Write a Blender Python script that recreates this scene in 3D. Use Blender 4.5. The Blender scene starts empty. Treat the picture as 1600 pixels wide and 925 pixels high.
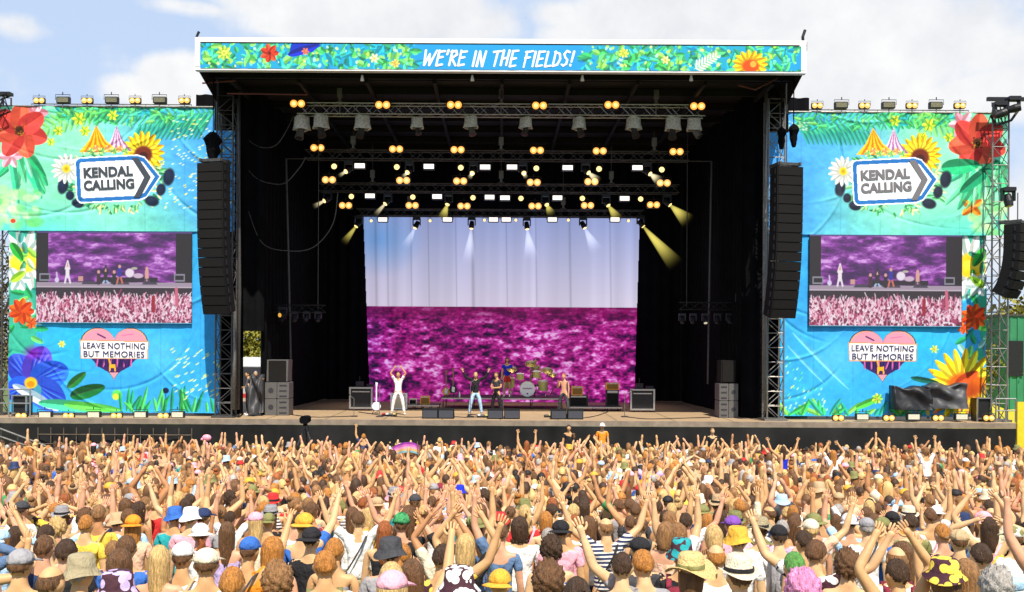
import bpy, math, random
import numpy as np
from mathutils import Vector, Matrix
R = math.radians
random.seed(7)
rng = np.random.default_rng(7)
SC = bpy.context.scene
COL = SC.collection

# ---------------------------------------------------------------- camera, sky, sun, exposure
F, CX, CY, EYE, ROLL = 1500.0, 782.0, 542.0, 5.3, R(0.32)
cd = bpy.data.cameras.new('camera'); cam = bpy.data.objects.new('camera', cd); COL.objects.link(cam)
SC.camera = cam
cd.sensor_width = 36; cd.lens = F / 1600 * 36
cd.shift_x = 18 / 1600; cd.shift_y = 79.5 / 1600
cd.clip_start = 0.1; cd.clip_end = 6000
cam.location = (0, 0, EYE)
cam.rotation_euler = (Matrix.Rotation(-ROLL, 3, 'Y') @ Matrix.Rotation(R(90), 3, 'X')).to_euler()

SUN_EL, SUN_AZ = R(56), R(11)          # azimuth: behind the camera, towards its right
W = bpy.data.worlds.new("World"); SC.world = W; W.use_nodes = True
SC.view_settings.view_transform = 'Standard'; SC.view_settings.look = 'None'
EXPO = 0.55
SC.view_settings.exposure = EXPO; SC.view_settings.gamma = 1
sd = bpy.data.lights.new('sun', 'SUN'); sd.energy = 4.6; sd.angle = R(0.5); sd.color = (1.0, 0.92, 0.80)
sun = bpy.data.objects.new('sun', sd); COL.objects.link(sun)
_to = Vector((math.sin(SUN_AZ) * math.cos(SUN_EL), -math.cos(SUN_AZ) * math.cos(SUN_EL), math.sin(SUN_EL)))
sun.rotation_euler = _to.to_track_quat('Z', 'Y').to_euler()

def build_world():
    nt = W.node_tree; nd = nt.nodes; lk = nt.links
    nd.clear()
    out = nd.new('ShaderNodeOutputWorld'); bg = nd.new('ShaderNodeBackground'); bg.inputs[1].default_value = 0.10
    lk.new(bg.outputs[0], out.inputs[0])
    sky = nd.new('ShaderNodeTexSky'); sky.sky_type = 'NISHITA'; sky.sun_disc = False
    sky.sun_elevation = SUN_EL; sky.sun_rotation = math.atan2(_to.x, _to.y)
    sky.air_density = 1.0; sky.dust_density = 1.2; sky.ozone_density = 1.2
    tc = nd.new('ShaderNodeTexCoord')
    def math_(op, a, b=None, clamp=False):
        n = nd.new('ShaderNodeMath'); n.operation = op; n.use_clamp = clamp
        for i, v in enumerate((a, b)):
            if v is None: continue
            if hasattr(v, 'is_linked') or hasattr(v, 'links'): lk.new(v, n.inputs[i])
            else: n.inputs[i].default_value = v
        return n.outputs[0]
    # puffy distortion
    def noise(scale, detail, rough=0.55):
        n = nd.new('ShaderNodeTexNoise'); n.inputs['Scale'].default_value = scale
        n.inputs['Detail'].default_value = detail; n.inputs['Roughness'].default_value = rough
        lk.new(tc.outputs['Generated'], n.inputs['Vector']); return n
    n1 = noise(9, 8, 0.6); n2 = noise(3.0, 4, 0.5); n3 = noise(22, 6, 0.6)
    total = math_('MULTIPLY', math_('SUBTRACT', n2.outputs[0], 0.5), 1.0)
    blobs = [(560, 10, 235, 75, 1.15), (700, 45, 130, 50, .7), (450, 40, 90, 30, .8), (1120, 40, 270, 90, 1.15), (1330, 90, 250, 120, 1.0), (290, 120, 75, 38, 1.0),
             (260, 150, 110, 30, .8), (30, 45, 80, 28, .45), (300, 15, 110, 18, .5), (1500, 150, 200, 60, .75), (1600, 330, 120, 160, .5), (870, 20, 60, 30, .5),
             (150, 200, 300, 26, .35), (-500, 60, 300, 90, 1.0), (2100, 60, 300, 140, 1.0), (800, -420, 900, 130, 1.0), (-300, -300, 400, 90, .8)]
    for (px, py, rx, ry, w) in blobs:
        d = Vector(((px - CX) / F, 1, (CY - py) / F)); L = d.length; d.normalize()
        mp = nd.new('ShaderNodeMapping'); mp.vector_type = 'POINT'
        sx, sz = F * L / rx, F * L / ry
        mp.inputs['Scale'].default_value = (sx, sx * .6, sz); mp.inputs['Location'].default_value = (-d.x * sx, -d.y * sx * .6, -d.z * sz)
        lk.new(tc.outputs['Generated'], mp.inputs['Vector'])
        ln = nd.new('ShaderNodeVectorMath'); ln.operation = 'LENGTH'; lk.new(mp.outputs[0], ln.inputs[0])
        v = math_('MULTIPLY', math_('SUBTRACT', 1.25, ln.outputs['Value'], True), w)
        total = math_('MAXIMUM', total, v) if px else v
    total = math_('ADD', total, math_('MULTIPLY', math_('SUBTRACT', n1.outputs[0], 0.5), 1.3))
    mask = nd.new('ShaderNodeMapRange'); mask.interpolation_type = 'SMOOTHSTEP'
    mask.inputs['From Min'].default_value = 0.10; mask.inputs['From Max'].default_value = 0.55
    lk.new(total, mask.inputs['Value'])
    # cloud shading: bright heads, greyer thick middles
    cr = nd.new('ShaderNodeValToRGB')
    cr.color_ramp.elements[0].position = .32; cr.color_ramp.elements[0].color = (5.3, 5.45, 5.8, 1)
    cr.color_ramp.elements[1].position = .66; cr.color_ramp.elements[1].color = (6.9, 6.9, 6.9, 1)
    lk.new(math_('ADD', math_('MULTIPLY', n3.outputs[0], .5), math_('MULTIPLY', n2.outputs[0], .5)), cr.inputs[0])
    # thin high veil whitens the blue
    veil = nd.new('ShaderNodeMixRGB'); veil.inputs[0].default_value = 0.8; veil.inputs[2].default_value = (4.3, 5.3, 7.0, 1)
    lk.new(sky.outputs[0], veil.inputs[1])
    mx = nd.new('ShaderNodeMixRGB'); lk.new(mask.outputs[0], mx.inputs[0]); lk.new(veil.outputs[0], mx.inputs[1]); lk.new(cr.outputs[0], mx.inputs[2])
    lk.new(mx.outputs[0], bg.inputs[0])
build_world()

# ---------------------------------------------------------------- pixel of the photograph + distance -> place
def P(px, py, Y):
    dx, dy = px - CX, py - CY
    c, s = math.cos(ROLL), math.sin(ROLL)
    x, y = dx * c + dy * s, -dx * s + dy * c
    return Vector((x * Y / F, Y, EYE - y * Y / F))
def XZ(px, py, Y):
    v = P(px, py, Y); return v.x, v.z

# ---------------------------------------------------------------- materials
def s2l(c):
    return tuple((x / 12.92 if x <= .04045 else ((x + .055) / 1.055) ** 2.4) for x in c)
def mat(name, color, rough=.7, metal=0, var=.0, scale=8, bump=0, bscale=None, spec=.4, emit=None, estr=0, stretch=None, trans=0):
    m = bpy.data.materials.new(name); m.use_nodes = True; nt = m.node_tree; b = nt.nodes['Principled BSDF']
    b.inputs['Base Color'].default_value = (*color, 1); b.inputs['Roughness'].default_value = rough
    b.inputs['Metallic'].default_value = metal; b.inputs['Specular IOR Level'].default_value = spec
    if emit: b.inputs['Emission Color'].default_value = (*emit, 1); b.inputs['Emission Strength'].default_value = estr
    if var or bump:
        tc = nt.nodes.new('ShaderNodeTexCoord'); mp = nt.nodes.new('ShaderNodeMapping')
        if stretch: mp.inputs['Scale'].default_value = stretch
        nt.links.new(tc.outputs['Object'], mp.inputs[0])
    if var:
        n = nt.nodes.new('ShaderNodeTexNoise'); n.inputs['Scale'].default_value = scale; n.inputs['Detail'].default_value = 5
        nt.links.new(mp.outputs[0], n.inputs['Vector'])
        r = nt.nodes.new('ShaderNodeMapRange'); r.inputs[1].default_value = .3; r.inputs[2].default_value = .7
        r.inputs[3].default_value = 1 - var; r.inputs[4].default_value = 1 + var
        nt.links.new(n.outputs[0], r.inputs[0])
        h = nt.nodes.new('ShaderNodeHueSaturation'); h.inputs['Color'].default_value = (*color, 1)
        nt.links.new(r.outputs[0], h.inputs['Value']); nt.links.new(h.outputs[0], b.inputs['Base Color'])
    if bump:
        n = nt.nodes.new('ShaderNodeTexNoise'); n.inputs['Scale'].default_value = bscale or scale * 2; n.inputs['Detail'].default_value = 4
        nt.links.new(mp.outputs[0], n.inputs['Vector'])
        bp = nt.nodes.new('ShaderNodeBump'); bp.inputs['Strength'].default_value = bump; bp.inputs['Distance'].default_value = .05
        nt.links.new(n.outputs[0], bp.inputs['Height']); nt.links.new(bp.outputs[0], b.inputs['Normal'])
    return m
def lamp_mat(name, color, strength, base=(.8, .7, .5)):
    return mat(name, base, .4, emit=color, estr=strength)
def art_mat(name, emission=0.0, rough=.55, diffuse=1.0):
    m = bpy.data.materials.new(name); m.use_nodes = True; nt = m.node_tree; b = nt.nodes['Principled BSDF']
    a = nt.nodes.new('ShaderNodeAttribute'); a.attribute_name = 'art'
    b.inputs['Roughness'].default_value = rough; b.inputs['Specular IOR Level'].default_value = .25
    if emission:
        nt.links.new(a.outputs['Color'], b.inputs['Emission Color']); b.inputs['Emission Strength'].default_value = emission
        b.inputs['Base Color'].default_value = (.02, .02, .02, 1)
    else:
        nt.links.new(a.outputs['Color'], b.inputs['Base Color'])
    return m
M = {}
M['black_cloth'] = mat('black_cloth', (.004, .004, .005), .95, var=.35, scale=1.5, bump=.5, bscale=3, spec=.1)
M['black_metal'] = mat('black_metal', (.02, .02, .022), .45, .3, var=.2, scale=12)
M['speaker_box'] = mat('speaker_box', (.008, .008, .0085), .8, var=.2, scale=20, spec=.2)
M['speaker_grille'] = mat('speaker_grille', (.012, .011, .0105), .9, var=.3, scale=60, spec=.15)
M['side_box'] = mat('side_box', (.10, .095, .09), .6, var=.2, scale=20)
M['alloy'] = mat('alloy', (.45, .44, .42), .35, .85, var=.15, scale=20)
M['dark_alloy'] = mat('dark_alloy', (.09, .085, .08), .5, .6, var=.25, scale=15)
M['steel'] = mat('steel', (.22, .21, .19), .5, .7, var=.25, scale=15)
M['rust_steel'] = mat('rust_steel', (.16, .05, .035), .6, .3, var=.3, scale=15)
M['deck'] = mat('deck', (.36, .25, .145), .75, var=.18, scale=1.2, bump=.15, bscale=20, stretch=(1, 4, 1))
M['deck_edge'] = mat('deck_edge', (.24, .19, .14), .7, var=.25, scale=3)
M['skirt'] = mat('skirt', (.014, .014, .014), .85, var=.5, scale=.7, bump=.6, bscale=1.6, spec=.2)
M['white_pvc'] = mat('white_pvc', (.78, .78, .78), .5, var=.06, scale=2)
M['roof_inside'] = mat('roof_inside', (.005, .005, .006), .8, var=.3, scale=2)
M['white_cover'] = mat('white_cover', (.72, .70, .66), .5, var=.3, scale=14, bump=1.0, bscale=18)
M['glass_lens'] = mat('glass_lens', (.05, .05, .06), .15, .2)
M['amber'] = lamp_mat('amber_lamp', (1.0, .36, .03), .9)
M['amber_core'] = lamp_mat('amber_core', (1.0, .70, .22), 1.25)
M['white_lamp'] = lamp_mat('strobe_lamp', (1.0, .90, .84), 1.1)
M['round_lamp'] = lamp_mat('round_lamp', (1.0, .70, .26), 1.1)
M['off_lamp'] = mat('off_lamp', (.42, .38, .22), .3, var=.2, scale=30)
M['pale_lamp'] = mat('pale_lamp', (.75, .72, .55), .3, emit=(1, .95, .7), estr=.35)
M['day_amber'] = lamp_mat('day_amber', (1.0, .50, .08), .55, (.5, .3, .08))
M['orange_vinyl'] = mat('orange_vinyl', (.85, .36, .03), .5, var=.15, scale=15)
M['cream'] = mat('cream', (.7, .6, .42), .6, var=.1)
M['wood'] = mat('wood', (.28, .14, .06), .5, var=.3, scale=6, stretch=(1, 1, 6))
M['white'] = mat('white_paint', (.8, .8, .8), .4, var=.05)
M['red'] = mat('red_paint', (.5, .03, .03), .5, var=.15)
M['blue_white'] = mat('pale_lacquer', (.7, .72, .85), .3)
M['cymbal'] = mat('cymbal', (.75, .6, .25), .25, .9)
M['shell_yellow'] = mat('drum_shell', (.62, .56, .18), .3)
M['mesh_art'] = art_mat('printed_scrim', rough=.7)
M['lettering'] = mat('lettering_white', (.85, .85, .85), .5)
M['dark_ink'] = mat('lettering_dark', (.045, .055, .07), .5)
M['grey_ink'] = mat('lettering_grey', (.16, .15, .16), .5)
M['navy_ink'] = mat('lettering_navy', (.03, .03, .14), .5)
M['screen'] = art_mat('led_screen', emission=0.70)
M['backdrop'] = art_mat('led_backdrop', emission=0.62)
M['grass'] = mat('grass', (.09, .12, .03), .9, var=.4, scale=.6, bump=.4, bscale=4)
M['leaf'] = mat('leaf', (.07, .10, .02), .7, var=.45, scale=.5)
M['bark'] = mat('bark', (.12, .09, .06), .9, var=.3, scale=4)
M['green_metal'] = mat('green_metal', (.03, .20, .09), .6, var=.15, scale=1)
M['yellow_ply'] = mat('yellow_ply', (.75, .52, .02), .6, var=.1)

# ---------------------------------------------------------------- mesh helpers
class MB:
    def __init__(s): s.v = []; s.f = []; s.mi = []; s.cur = 0
    def add(s, vs, fs):
        o = len(s.v); s.v += [tuple(v) for v in vs]; s.f += [tuple(i + o for i in f) for f in fs]; s.mi += [s.cur] * len(fs)
        return s
    def box(s, c, size, rot=None, taper=None):
        hx, hy, hz = size[0] / 2, size[1] / 2, size[2] / 2
        vs = [Vector((x * hx, y * hy, z * hz)) for z in (-1, 1) for y in (-1, 1) for x in (-1, 1)]
        if taper:
            for v in vs:
                if v.z > 0: v.x *= taper; v.y *= taper
        if rot is not None:
            m = rot if isinstance(rot, Matrix) else Matrix.Rotation(rot, 3, 'Z'); vs = [m @ v for v in vs]
        c = Vector(c); vs = [v + c for v in vs]
        return s.add(vs, [(0, 2, 3, 1), (4, 5, 7, 6), (0, 1, 5, 4), (2, 6, 7, 3), (0, 4, 6, 2), (1, 3, 7, 5)])
    def bevbox(s, c, size, b=.02):
        # box with chamfered vertical (Y-axis) profile corners
        hx, hy, hz = size[0] / 2, size[1] / 2, size[2] / 2
        pr = [(-hx + b, -hz), (hx - b, -hz), (hx, -hz + b), (hx, hz - b), (hx - b, hz), (-hx + b, hz), (-hx, hz - b), (-hx, -hz + b)]
        return s.prism([(c[0] + x, c[2] + z) for x, z in pr], c[1] - hy, c[1] + hy)
    def prism(s, pts, y0, y1):
        n = len(pts); vs = [(x, y0, z) for x, z in pts] + [(x, y1, z) for x, z in pts]
        return s.add(vs, [tuple(range(n)), tuple(range(2 * n - 1, n - 1, -1))] + [(i, i + n, (i + 1) % n + n, (i + 1) % n) for i in range(n)])
    def prism_x(s, pts, x0, x1):
        n = len(pts); vs = [(x0, y, z) for y, z in pts] + [(x1, y, z) for y, z in pts]
        return s.add(vs, [tuple(range(n)), tuple(range(2 * n - 1, n - 1, -1))] + [(i, i + n, (i + 1) % n + n, (i + 1) % n) for i in range(n)])
    def cone(s, p0, p1, r0, r1, n=12):
        p0, p1 = Vector(p0), Vector(p1); d = (p1 - p0).normalized(); a = d.orthogonal().normalized(); b = d.cross(a)
        vs = []
        for p, r in ((p0, r0), (p1, r1)):
            for i in range(n):
                t = 2 * math.pi * i / n; vs.append(p + a * (r * math.cos(t)) + b * (r * math.sin(t)))
        return s.add(vs, [tuple(range(n - 1, -1, -1)), tuple(range(n, 2 * n))] + [(i, (i + 1) % n, (i + 1) % n + n, i + n) for i in range(n)])
    def cyl(s, p0, p1, r, n=8): return s.cone(p0, p1, r, r, n)
    def tube(s, pts, r, n=6):
        pts = [Vector(p) for p in pts]; base = len(s.v); rings = []
        ref = None
        for i, p in enumerate(pts):
            d = (pts[min(i + 1, len(pts) - 1)] - pts[max(i - 1, 0)]).normalized()
            if ref is None: ref = d.orthogonal().normalized()
            a = (ref - d * ref.dot(d)).normalized(); ref = a; b = d.cross(a)
            rr = r[i] if isinstance(r, (list, tuple)) else r
            rings.append([p + a * (rr * math.cos(2 * math.pi * k / n)) + b * (rr * math.sin(2 * math.pi * k / n)) for k in range(n)])
        vs = [v for q in rings for v in q]; fs = []
        for i in range(len(pts) - 1):
            for k in range(n): fs.append((i * n + k, i * n + (k + 1) % n, (i + 1) * n + (k + 1) % n, (i + 1) * n + k))
        fs.append(tuple(range(n - 1, -1, -1))); fs.append(tuple((len(pts) - 1) * n + k for k in range(n)))
        return s.add(vs, fs)
    def sphere(s, c, r, nu=12, nv=8):
        c = Vector(c); rr = r if hasattr(r, '__len__') else (r, r, r); vs = []; fs = []
        for j in range(nv + 1):
            t = math.pi * j / nv
            for i in range(nu):
                p = 2 * math.pi * i / nu
                vs.append(c + Vector((rr[0] * math.sin(t) * math.cos(p), rr[1] * math.sin(t) * math.sin(p), rr[2] * math.cos(t))))
        for j in range(nv):
            for i in range(nu): fs.append((j * nu + i, (j + 1) * nu + i, (j + 1) * nu + (i + 1) % nu, j * nu + (i + 1) % nu))
        return s.add(vs, fs)
    def build(s, name, m, parent=None, smooth=False):
        me = bpy.data.meshes.new(name); me.from_pydata(s.v, [], s.f)
        for x in (m if isinstance(m, (list, tuple)) else [m]): me.materials.append(x)
        if any(s.mi): me.polygons.foreach_set('material_index', s.mi)
        if smooth: me.polygons.foreach_set('use_smooth', [True] * len(me.polygons))
        me.update(); o = bpy.data.objects.new(name, me); COL.objects.link(o)
        attach(o, parent)
        return o
ABS = set()
def attach(o, parent):
    # parts modelled in place hang from a base Empty without moving
    if parent is None: return
    o.parent = parent
    if parent.name in ABS: o.matrix_parent_inverse = Matrix.Translation(-parent.location)
def tag(o, label=None, cat=None, group=None, kind=None):
    if label: o['label'] = label
    if cat: o['category'] = cat
    if group: o['group'] = group
    if kind: o['kind'] = kind
    return o
def empty(name, loc=(0, 0, 0), label=None, cat=None, group=None, rz=0, ab=False):
    o = bpy.data.objects.new(name, None); COL.objects.link(o); o.location = loc; o.rotation_euler.z = rz
    o.empty_display_size = .2
    if ab: ABS.add(o.name)
    return tag(o, label, cat, group)
def kids(o): return [c for c in COL.objects if c.parent is o]
def dup(root, loc, label, rz=None, tree=None):
    r = root.copy(); COL.objects.link(r); r.location = loc; r['label'] = label
    if rz is not None: r.rotation_euler = (0, 0, rz)
    def rec(src, dst):
        for ch in TREE.get(src.name, []):
            c = ch.copy(); COL.objects.link(c); c.parent = dst; rec(ch, c)
    TREE.clear()
    for o in COL.objects:
        if o.parent: TREE.setdefault(o.parent.name, []).append(o)
    rec(root, r); return r
TREE = {}
ORD = ['first', 'second', 'third', 'fourth', 'fifth', 'sixth', 'seventh', 'eighth', 'ninth', 'tenth', 'eleventh', 'twelfth']

def truss_mb(p0, p1, w, h, step=.5, rc=.025, rb=.012, mb=None):
    """box truss between two points: four chords and zig-zag braces on its faces"""
    mb = mb or MB(); p0, p1 = Vector(p0), Vector(p1); d = (p1 - p0); L = d.length; d.normalize()
    if abs(d.z) > .9: a, b = Vector((1, 0, 0)), Vector((0, 1, 0))
    else: a = Vector((0, 0, 1)).cross(d).normalized(); b = Vector((0, 0, 1))
    cs = [a * (sx * w / 2) + b * (sz * h / 2) for sx, sz in ((-1, -1), (1, -1), (1, 1), (-1, 1))]
    for c in cs: mb.cyl(p0 + c, p1 + c, rc, 6)
    n = max(2, int(round(L / step)))
    for f in range(4):
        c0, c1 = cs[f], cs[(f + 1) % 4]
        for i in range(n):
            q0, q1 = p0 + d * (L * i / n), p0 + d * (L * (i + 1) / n)
            u, v = (c0, c1) if i % 2 == 0 else (c1, c0)
            mb.cyl(q0 + u, q1 + v, rb, 4)
    return mb

# ---------------------------------------------------------------- painter for prints and LED pictures (numpy -> colour attribute of a fine cloth mesh)
def vnoise(h, w, cells_y, cells_x, seed):
    g = np.random.default_rng(seed).random((cells_y + 2, cells_x + 2))
    y = np.linspace(0, cells_y, h, endpoint=False); x = np.linspace(0, cells_x, w, endpoint=False)
    yi, xi = y.astype(int), x.astype(int); fy, fx = y - yi, x - xi
    fy = fy * fy * (3 - 2 * fy); fx = fx * fx * (3 - 2 * fx)
    a = g[yi][:, xi]; b = g[yi][:, xi + 1]; c = g[yi + 1][:, xi]; d = g[yi + 1][:, xi + 1]
    return (a * (1 - fx) + b * fx) * (1 - fy)[:, None] + (c * (1 - fx) + d * fx) * fy[:, None]
def fbm(h, w, cy, cx, seed, oct=4, gain=.5):
    t = np.zeros((h, w)); a = 1; s = 0
    for i in range(oct):
        t += a * vnoise(h, w, max(1, int(cy * 2 ** i)), max(1, int(cx * 2 ** i)), seed + i * 31); s += a; a *= gain
    return t / s
class Art:
    def __init__(s, x0, y0, x1, y1, k, bg=(1, 1, 1)):
        s.b = (x0, y0, x1, y1); s.w, s.h = int((x1 - x0) * k) + 1, int((y1 - y0) * k) + 1
        s.X, s.Y = np.meshgrid(np.linspace(x0, x1, s.w), np.linspace(y0, y1, s.h))
        s.A = np.ones((s.h, s.w, 3)) * np.array(bg); s.mask = None; s.r = np.random.default_rng(int(x0 * 7 + y0))
    def put(s, m, col, a=1.0):
        m = np.clip(m * a, 0, 1)[..., None]; s.A = s.A * (1 - m) + np.array(col) * m
    def sub(s, x0, y0, x1, y1):
        X, Y = s.X[0], s.Y[:, 0]
        i0, i1 = np.searchsorted(X, x0), np.searchsorted(X, x1); j0, j1 = np.searchsorted(Y, y0), np.searchsorted(Y, y1)
        return slice(max(0, j0), max(0, j1)), slice(max(0, i0), max(0, i1))
    def ell(s, cx, cy, rx, ry, col, a=1.0, ang=0.0, soft=.15):
        r = max(rx, ry) * (1 + soft) + 1; sl = s.sub(cx - r, cy - r, cx + r, cy + r)
        X, Y = s.X[sl] - cx, s.Y[sl] - cy
        if X.size == 0: return
        c, n = math.cos(ang), math.sin(ang); u, v = (X * c + Y * n) / rx, (-X * n + Y * c) / ry
        d = np.sqrt(u * u + v * v); m = np.clip((1 + soft - d) / (2 * soft), 0, 1)[..., None] * a
        s.A[sl] = s.A[sl] * (1 - m) + np.array(col) * m
    def leaf(s, x0, y0, x1, y1, w, col, a=1.0, vein=None):
        L = math.hypot(x1 - x0, y1 - y0) + 1e-6; r = w + L
        sl = s.sub(min(x0, x1) - w, min(y0, y1) - w, max(x0, x1) + w, max(y0, y1) + w)
        X, Y = s.X[sl] - x0, s.Y[sl] - y0
        if X.size == 0: return
        dx, dy = (x1 - x0) / L, (y1 - y0) / L; t = (X * dx + Y * dy) / L; q = np.abs(-X * dy + Y * dx)
        hw = w * np.sqrt(np.clip(4 * t * (1 - t), 0, 1)) * (1 - .25 * t)
        m = (np.clip(hw - q + .5, 0, 1) * ((t > 0) & (t < 1)))[..., None] * a
        shade = (1 + .22 * np.sign(-X * dy + Y * dx) * (q > .3) )[..., None]
        s.A[sl] = s.A[sl] * (1 - m) + np.clip(np.array(col) * shade, 0, 1) * m
        if vein is not None:
            mv = (np.clip(.8 - q, 0, 1) * ((t > 0.02) & (t < .95)))[..., None] * .7; s.A[sl] = s.A[sl] * (1 - mv) + np.array(vein) * mv
    def poly(s, pts, col, a=1.0):
        xs = [p[0] for p in pts]; ys = [p[1] for p in pts]
        sl = s.sub(min(xs) - 1, min(ys) - 1, max(xs) + 1, max(ys) + 1); X, Y = s.X[sl], s.Y[sl]
        if X.size == 0: return
        ins = np.zeros(X.shape, bool); n = len(pts)
        for i in range(n):
            ax, ay = pts[i]; bx, by = pts[(i + 1) % n]
            if ay == by: continue
            ins ^= ((ay > Y) != (by > Y)) & (X < (bx - ax) * (Y - ay) / (by - ay) + ax)
        m = ins[..., None] * a; s.A[sl] = s.A[sl] * (1 - m) + np.array(col) * m
    def line(s, pts, w, col, a=1.0):
        for (x0, y0), (x1, y1) in zip(pts, pts[1:]):
            sl = s.sub(min(x0, x1) - w - 1, min(y0, y1) - w - 1, max(x0, x1) + w + 1, max(y0, y1) + w + 1)
            X, Y = s.X[sl], s.Y[sl]
            if X.size == 0: continue
            dx, dy = x1 - x0, y1 - y0; L2 = dx * dx + dy * dy + 1e-9
            t = np.clip(((X - x0) * dx + (Y - y0) * dy) / L2, 0, 1); d = np.hypot(X - x0 - t * dx, Y - y0 - t * dy)
            m = np.clip(w / 2 - d + .5, 0, 1)[..., None] * a; s.A[sl] = s.A[sl] * (1 - m) + np.array(col) * m
    def flower(s, cx, cy, r, n, col, col2, ctr=None, cr=.2, width=.33, rot=0, sq=1.0):
        for k in range(n):
            t = 2 * math.pi * k / n + rot; ex, ey = cx + r * math.cos(t), cy + r * math.sin(t) * sq
            s.leaf(cx, cy, ex, ey, r * width, col if k % 2 else col2, vein=tuple(min(1, c * 1.15 + .05) for c in col))
        if ctr is not None:
            s.ell(cx, cy, r * cr, r * cr, ctr); s.ell(cx, cy, r * cr * .5, r * cr * .5, tuple(c * .75 for c in ctr), soft=.5)
    def frond(s, x0, y0, x1, y1, n, L, w, col, a=1.0, side=0, a0=.9):
        ang = math.atan2(y1 - y0, x1 - x0)
        s.line([(x0, y0), (x1, y1)], w * .5, col, a)
        for i in range(n):
            t = (i + .5) / n; bx, by = x0 + (x1 - x0) * t, y0 + (y1 - y0) * t; l = L * (1 - .5 * t)
            for sg in ((-1, 1) if side == 0 else (side,)):
                q = ang + sg * a0; s.leaf(bx, by, bx + l * math.cos(q), by + l * math.sin(q), w, col, a)
    def scatter(s, x0, y0, x1, y1, n, r, cols, a=.8, ang=None, asp=.5):
        for i in range(n):
            q = s.r.random() * 6.28 if ang is None else ang + s.r.normal() * .25
            rr = r * (0.6 + .8 * s.r.random())
            s.ell(s.r.uniform(x0, x1), s.r.uniform(y0, y1), rr, rr * asp, cols[s.r.integers(len(cols))], a, q)
    def lin(s):
        A = np.clip(s.A, 0, 1); return np.where(A <= .04045, A / 12.92, ((A + .055) / 1.055) ** 2.4)

class Panel:
    """flat frame at distance Y; photo pixels near (cx,cy) -> place"""
    def __init__(s, cx, cy, Y): s.c = P(cx, cy, Y); s.cx, s.cy, s.Y, s.k = cx, cy, Y, Y / F
    def at(s, px, py, dy=0.0): return Vector((s.c.x + (px - s.cx) * s.k, s.Y + dy, s.c.z - (py - s.cy) * s.k))
def cloth(name, art, panel, m, parent, disp=None, keep=None, thick=0.0):
    """fine cloth mesh carrying the print as a colour attribute; disp(X,Y)->metres towards the crowd"""
    h, w = art.h, art.w
    xs = panel.c.x + (art.X - panel.cx) * panel.k; zs = panel.c.z - (art.Y - panel.cy) * panel.k
    ys = np.full_like(xs, panel.Y) - (disp(art.X, art.Y) if disp else 0)
    co = np.stack([xs, ys, zs], -1).reshape(-1, 3)
    idx = np.arange(h * w).reshape(h, w)
    q = np.stack([idx[1:, :-1], idx[1:, 1:], idx[:-1, 1:], idx[:-1, :-1]], -1)
    if keep is not None: q = q[keep(art.X[:-1, :-1], art.Y[:-1, :-1])]
    q = q.reshape(-1, 4)
    used = np.unique(q); remap = np.zeros(h * w, int); remap[used] = np.arange(len(used))
    return np_mesh(name, co[used], remap[q], m, parent, col=art.lin().reshape(-1, 3)[used], attr='art', smooth=True)
def np_mesh(name, co, q, m, parent=None, col=None, attr='art', smooth=False, link=True, mi=None):
    me = bpy.data.meshes.new(name); nv, nf = len(co), len(q)
    me.vertices.add(nv); me.vertices.foreach_set('co', np.ascontiguousarray(co, np.float32).ravel())
    me.loops.add(nf * 4); me.loops.foreach_set('vertex_index', np.ascontiguousarray(q, np.int32).ravel())
    me.polygons.add(nf); me.polygons.foreach_set('loop_start', np.arange(0, nf * 4, 4, dtype=np.int32))
    if mi is not None: me.polygons.foreach_set('material_index', np.ascontiguousarray(mi, np.int32))
    me.polygons.foreach_set('use_smooth', np.full(nf, smooth))
    me.update(calc_edges=True); me.validate()
    for x in (m if isinstance(m, (list, tuple)) else [m]): me.materials.append(x)
    if col is not None:
        a = me.color_attributes.new(attr, 'FLOAT_COLOR', 'POINT')
        a.data.foreach_set('color', np.concatenate([col, np.ones((nv, 1))], 1).astype(np.float32).ravel())
    if not link: return me
    o = bpy.data.objects.new(name, me); COL.objects.link(o)
    attach(o, parent)
    return o
def text_mesh(name, txt, m, parent, panel, cx, cy, wpx, hpx, dy, ang=0.0, bold=.02, shear=0.0):
    cu = bpy.data.curves.new('t', 'FONT'); cu.body = txt; cu.extrude = .01; cu.offset = bold; cu.shear = shear; cu.space_character = 1.05
    t = bpy.data.objects.new('t', cu); COL.objects.link(t); bpy.context.view_layer.update()
    me = bpy.data.meshes.new_from_object(t.evaluated_get(bpy.context.evaluated_depsgraph_get()))
    bpy.data.objects.remove(t)
    co = np.zeros(len(me.vertices) * 3, np.float32); me.vertices.foreach_get('co', co); co = co.reshape(-1, 3)
    mn, mx = co.min(0), co.max(0); c = (mn + mx) / 2
    sx, sy = wpx * panel.k / (mx[0] - mn[0]), hpx * panel.k / (mx[1] - mn[1])
    X, Zz, D = (co[:, 0] - c[0]) * sx, (co[:, 1] - c[1]) * sy, co[:, 2]
    ca, sa = math.cos(ang), math.sin(ang); o = panel.at(cx, cy, -dy)
    new = np.stack([o.x + X * ca - Zz * sa, o.y - D, o.z + X * sa + Zz * ca], -1)
    me.vertices.foreach_set('co', new.astype(np.float32).ravel()); me.update(); me.name = name
    me.materials.clear(); me.materials.append(m)
    ob = bpy.data.objects.new(name, me); COL.objects.link(ob)
    attach(ob, parent)
    return ob
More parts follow.
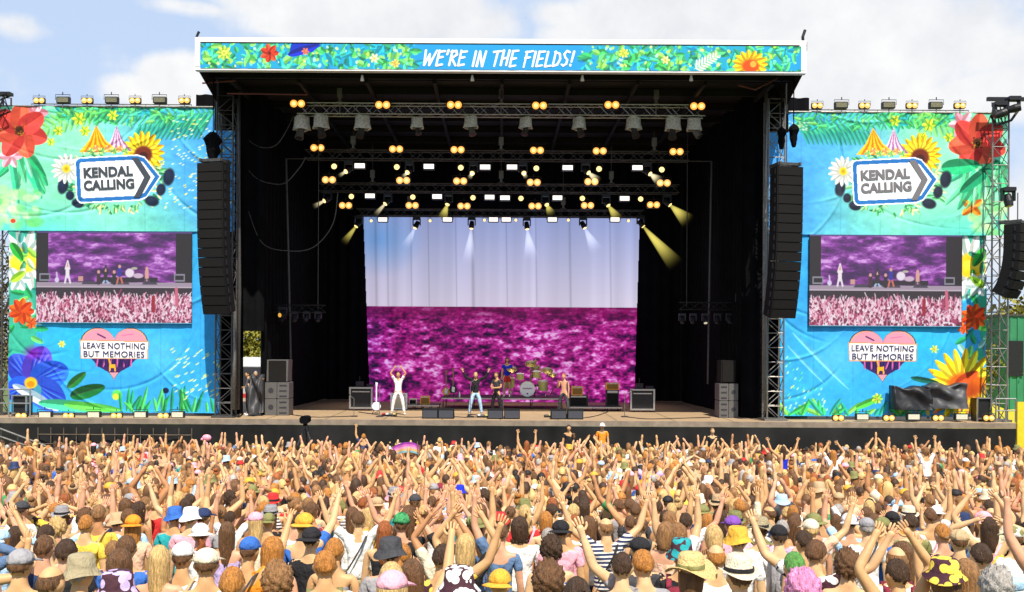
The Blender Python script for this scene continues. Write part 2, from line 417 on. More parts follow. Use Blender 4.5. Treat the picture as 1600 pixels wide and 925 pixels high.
# ================================================================ SETTING
GY = [-30, 0, 5.3, 7.3, 10.3, 13, 15.8, 20, 24.2, 28, 31, 34, 35.6]     # distance from the camera ...
GZ = [3.6, 2.80, 2.22, 2.0, 1.68, 1.40, 1.18, .84, .58, .42, .30, .18, 0]    # ... and height of the turf there
def gz(y):                                     # field slopes up from the stage towards the camera
    return float(np.interp(y, GY, GZ))
def build_ground():
    ys = [-60, -30] + list(np.linspace(-28, 34, 32)) + [36, 60, 100, 300, 1000, 3000]
    xs = [-3000, -600, -150, -60] + list(np.linspace(-40, 40, 17)) + [60, 150, 600, 3000]
    vs = [(x, y, gz(y)) for y in ys for x in xs]; n = len(xs)
    fs = [(j * n + i, j * n + i + 1, (j + 1) * n + i + 1, (j + 1) * n + i) for j in range(len(ys) - 1) for i in range(n - 1)]
    mb = MB(); mb.add(vs, fs); o = mb.build('ground', M['grass'], smooth=True); tag(o, kind='structure')
build_ground()
# grass bank glowing in the sun at the right, beyond the stage
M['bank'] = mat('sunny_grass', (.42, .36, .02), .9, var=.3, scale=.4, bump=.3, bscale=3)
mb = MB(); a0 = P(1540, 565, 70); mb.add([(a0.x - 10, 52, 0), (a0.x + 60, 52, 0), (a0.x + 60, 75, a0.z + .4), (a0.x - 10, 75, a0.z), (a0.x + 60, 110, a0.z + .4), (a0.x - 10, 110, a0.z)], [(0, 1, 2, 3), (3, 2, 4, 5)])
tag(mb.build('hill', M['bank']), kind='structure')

def tree(loc, h, r, label, seed, n=5200, col='leaf', group='trees behind the stage'):
    g = np.random.default_rng(seed)
    t = empty('tree', loc, label, 'tree', group)
    mb = MB(); mb.tube([(0, 0, 0), (.1, 0, h * .3), (0, .1, h * .6), (0, 0, h * .9)], [h * .03, h * .024, h * .016, h * .006], 8)
    for k in range(9):
        a = k * 2.4; z = h * (.3 + .05 * k); mb.tube([(0, 0, z), (math.cos(a) * r * .4, math.sin(a) * r * .4, z + h * .08), (math.cos(a) * r * .8, math.sin(a) * r * .8, z + h * .16)], [h * .012, h * .008, h * .003], 5)
    mb.build('trunk', M['bark'], t)
    cl = g.normal(size=(34, 3)); cl /= np.linalg.norm(cl, axis=1)[:, None]; cl *= (g.random((34, 1)) ** .5)
    cl = cl * [r * .8, r * .8, h * .30] + [0, 0, h * .64]
    c = cl[g.integers(0, 34, n)] + g.normal(size=(n, 3)) * [r * .2, r * .2, h * .075]
    u = g.normal(size=(n, 3)); u /= np.linalg.norm(u, axis=1)[:, None]; w = np.cross(u, g.normal(size=(n, 3))); w /= np.linalg.norm(w, axis=1)[:, None]
    s = (r * .055) * (0.6 + .8 * g.random((n, 1)))
    co = np.stack([c - u * s, c + w * s * .6, c + u * s, c - w * s * .6], 1).reshape(-1, 3)
    np_mesh('crown', co, np.arange(n * 4).reshape(-1, 4), M[col], t)
M['leaf_yellow'] = mat('leaf_yellow', (.22, .20, .02), .7, var=.5, scale=.5)
M['leaf_dry'] = mat('leaf_dry', (.16, .13, .05), .7, var=.5, scale=1.5)
tree((P(1600, 542, 66).x, 66, 0), 9.2, 3.6, 'sunlit yellow green tree behind the outer right speakers and green cabin', 3, col='leaf_yellow')
tree((P(1560, 542, 62).x, 62, 0), 7.4, 2.0, 'thin yellow leaved tree seen through the outer right tower', 4, n=2600, col='leaf_yellow')
tree((P(-8, 542, 42).x, 42, 0), 10.3, 1.4, 'brownish tree at the far left edge beside the banner', 5, n=4200, col='leaf_dry')
tree((P(385, 542, 72).x, 72, 0), 8.0, 3.0, 'light green tree glimpsed behind the left stage tower', 6, col='leaf_yellow')
# green cabin beyond the right tower
Yc = 60; x0, zt = XZ(1573, 494, Yc); x1 = x0 + 6.5
cab = empty('site_cabin', ((x0 + x1) / 2, Yc, 0), 'green site cabin with dark doorway at the far right edge', 'cabin', ab=True)
mb = MB(); mb.box(((x0 + x1) / 2, Yc + 1.5, zt / 2), (x1 - x0, 3, zt))
for k in range(14): mb.box((x0 + .25 + k * .46, Yc - .03, zt / 2), (.12, .06, zt - .2))
mb.build('wall', M['green_metal'], cab)
mb = MB(); mb.box(((x0 + x1) / 2, Yc + 1.5, zt + .06), (x1 - x0 + .2, 3.2, .12)); mb.build('roof', M['dark_alloy'], cab)
dx, dz = XZ(1586, 560, Yc); mb = MB(); mb.box((dx, Yc - .09, dz), (.9, .06, 2.2)); mb.build('door', M['black_metal'], cab)
M['lorry_white'] = mat('lorry_white', (.45, .46, .47), .5, var=.2, scale=1)
# lorry glimpsed through the gap beside the left tower
Yl = 57; lx, lz = XZ(383, 590, Yl)
lor = empty('lorry', (lx, Yl, 0), 'white and red lorry glimpsed through the gap beside the left stage tower', 'lorry', ab=True)
mb = MB(); mb.prism_x([(Yl - 1.1, .6), (Yl + 1.2, .6), (Yl + 1.2, 4.6), (Yl - .8, 4.6), (Yl - 1.1, 4.1)], lx - 1.15, lx + 1.6); mb.build('cab', M['lorry_white'], lor)
mb = MB(); mb.box((lx + .2, Yl - 1.15, 1.85), (2.5, .1, 1.3)); mb.build('front_panel', M['red'], lor)
mb = MB(); mb.box((lx + .2, Yl - 1.14, 3.5), (2.2, .08, 1.1)); mb.build('windscreen', M['glass_lens'], lor)
for sx in (-1, 1):
    mb = MB(); mb.cyl((lx + .2 + sx * 1.0 - .15, Yl, .5), (lx + .2 + sx * 1.0 + .15, Yl, .5), .5, 18); mb.build('wheel', M['black_metal'], lor)

# ================================================================ STAGE PLATFORM
DK = XZ(782, 657, 36)[1]                      # deck height
plat = empty('stage_platform', (0, 36, 0), 'long stage platform with sunlit plywood deck and black skirt', 'stage', ab=True)
xl, xr = P(-30, 657, 36).x, P(1588, 660, 36).x
mb = MB(); mb.box(((xl + xr) / 2, 43.3, DK - .09), (xr - xl, 14.4, .18)); mb.build('deck', M['deck'], plat)
mb = MB(); mb.box(((xl + xr) / 2, 36.06, DK - .10), (xr - xl + .02, .08, .20)); mb.build('edge_board', M['deck_edge'], plat)
def skirt(xa, xb, y, zt, name='skirt', seed=1, amp=.05):
    n = int((xb - xa) / .08); g = np.random.default_rng(seed); ph = g.random(8) * 6
    vs = []; fs = []
    for j in range(9):
        for i in range(n + 1):
            x = xa + (xb - xa) * i / n; z = zt * (1 - j / 8)
            w = sum(math.sin(x * f + p) for f, p in zip((1.1, 2.3, 5.1, 9.7), ph)) * amp * (.3 + j / 8)
            vs.append((x, y - w - .05, z))
    for j in range(8):
        for i in range(n): a = j * (n + 1) + i; fs.append((a, a + 1, a + n + 2, a + n + 1))
    mb = MB(); mb.add(vs, fs); return mb.build(name, M['skirt'], plat, True)
skirt(xl, xr, 36.0, DK - .2)
# joints of the deck boards, raised by millimetres
mb = MB()
for k in range(-8, 9): mb.box((k * 2.2, 43, DK + .002), (.03, 13.6, .004))
mb.build('deck_joint', M['dark_alloy'], plat)
# scaffold glimpsed through gauze at the left of the skirt
mb = MB(); g = random.Random(4)
for z in (.9, 1.25, 1.6, 1.95): mb.cyl((P(60, 680, 35.8).x, 35.75, z), (P(300, 680, 35.8).x, 35.75, z), .02, 5)
for k in range(13):
    x = P(60 + k * 20, 680, 35.8).x; mb.cyl((x, 35.77, .3), (x, 35.77, 2.2), .018, 5)
mb.build('skirt_frame', M['bark'], plat)

# ================================================================ ROOF
YR = 33.2
fxl, fzt = XZ(306, 60, YR); fxr, _ = XZ(1259, 66, YR); _, fzb = XZ(782, 112, YR)
fx0 = (fxl + fxr) / 2; fw = fxr - fxl; fzt = XZ(782, 64, YR)[1]; fzm = (fzt + fzb) / 2; fh = fzt - fzb
roof = empty('stage_roof', (0, 36, DK), 'flat black stage roof with a white framed flowery blue fascia', 'stage roof', ab=True)
mb = MB(); xb_ = P(336, 160, 36.4).x
# canopy box with sides raking in towards the towers
mb.add([(fxl + .02, YR + .15, fzb + .06), (fxr - .02, YR + .15, fzb + .06), (fxr - .02, YR + .15, fzt - .1), (fxl + .02, YR + .15, fzt - .1),
        (xb_, 36.6, fzb - .25), (-xb_, 36.6, fzb - .25), (-xb_, 36.6, fzt - .3), (xb_, 36.6, fzt - .3)],
       [(3, 7, 6, 2), (0, 4, 7, 3), (1, 2, 6, 5), (0, 3, 2, 1)])
mb.box((0, 43.4, fzt - .30), (-2 * xb_, 13.6, .30))
for s_ in (-1, 1): mb.box((s_ * -xb_, 43.4, fzb + .1), (.12, 13.4, 1.3))
mb.build('canopy', M['roof_inside'], roof)
mb = MB()
for k in range(7): mb.box((0, 35.4 + k * 2.2, fzt - .60), (-2 * xb_ - .3, .16, .26))
for k in range(-4, 5): mb.box((k * 2.5, 41.9, fzt - .80), (.12, 13, .14))
mb.build('roof_beam', M['roof_inside'], roof)
mb = MB(); t = .11
mb.box((fx0, YR + .03, fzt - t / 2 + .02), (fw, .25, t + .05)); mb.box((fx0, YR + .03, fzb + t / 2 - .03), (fw, .25, t * .9))
mb.box((fxl + .09, YR + .032, fzm), (.18, .24, fh - .2)); mb.box((fxr - .12, YR + .032, fzm), (.24, .24, fh - .2))
mb.build('fascia_frame', M['white_pvc'], roof)
# soffit braces in red oxide and little hanging lamps
mb = MB()
for (q0, q1) in (((316, 130), (368, 126)), ((1153, 133), (1180, 140)), ((1180, 140), (1215, 122)), ((355, 146), (480, 148))):
    mb.cyl(P(*q0, 35), P(*q1, 35.2), .03, 6)
mb.build('soffit_brace', M['rust_steel'], roof)
for px in (566, 738, 910, 1080):
    mb = MB(); c = P(px, 121, 33.6); mb.cone(c + Vector((0, 0, .08)), c - Vector((0, 0, .12)), .03, .07, 8); mb.build('soffit_lamp', M['white'], roof)
mb = MB()
for px, s in ((310, 1), (1257, 1.2)):
    c = P(px, 62, YR); mb.tube([c + Vector((0, .1, -.3)), c + Vector((-.06, 0, .1)), c + Vector((.02, 0, .28 * s))], .05, 6)
    mb.box(c + Vector((0, 0, -.25)), (.14, .14, .3))
mb.build('corner_fitting', M['black_metal'], roof)

# fascia print
pf = Panel(782, 88, YR - .11)
A = Art(313, 70, 1252, 109, 1.35, (.13, .58, .84)); g = A.r
greens = [(.22, .66, .32), (.35, .80, .42), (.16, .52, .34), (.55, .85, .35), (.30, .78, .62), (.12, .62, .70)]
for (xa, xb) in ((313, 652), (908, 1252)):
    A.put(fbm(A.h, A.w, 3, 40, 5, 3) * (np.clip((A.X - xa) / 6, 0, 1) * np.clip((xb - A.X) / 30, 0, 1)), (.15, .66, .68), .8)
    for i in range(240):
        x, y = g.uniform(xa, xb - 4), g.uniform(70, 109); d = g.uniform(8, 20); q = g.random() * 6.28
        A.leaf(x, y, x + d * math.cos(q), y + d * math.sin(q), g.uniform(2.5, 6), greens[g.integers(6)], .85)
    A.scatter(xa, 70, xb - 4, 109, 60, 2.6, [(.78, .9, .35), (.9, .92, .55), (.75, .95, .85), (.1, .5, .8), (.5, .9, .75)], .85, asp=.7)
A.poly([(455, 70), (500, 70), (488, 83), (452, 84)], (.08, .2, .72)); A.leaf(450, 88, 500, 72, 7, (.10, .16, .66))
A.flower(421, 85, 15, 7, (.92, .28, .16), (.80, .18, .12), (.5, .12, .1)); A.flower(350, 85, 12, 8, (.75, .88, .3), (.6, .82, .3), (.92, .9, .4), .35)
A.flower(477, 82, 6, 6, (.9, .45, .3), (.85, .35, .3)); A.flower(585, 92, 8, 6, (.92, .9, .7), (.8, .9, .6), (.95, .8, .3))
A.flower(618, 100, 7, 7, (.92, .78, .4), (.9, .7, .3)); A.flower(1040, 92, 7, 6, (.95, .92, .6), (.9, .85, .4), (.95, .7, .2))
A.flower(1172, 98, 28, 15, (.98, .80, .14), (.95, .70, .10), None, width=.2, sq=.8); A.ell(1173, 101, 13, 10, (.80, .30, .08)); A.ell(1177, 98, 5, 5, (.95, .65, .25))
A.frond(1085, 106, 1120, 84, 8, 14, 2, (.85, .95, .75)); A.flower(975, 82, 8, 7, (.85, .9, .3), (.75, .85, .3))
cloth('fascia_print', A, pf, M['mesh_art'], roof, disp=lambda X, Y: .004 * np.sin(X * .21) * np.sin(X * .037))
# brush lettering: strokes in unit boxes (x right, y down)
GL = {'W': (1.35, [[(0, 0), (.12, 1), (.55, .25), (.72, 1), (1.3, 0)]]), 'E': (.85, [[(.1, .02), (.05, 1)], [(.1, .04), (.75, 0)], [(.08, .5), (.62, .45)], [(.05, 1), (.72, .93)]]),
      "'": (.35, [[(.15, 0), (.08, .28)]]), 'R': (.9, [[(.1, 0), (.05, 1)], [(.02, .08), (.55, 0), (.72, .25), (.1, .55)], [(.2, .52), (.78, 1)]]),
      'I': (.35, [[(.14, 0), (.1, 1)]]), 'N': (.95, [[(.05, 1), (.12, 0), (.68, 1), (.82, 0)]]), 'T': (.9, [[(0, .06), (.9, 0)], [(.45, 0), (.35, 1)]]),
      'H': (.9, [[(.1, 0), (.05, 1)], [(.75, 0), (.68, 1)], [(.05, .55), (.72, .47)]]), 'F': (.8, [[(.12, .02), (.05, 1.08)], [(.0, .08), (.82, 0)], [(.06, .5), (.6, .45)]]),
      'L': (.75, [[(.1, 0), (.05, 1), (.7, .93)]]), 'D': (.9, [[(.1, 0), (.05, 1)], [(.0, .03), (.6, .15), (.78, .5), (.55, .88), (.05, 1)]]),
      'S': (.8, [[(.68, .08), (.35, 0), (.1, .22), (.3, .45), (.58, .6), (.55, .88), (.25, 1), (0, .92)]]), '!': (.4, [[(.22, 0), (.14, .7)], [(.10, .93), (.10, 1)]]), ' ': (.5, [])}
def strokes(txt, x0, x1, y0, y1, slant, panel, w):
    tot = sum(GL[c][0] + .16 for c in txt); lay = 0; sx = (x1 - x0) / tot; h = y1 - y0; mb = MB(); x = x0; jg = random.Random(3)
    for c in txt:
        for st in GL[c][1]:
            jy = jg.uniform(-.04, .04) * h
            pts = [(x + a * sx + (1 - b) * slant * h, y0 + b * h + jy) for a, b in st]
            for (ax, ay), (bx, by) in zip(pts, pts[1:]):
                a3, b3 = panel.at(ax, ay, -.010), panel.at(bx, by, -.010); d = (b3 - a3).normalized(); n = Vector((-d.z, 0, d.x))
                wa, wb = w * panel.k * jg.uniform(.9, 1.15), w * panel.k * jg.uniform(.75, 1.0)
                q = []; lay += 1; oy = (lay % 9) * .0007
                for p, ww, sgn in ((a3, wa, -1), (b3, wb, 1)):
                    for k in range(7):
                        th = math.pi * (k / 6 - .5); q.append(p + (d * sgn * math.cos(th) + n * (math.sin(th) * sgn)) * ww)
                f = [(v.x, v.y - oy, v.z) for v in q]; bk = [(v.x, v.y + .004, v.z) for v in q]; m = len(f)
                mb.add(f + bk, [tuple(range(m))[::-1], tuple(range(m, 2 * m))] + [(i, (i + 1) % m, (i + 1) % m + m, i + m) for i in range(m)])
        x += (GL[c][0] + .16) * sx
    return mb
strokes("WE'RE IN THE FIELDS!", 661, 897, 80, 103, .2, pf, 1.75).build('lettering', M['lettering'], roof)

# interior black drapes
drp = empty('black_drapes', (0, 49.6, DK), 'black drapes lining the back and sides of the stage', 'drapes', ab=True)
def drape(mb, p, q, z0, z1, amp=.12, per=.55):
    p, q = Vector((*p, 0)), Vector((*q, 0)); L = (q - p).length; d = (q - p) / L; nn = Vector((-d.y, d.x, 0)); n = int(L / .11); vs = []
    for z in (z0, z1):
        for i in range(n + 1):
            t = L * i / n; w = amp * math.sin(t / per * 6.283) * (.6 + .4 * math.sin(t * .9)) * (1.2 if z == z0 else .8)
            v = p + d * t + nn * w; vs.append((v.x, v.y, z))
    mb.add(vs, [(i, i + 1, n + 2 + i, n + 1 + i) for i in range(n)])
ztop = fzt - .5; mb = MB(); drape(mb, (-11.5, 49.9), (11.5, 49.9), DK, ztop); mb.build('back_drape', M['black_cloth'], drp, True)
for sg in (-1, 1):
    xs_ = P(407, 600, 38.2).x if sg < 0 else P(1162, 600, 38.2).x
    mb = MB(); drape(mb, (xs_, 38.4), (xs_ - sg * .3, 49.8), DK, ztop); mb.build('side_drape', M['black_cloth'], drp, True)
    xo = P(372, 400, 37.6).x if sg < 0 else P(1196, 400, 37.6).x
    mb = MB(); zl = XZ(400, 517, 37.6)[1] if sg < 0 else DK; drape(mb, (xo - (.25 if sg < 0 else -.3), 37.9), (xs_ + (.15 if sg < 0 else -.15), 38.1), zl, ztop); mb.build('leg_drape', M['black_cloth'], drp, True)
    mb = MB(); drape(mb, (xo + (sg * 2), 38.6), (xo + sg * .02, 38.6), DK, ztop); mb.build('wing_drape', M['black_cloth'], drp, True)

# ================================================================ LED BACKDROP
YB = 48.2; pb = Panel(782, 484, YB)
A = Art(567, 339, 998, 629, 1.25)
h, w = A.h, A.w; t = np.clip((A.Y - 340) / 140, 0, 1)[..., None]
A.A = (1 - t) * np.array([.60, .65, .85]) + t * np.array([.86, .83, .91])
A.put(np.clip(1 - np.hypot((A.X - 590) / 75, (A.Y - 375) / 60), 0, 1), (.30, .58, .87), .6)
A.put(fbm(h, w, 3, 5, 9, 3) * np.clip((A.Y - 380) / 80, 0, 1), (.80, .74, .86), .5)
fx = (vnoise(1, w, 1, 26, 2) - .5)[0]; fx2 = (vnoise(1, w, 1, 60, 12) - .5)[0]
A.A *= (1 + .10 * fx[None, :, None] + .05 * fx2[None, :, None])
low = A.Y > 479.5
for sx_, sw_ in ((586, 2), (604, 1.5), (641, 1.2), (668, 1), (711, 1), (737, 2.2), (790, 1), (836, 1.2), (889, 1.8), (952, 1.2)): A.A *= (1 - .13 * np.exp(-((A.X - sx_ - .02 * (A.Y - 340)) / sw_) ** 2))[..., None]
depth = np.clip((A.Y - 480) / 148, 0, 1)
# heather waves: bands that widen towards the bottom
def waves(cells, seed):
    yy = (np.log1p(depth * 7) / np.log(8)); hh, ww = 160, 260
    nz = fbm(hh, ww, cells, cells * .8, seed, 5, .62)
    ix = ((A.X - 567) / 431 * (ww - 1)).astype(int); iy = (yy * (hh - 1)).astype(int)
    # smooth lookup
    fy = yy * (hh - 1) - iy; iy2 = np.minimum(iy + 1, hh - 1)
    return nz[iy, ix] * (1 - fy) + nz[iy2, ix] * fy
nz = waves(10, 40) * .42 + fbm(h, w, 46, 40, 50, 3, .8) * .58
ridge = 1 - np.abs(2 * fbm(h, w, 38, 20, 88, 3, .7) - 1) * 2.6
nz = np.clip((nz - .30) / .42 + .22 * np.clip(ridge, -.5, 1) - .08, 0, 1)
stops = np.array([0, .3, .5, .68, .82, 1.0]); c0 = np.array([[.14, .02, .20], [.42, .04, .36], [.64, .08, .48], [.76, .20, .62], [.86, .42, .78], [.93, .72, .92]])
field = np.stack([np.interp(nz, stops, c0[:, k]) for k in range(3)], -1)
top = np.clip(1 - depth * 4.5, 0, 1)[..., None]; field = field * (1 - .7 * top) + np.array([.47, .03, .30]) * .7 * top
bl = np.clip((625 - A.X) / 60, 0, 1)[..., None] * .4; field = field * (1 - bl) + field * np.array([.75, .9, 1.2]) * bl
A.A = np.where(low[..., None], field * (1 + .10 * fx[None, :, None]), A.A)
bd = empty('led_backdrop', (0, YB, DK), 'tall stage backdrop picture of lilac sky over magenta heather', 'backdrop screen', ab=True)
fold = vnoise(1, w, 1, 60, 77)[0]
def bdd(X, Y): return np.tile(.14 * vnoise(1, X.shape[1], 1, 44, 7)[0] ** 2, (X.shape[0], 1))
def bkeep(X, Y): 
    tt = (Y - 340) / 289; return (X > 567 + 12 * tt) & (X < 998 - 7 * tt)
cloth('screen_cloth', A, pb, M['backdrop'], bd, disp=bdd, keep=bkeep)
mb = MB(); mb.cyl(pb.at(565, 338), pb.at(1000, 338), .05, 8); mb.build('top_bar', M['dark_alloy'], bd)

# ================================================================ SIDE BANNERS
def sign_logo(art, ox, oy, dark):
    """cluster round the arrow sign; ox,oy = sign centre"""
    S = lambda x, y: (ox + x - 182, oy + y - 279)
    for i in range(150):
        t = art.r.random() * 6.28; r1 = 58 + art.r.normal() * 5; x, y = ox + math.cos(t) * r1 * 1.12, oy + math.sin(t) * r1 * .78; q = t + art.r.normal() * .6
        art.leaf(x, y, x + 12 * math.cos(q), y + 10 * math.sin(q), 2.2, [(.30, .66, .38), (.55, .82, .55), (.16, .48, .30), (.80, .90, .60)][i % 4])
    for (x, y, rx, ry) in ((97, 291, 10, 16), (262, 276, 11, 17), (120, 318, 12, 9), (236, 314, 14, 10), (250, 296, 9, 12), (108, 306, 8, 9)):
        rx *= .8; ry *= .8; art.ell(*S(x, y), rx, ry, dark, 1, .2); art.ell(*S(x - 2, y - 3), rx * .5, ry * .5, tuple(c * 1.6 for c in dark), .5, soft=.6)
    x, y = S(102, 264); art.flower(x, y, 24, 15, (.97, .97, .93), (.88, .90, .86), (.95, .80, .15), .26, .19)
    x, y = S(222, 238); art.flower(x, y, 34, 19, (.99, .80, .10), (.96, .66, .06), None, width=.17); art.flower(x, y, 26, 17, (.99, .86, .2), (.97, .75, .1), None, width=.17, rot=.2); art.ell(x, y + 3, 14, 13, (.42, .16, .10)); art.ell(x, y + 5, 7, 6, (.25, .10, .08))
    # big top tents
    def tent(ax, ay, xa, xb, yb, c1, c2, n):
        for k in range(n):
            x0, x1 = xa + (xb - xa) * k / n, xa + (xb - xa) * (k + 1) / n
            m0, m1 = ax + (x0 - ax) * .42, ax + (x1 - ax) * .42; my = ay + (yb - ay) * .58
            art.poly([S(ax, ay), S(m1, my), S(x1, yb), S(x0, yb), S(m0, my)], c1 if k % 2 == 0 else c2)
    tent(180, 196, 160, 204, 236, (.93, .80, .88), (.62, .40, .62), 8)
    tent(148, 196, 122, 186, 238, (.98, .76, .10), (.92, .46, .08), 9)
    for k in range(7): art.flower(*S(140 + k * 9, 236 - (k % 2) * 4), 6, 6, (.9, .5, .3) if k % 2 else (.35, .7, .35), (.95, .85, .5))
    # sign plate
    r3 = R(-3.0)
    def rot(pts, s=1.0):
        return [(ox + (x * s * math.cos(r3) - y * s * math.sin(r3)), oy + (x * s * math.sin(r3) + y * s * math.cos(r3))) for x, y in pts]
    def plate(g):
        def rc(cx, cy, a0, r): return [(cx + r * math.cos(R(a)), cy + r * math.sin(R(a))) for a in range(a0, a0 + 91, 15)]
        L, T, B, r = -66 + g, -36 + g, 36 - g, max(1, 9 - g * .7)
        return rc(L + r, T + r, 180, r) + [(33 - g * .3, T), (44 - g * .4, T + 4), (68 - g * 1.25, 0), (44 - g * .4, B - 4), (33 - g * .3, B)] + rc(L + r, B - r, 90, r)
    art.poly(rot(plate(0)), (.95, .97, .98)); art.poly(rot(plate(1.8)), (.12, .42, .70)); art.poly(rot(plate(8)), (.95, .96, .97))
    return r3
def sign_text(parent, panel, ox, oy, ink):
    a = R(3.0)
    text_mesh('lettering', 'KENDAL', ink, parent, panel, ox - 14.5, oy - 10.5, 77, 16, .018, a, .045)
    text_mesh('lettering', 'CALLING', ink, parent, panel, ox - 13, oy + 9.5, 79, 16, .018, a, .045)
    r3 = -a; q = [(24, -31), (34, -31), (52, 0), (34, 31), (24, 31), (42, 0)]
    mb = MB(); mb.prism([(v.x, v.z) for v in (panel.at(ox + x * math.cos(r3) - y * math.sin(r3), oy + x * math.sin(r3) + y * math.cos(r3)) for x, y in q)], panel.Y - .022, panel.Y - .008)
    mb.build('arrow_mark', ink, parent)
def heart(art, ox, oy):
    t = np.linspace(0, 2 * math.pi, 60)
    hp = lambda s: [(ox + s * 1.06 * 16 * math.sin(a) ** 3 / 16 * 50, oy - 2 - s * (13 * math.cos(a) - 5 * math.cos(2 * a) - 2 * math.cos(3 * a) - math.cos(4 * a)) / 16 * 46) for a in t]
    art.poly(hp(1.0), (.25, .28, .40)); art.poly(hp(.965), (.90, .64, .48)); art.poly(hp(.93), (.88, .56, .64))
    art.line([(ox - 26, oy - 26), (ox - 14, oy - 20)], 2.2, (.2, .12, .35)); art.line([(ox + 12, oy - 24), (ox + 30, oy - 26)], 1.4, (.75, .4, .6)); art.line([(ox - 2, oy - 10), (ox + 6, oy - 28)], 1, (.8, .45, .55))
    art.poly([(ox - 36, oy + 12), (ox + 35, oy + 12), (ox + 24, oy + 25), (ox + 8, oy + 34), (ox - 8, oy + 34), (ox - 25, oy + 25)], (.22, .12, .36))
    for k in range(16): art.leaf(ox - 28 + k * 3.6, oy + 26, ox - 26 + k * 3.6 + art.r.normal() * 2, oy + 10, 1.5, (.75, .35, .60) if k % 3 == 0 else (.14, .08, .30))
    # small deer
    art.poly([(ox - 8, oy + 22), (ox + 2, oy + 21), (ox + 3, oy + 33), (ox + 1, oy + 33), (ox, oy + 27), (ox - 5, oy + 27), (ox - 6, oy + 33), (ox - 8, oy + 33)], (.92, .66, .12))
    art.line([(ox - 6, oy + 22), (ox - 8, oy + 13)], 2.5, (.92, .66, .12)); art.line([(ox - 8, oy + 13), (ox - 11, oy + 8)], 1, (.92, .66, .12)); art.line([(ox - 8, oy + 13), (ox - 4, oy + 8)], 1, (.92, .66, .12))
    art.poly([(ox - 54, oy - 17), (ox + 54, oy - 15), (ox + 53, oy + 13), (ox - 52, oy + 13)], (.80, .55, .30)); art.poly([(ox - 52.5, oy - 15.5), (ox + 52.5, oy - 13.5), (ox + 51.5, oy + 11.5), (ox - 51, oy + 11.5)], (.95, .94, .92))
def heart_text(parent, panel, ox, oy):
    text_mesh('lettering', 'LEAVE NOTHING', M['navy_ink'], parent, panel, ox, oy - 7.8, 97, 9.2, .018 - .07, R(-.5), 0.0)
    text_mesh('lettering', 'BUT MEMORIES', M['navy_ink'], parent, panel, ox, oy + 5.2, 95, 9.2, .018 - .07, R(-.5), 0.0)
def wrinkle(seed, amp=.05, flat=None):
    def f(X, Y):
        h, w = X.shape; g = np.random.default_rng(seed)
        d = (fbm(h, w, 4, 5, seed, 4, .55) - .5) * 1.6
        for k in range(9):                                          # tension folds running from the tie points
            x0, y0 = g.uniform(X.min(), X.max()), g.uniform(Y.min(), Y.max()); a = g.uniform(.2, 1.1) * g.choice([-1, 1]); L = g.uniform(40, 110)
            u = (X - x0) * math.cos(a) + (Y - y0) * math.sin(a); v = -(X - x0) * math.sin(a) + (Y - y0) * math.cos(a) + .004 * u * u
            d += .55 * np.exp(-(v / 2.6) ** 2) * np.exp(-(u / L) ** 2) * g.choice([-1, 1])
        d += .35 * np.sin(X / 9.5) * np.exp(-((Y - Y.min()) / 20) ** 2)
        if flat:                                                     # pulled tight round the sign
            fx, fy, fr, fs = flat; d = d * np.clip((np.hypot((X - fx) / fr, (Y - fy) / fs) - .8) * 2, 0, 1)
        return amp * d
    return f
SKYB, TEAL, MINT, AQUA = (.22, .58, .88), (.25, .76, .72), (.45, .85, .66), (.20, .72, .84)
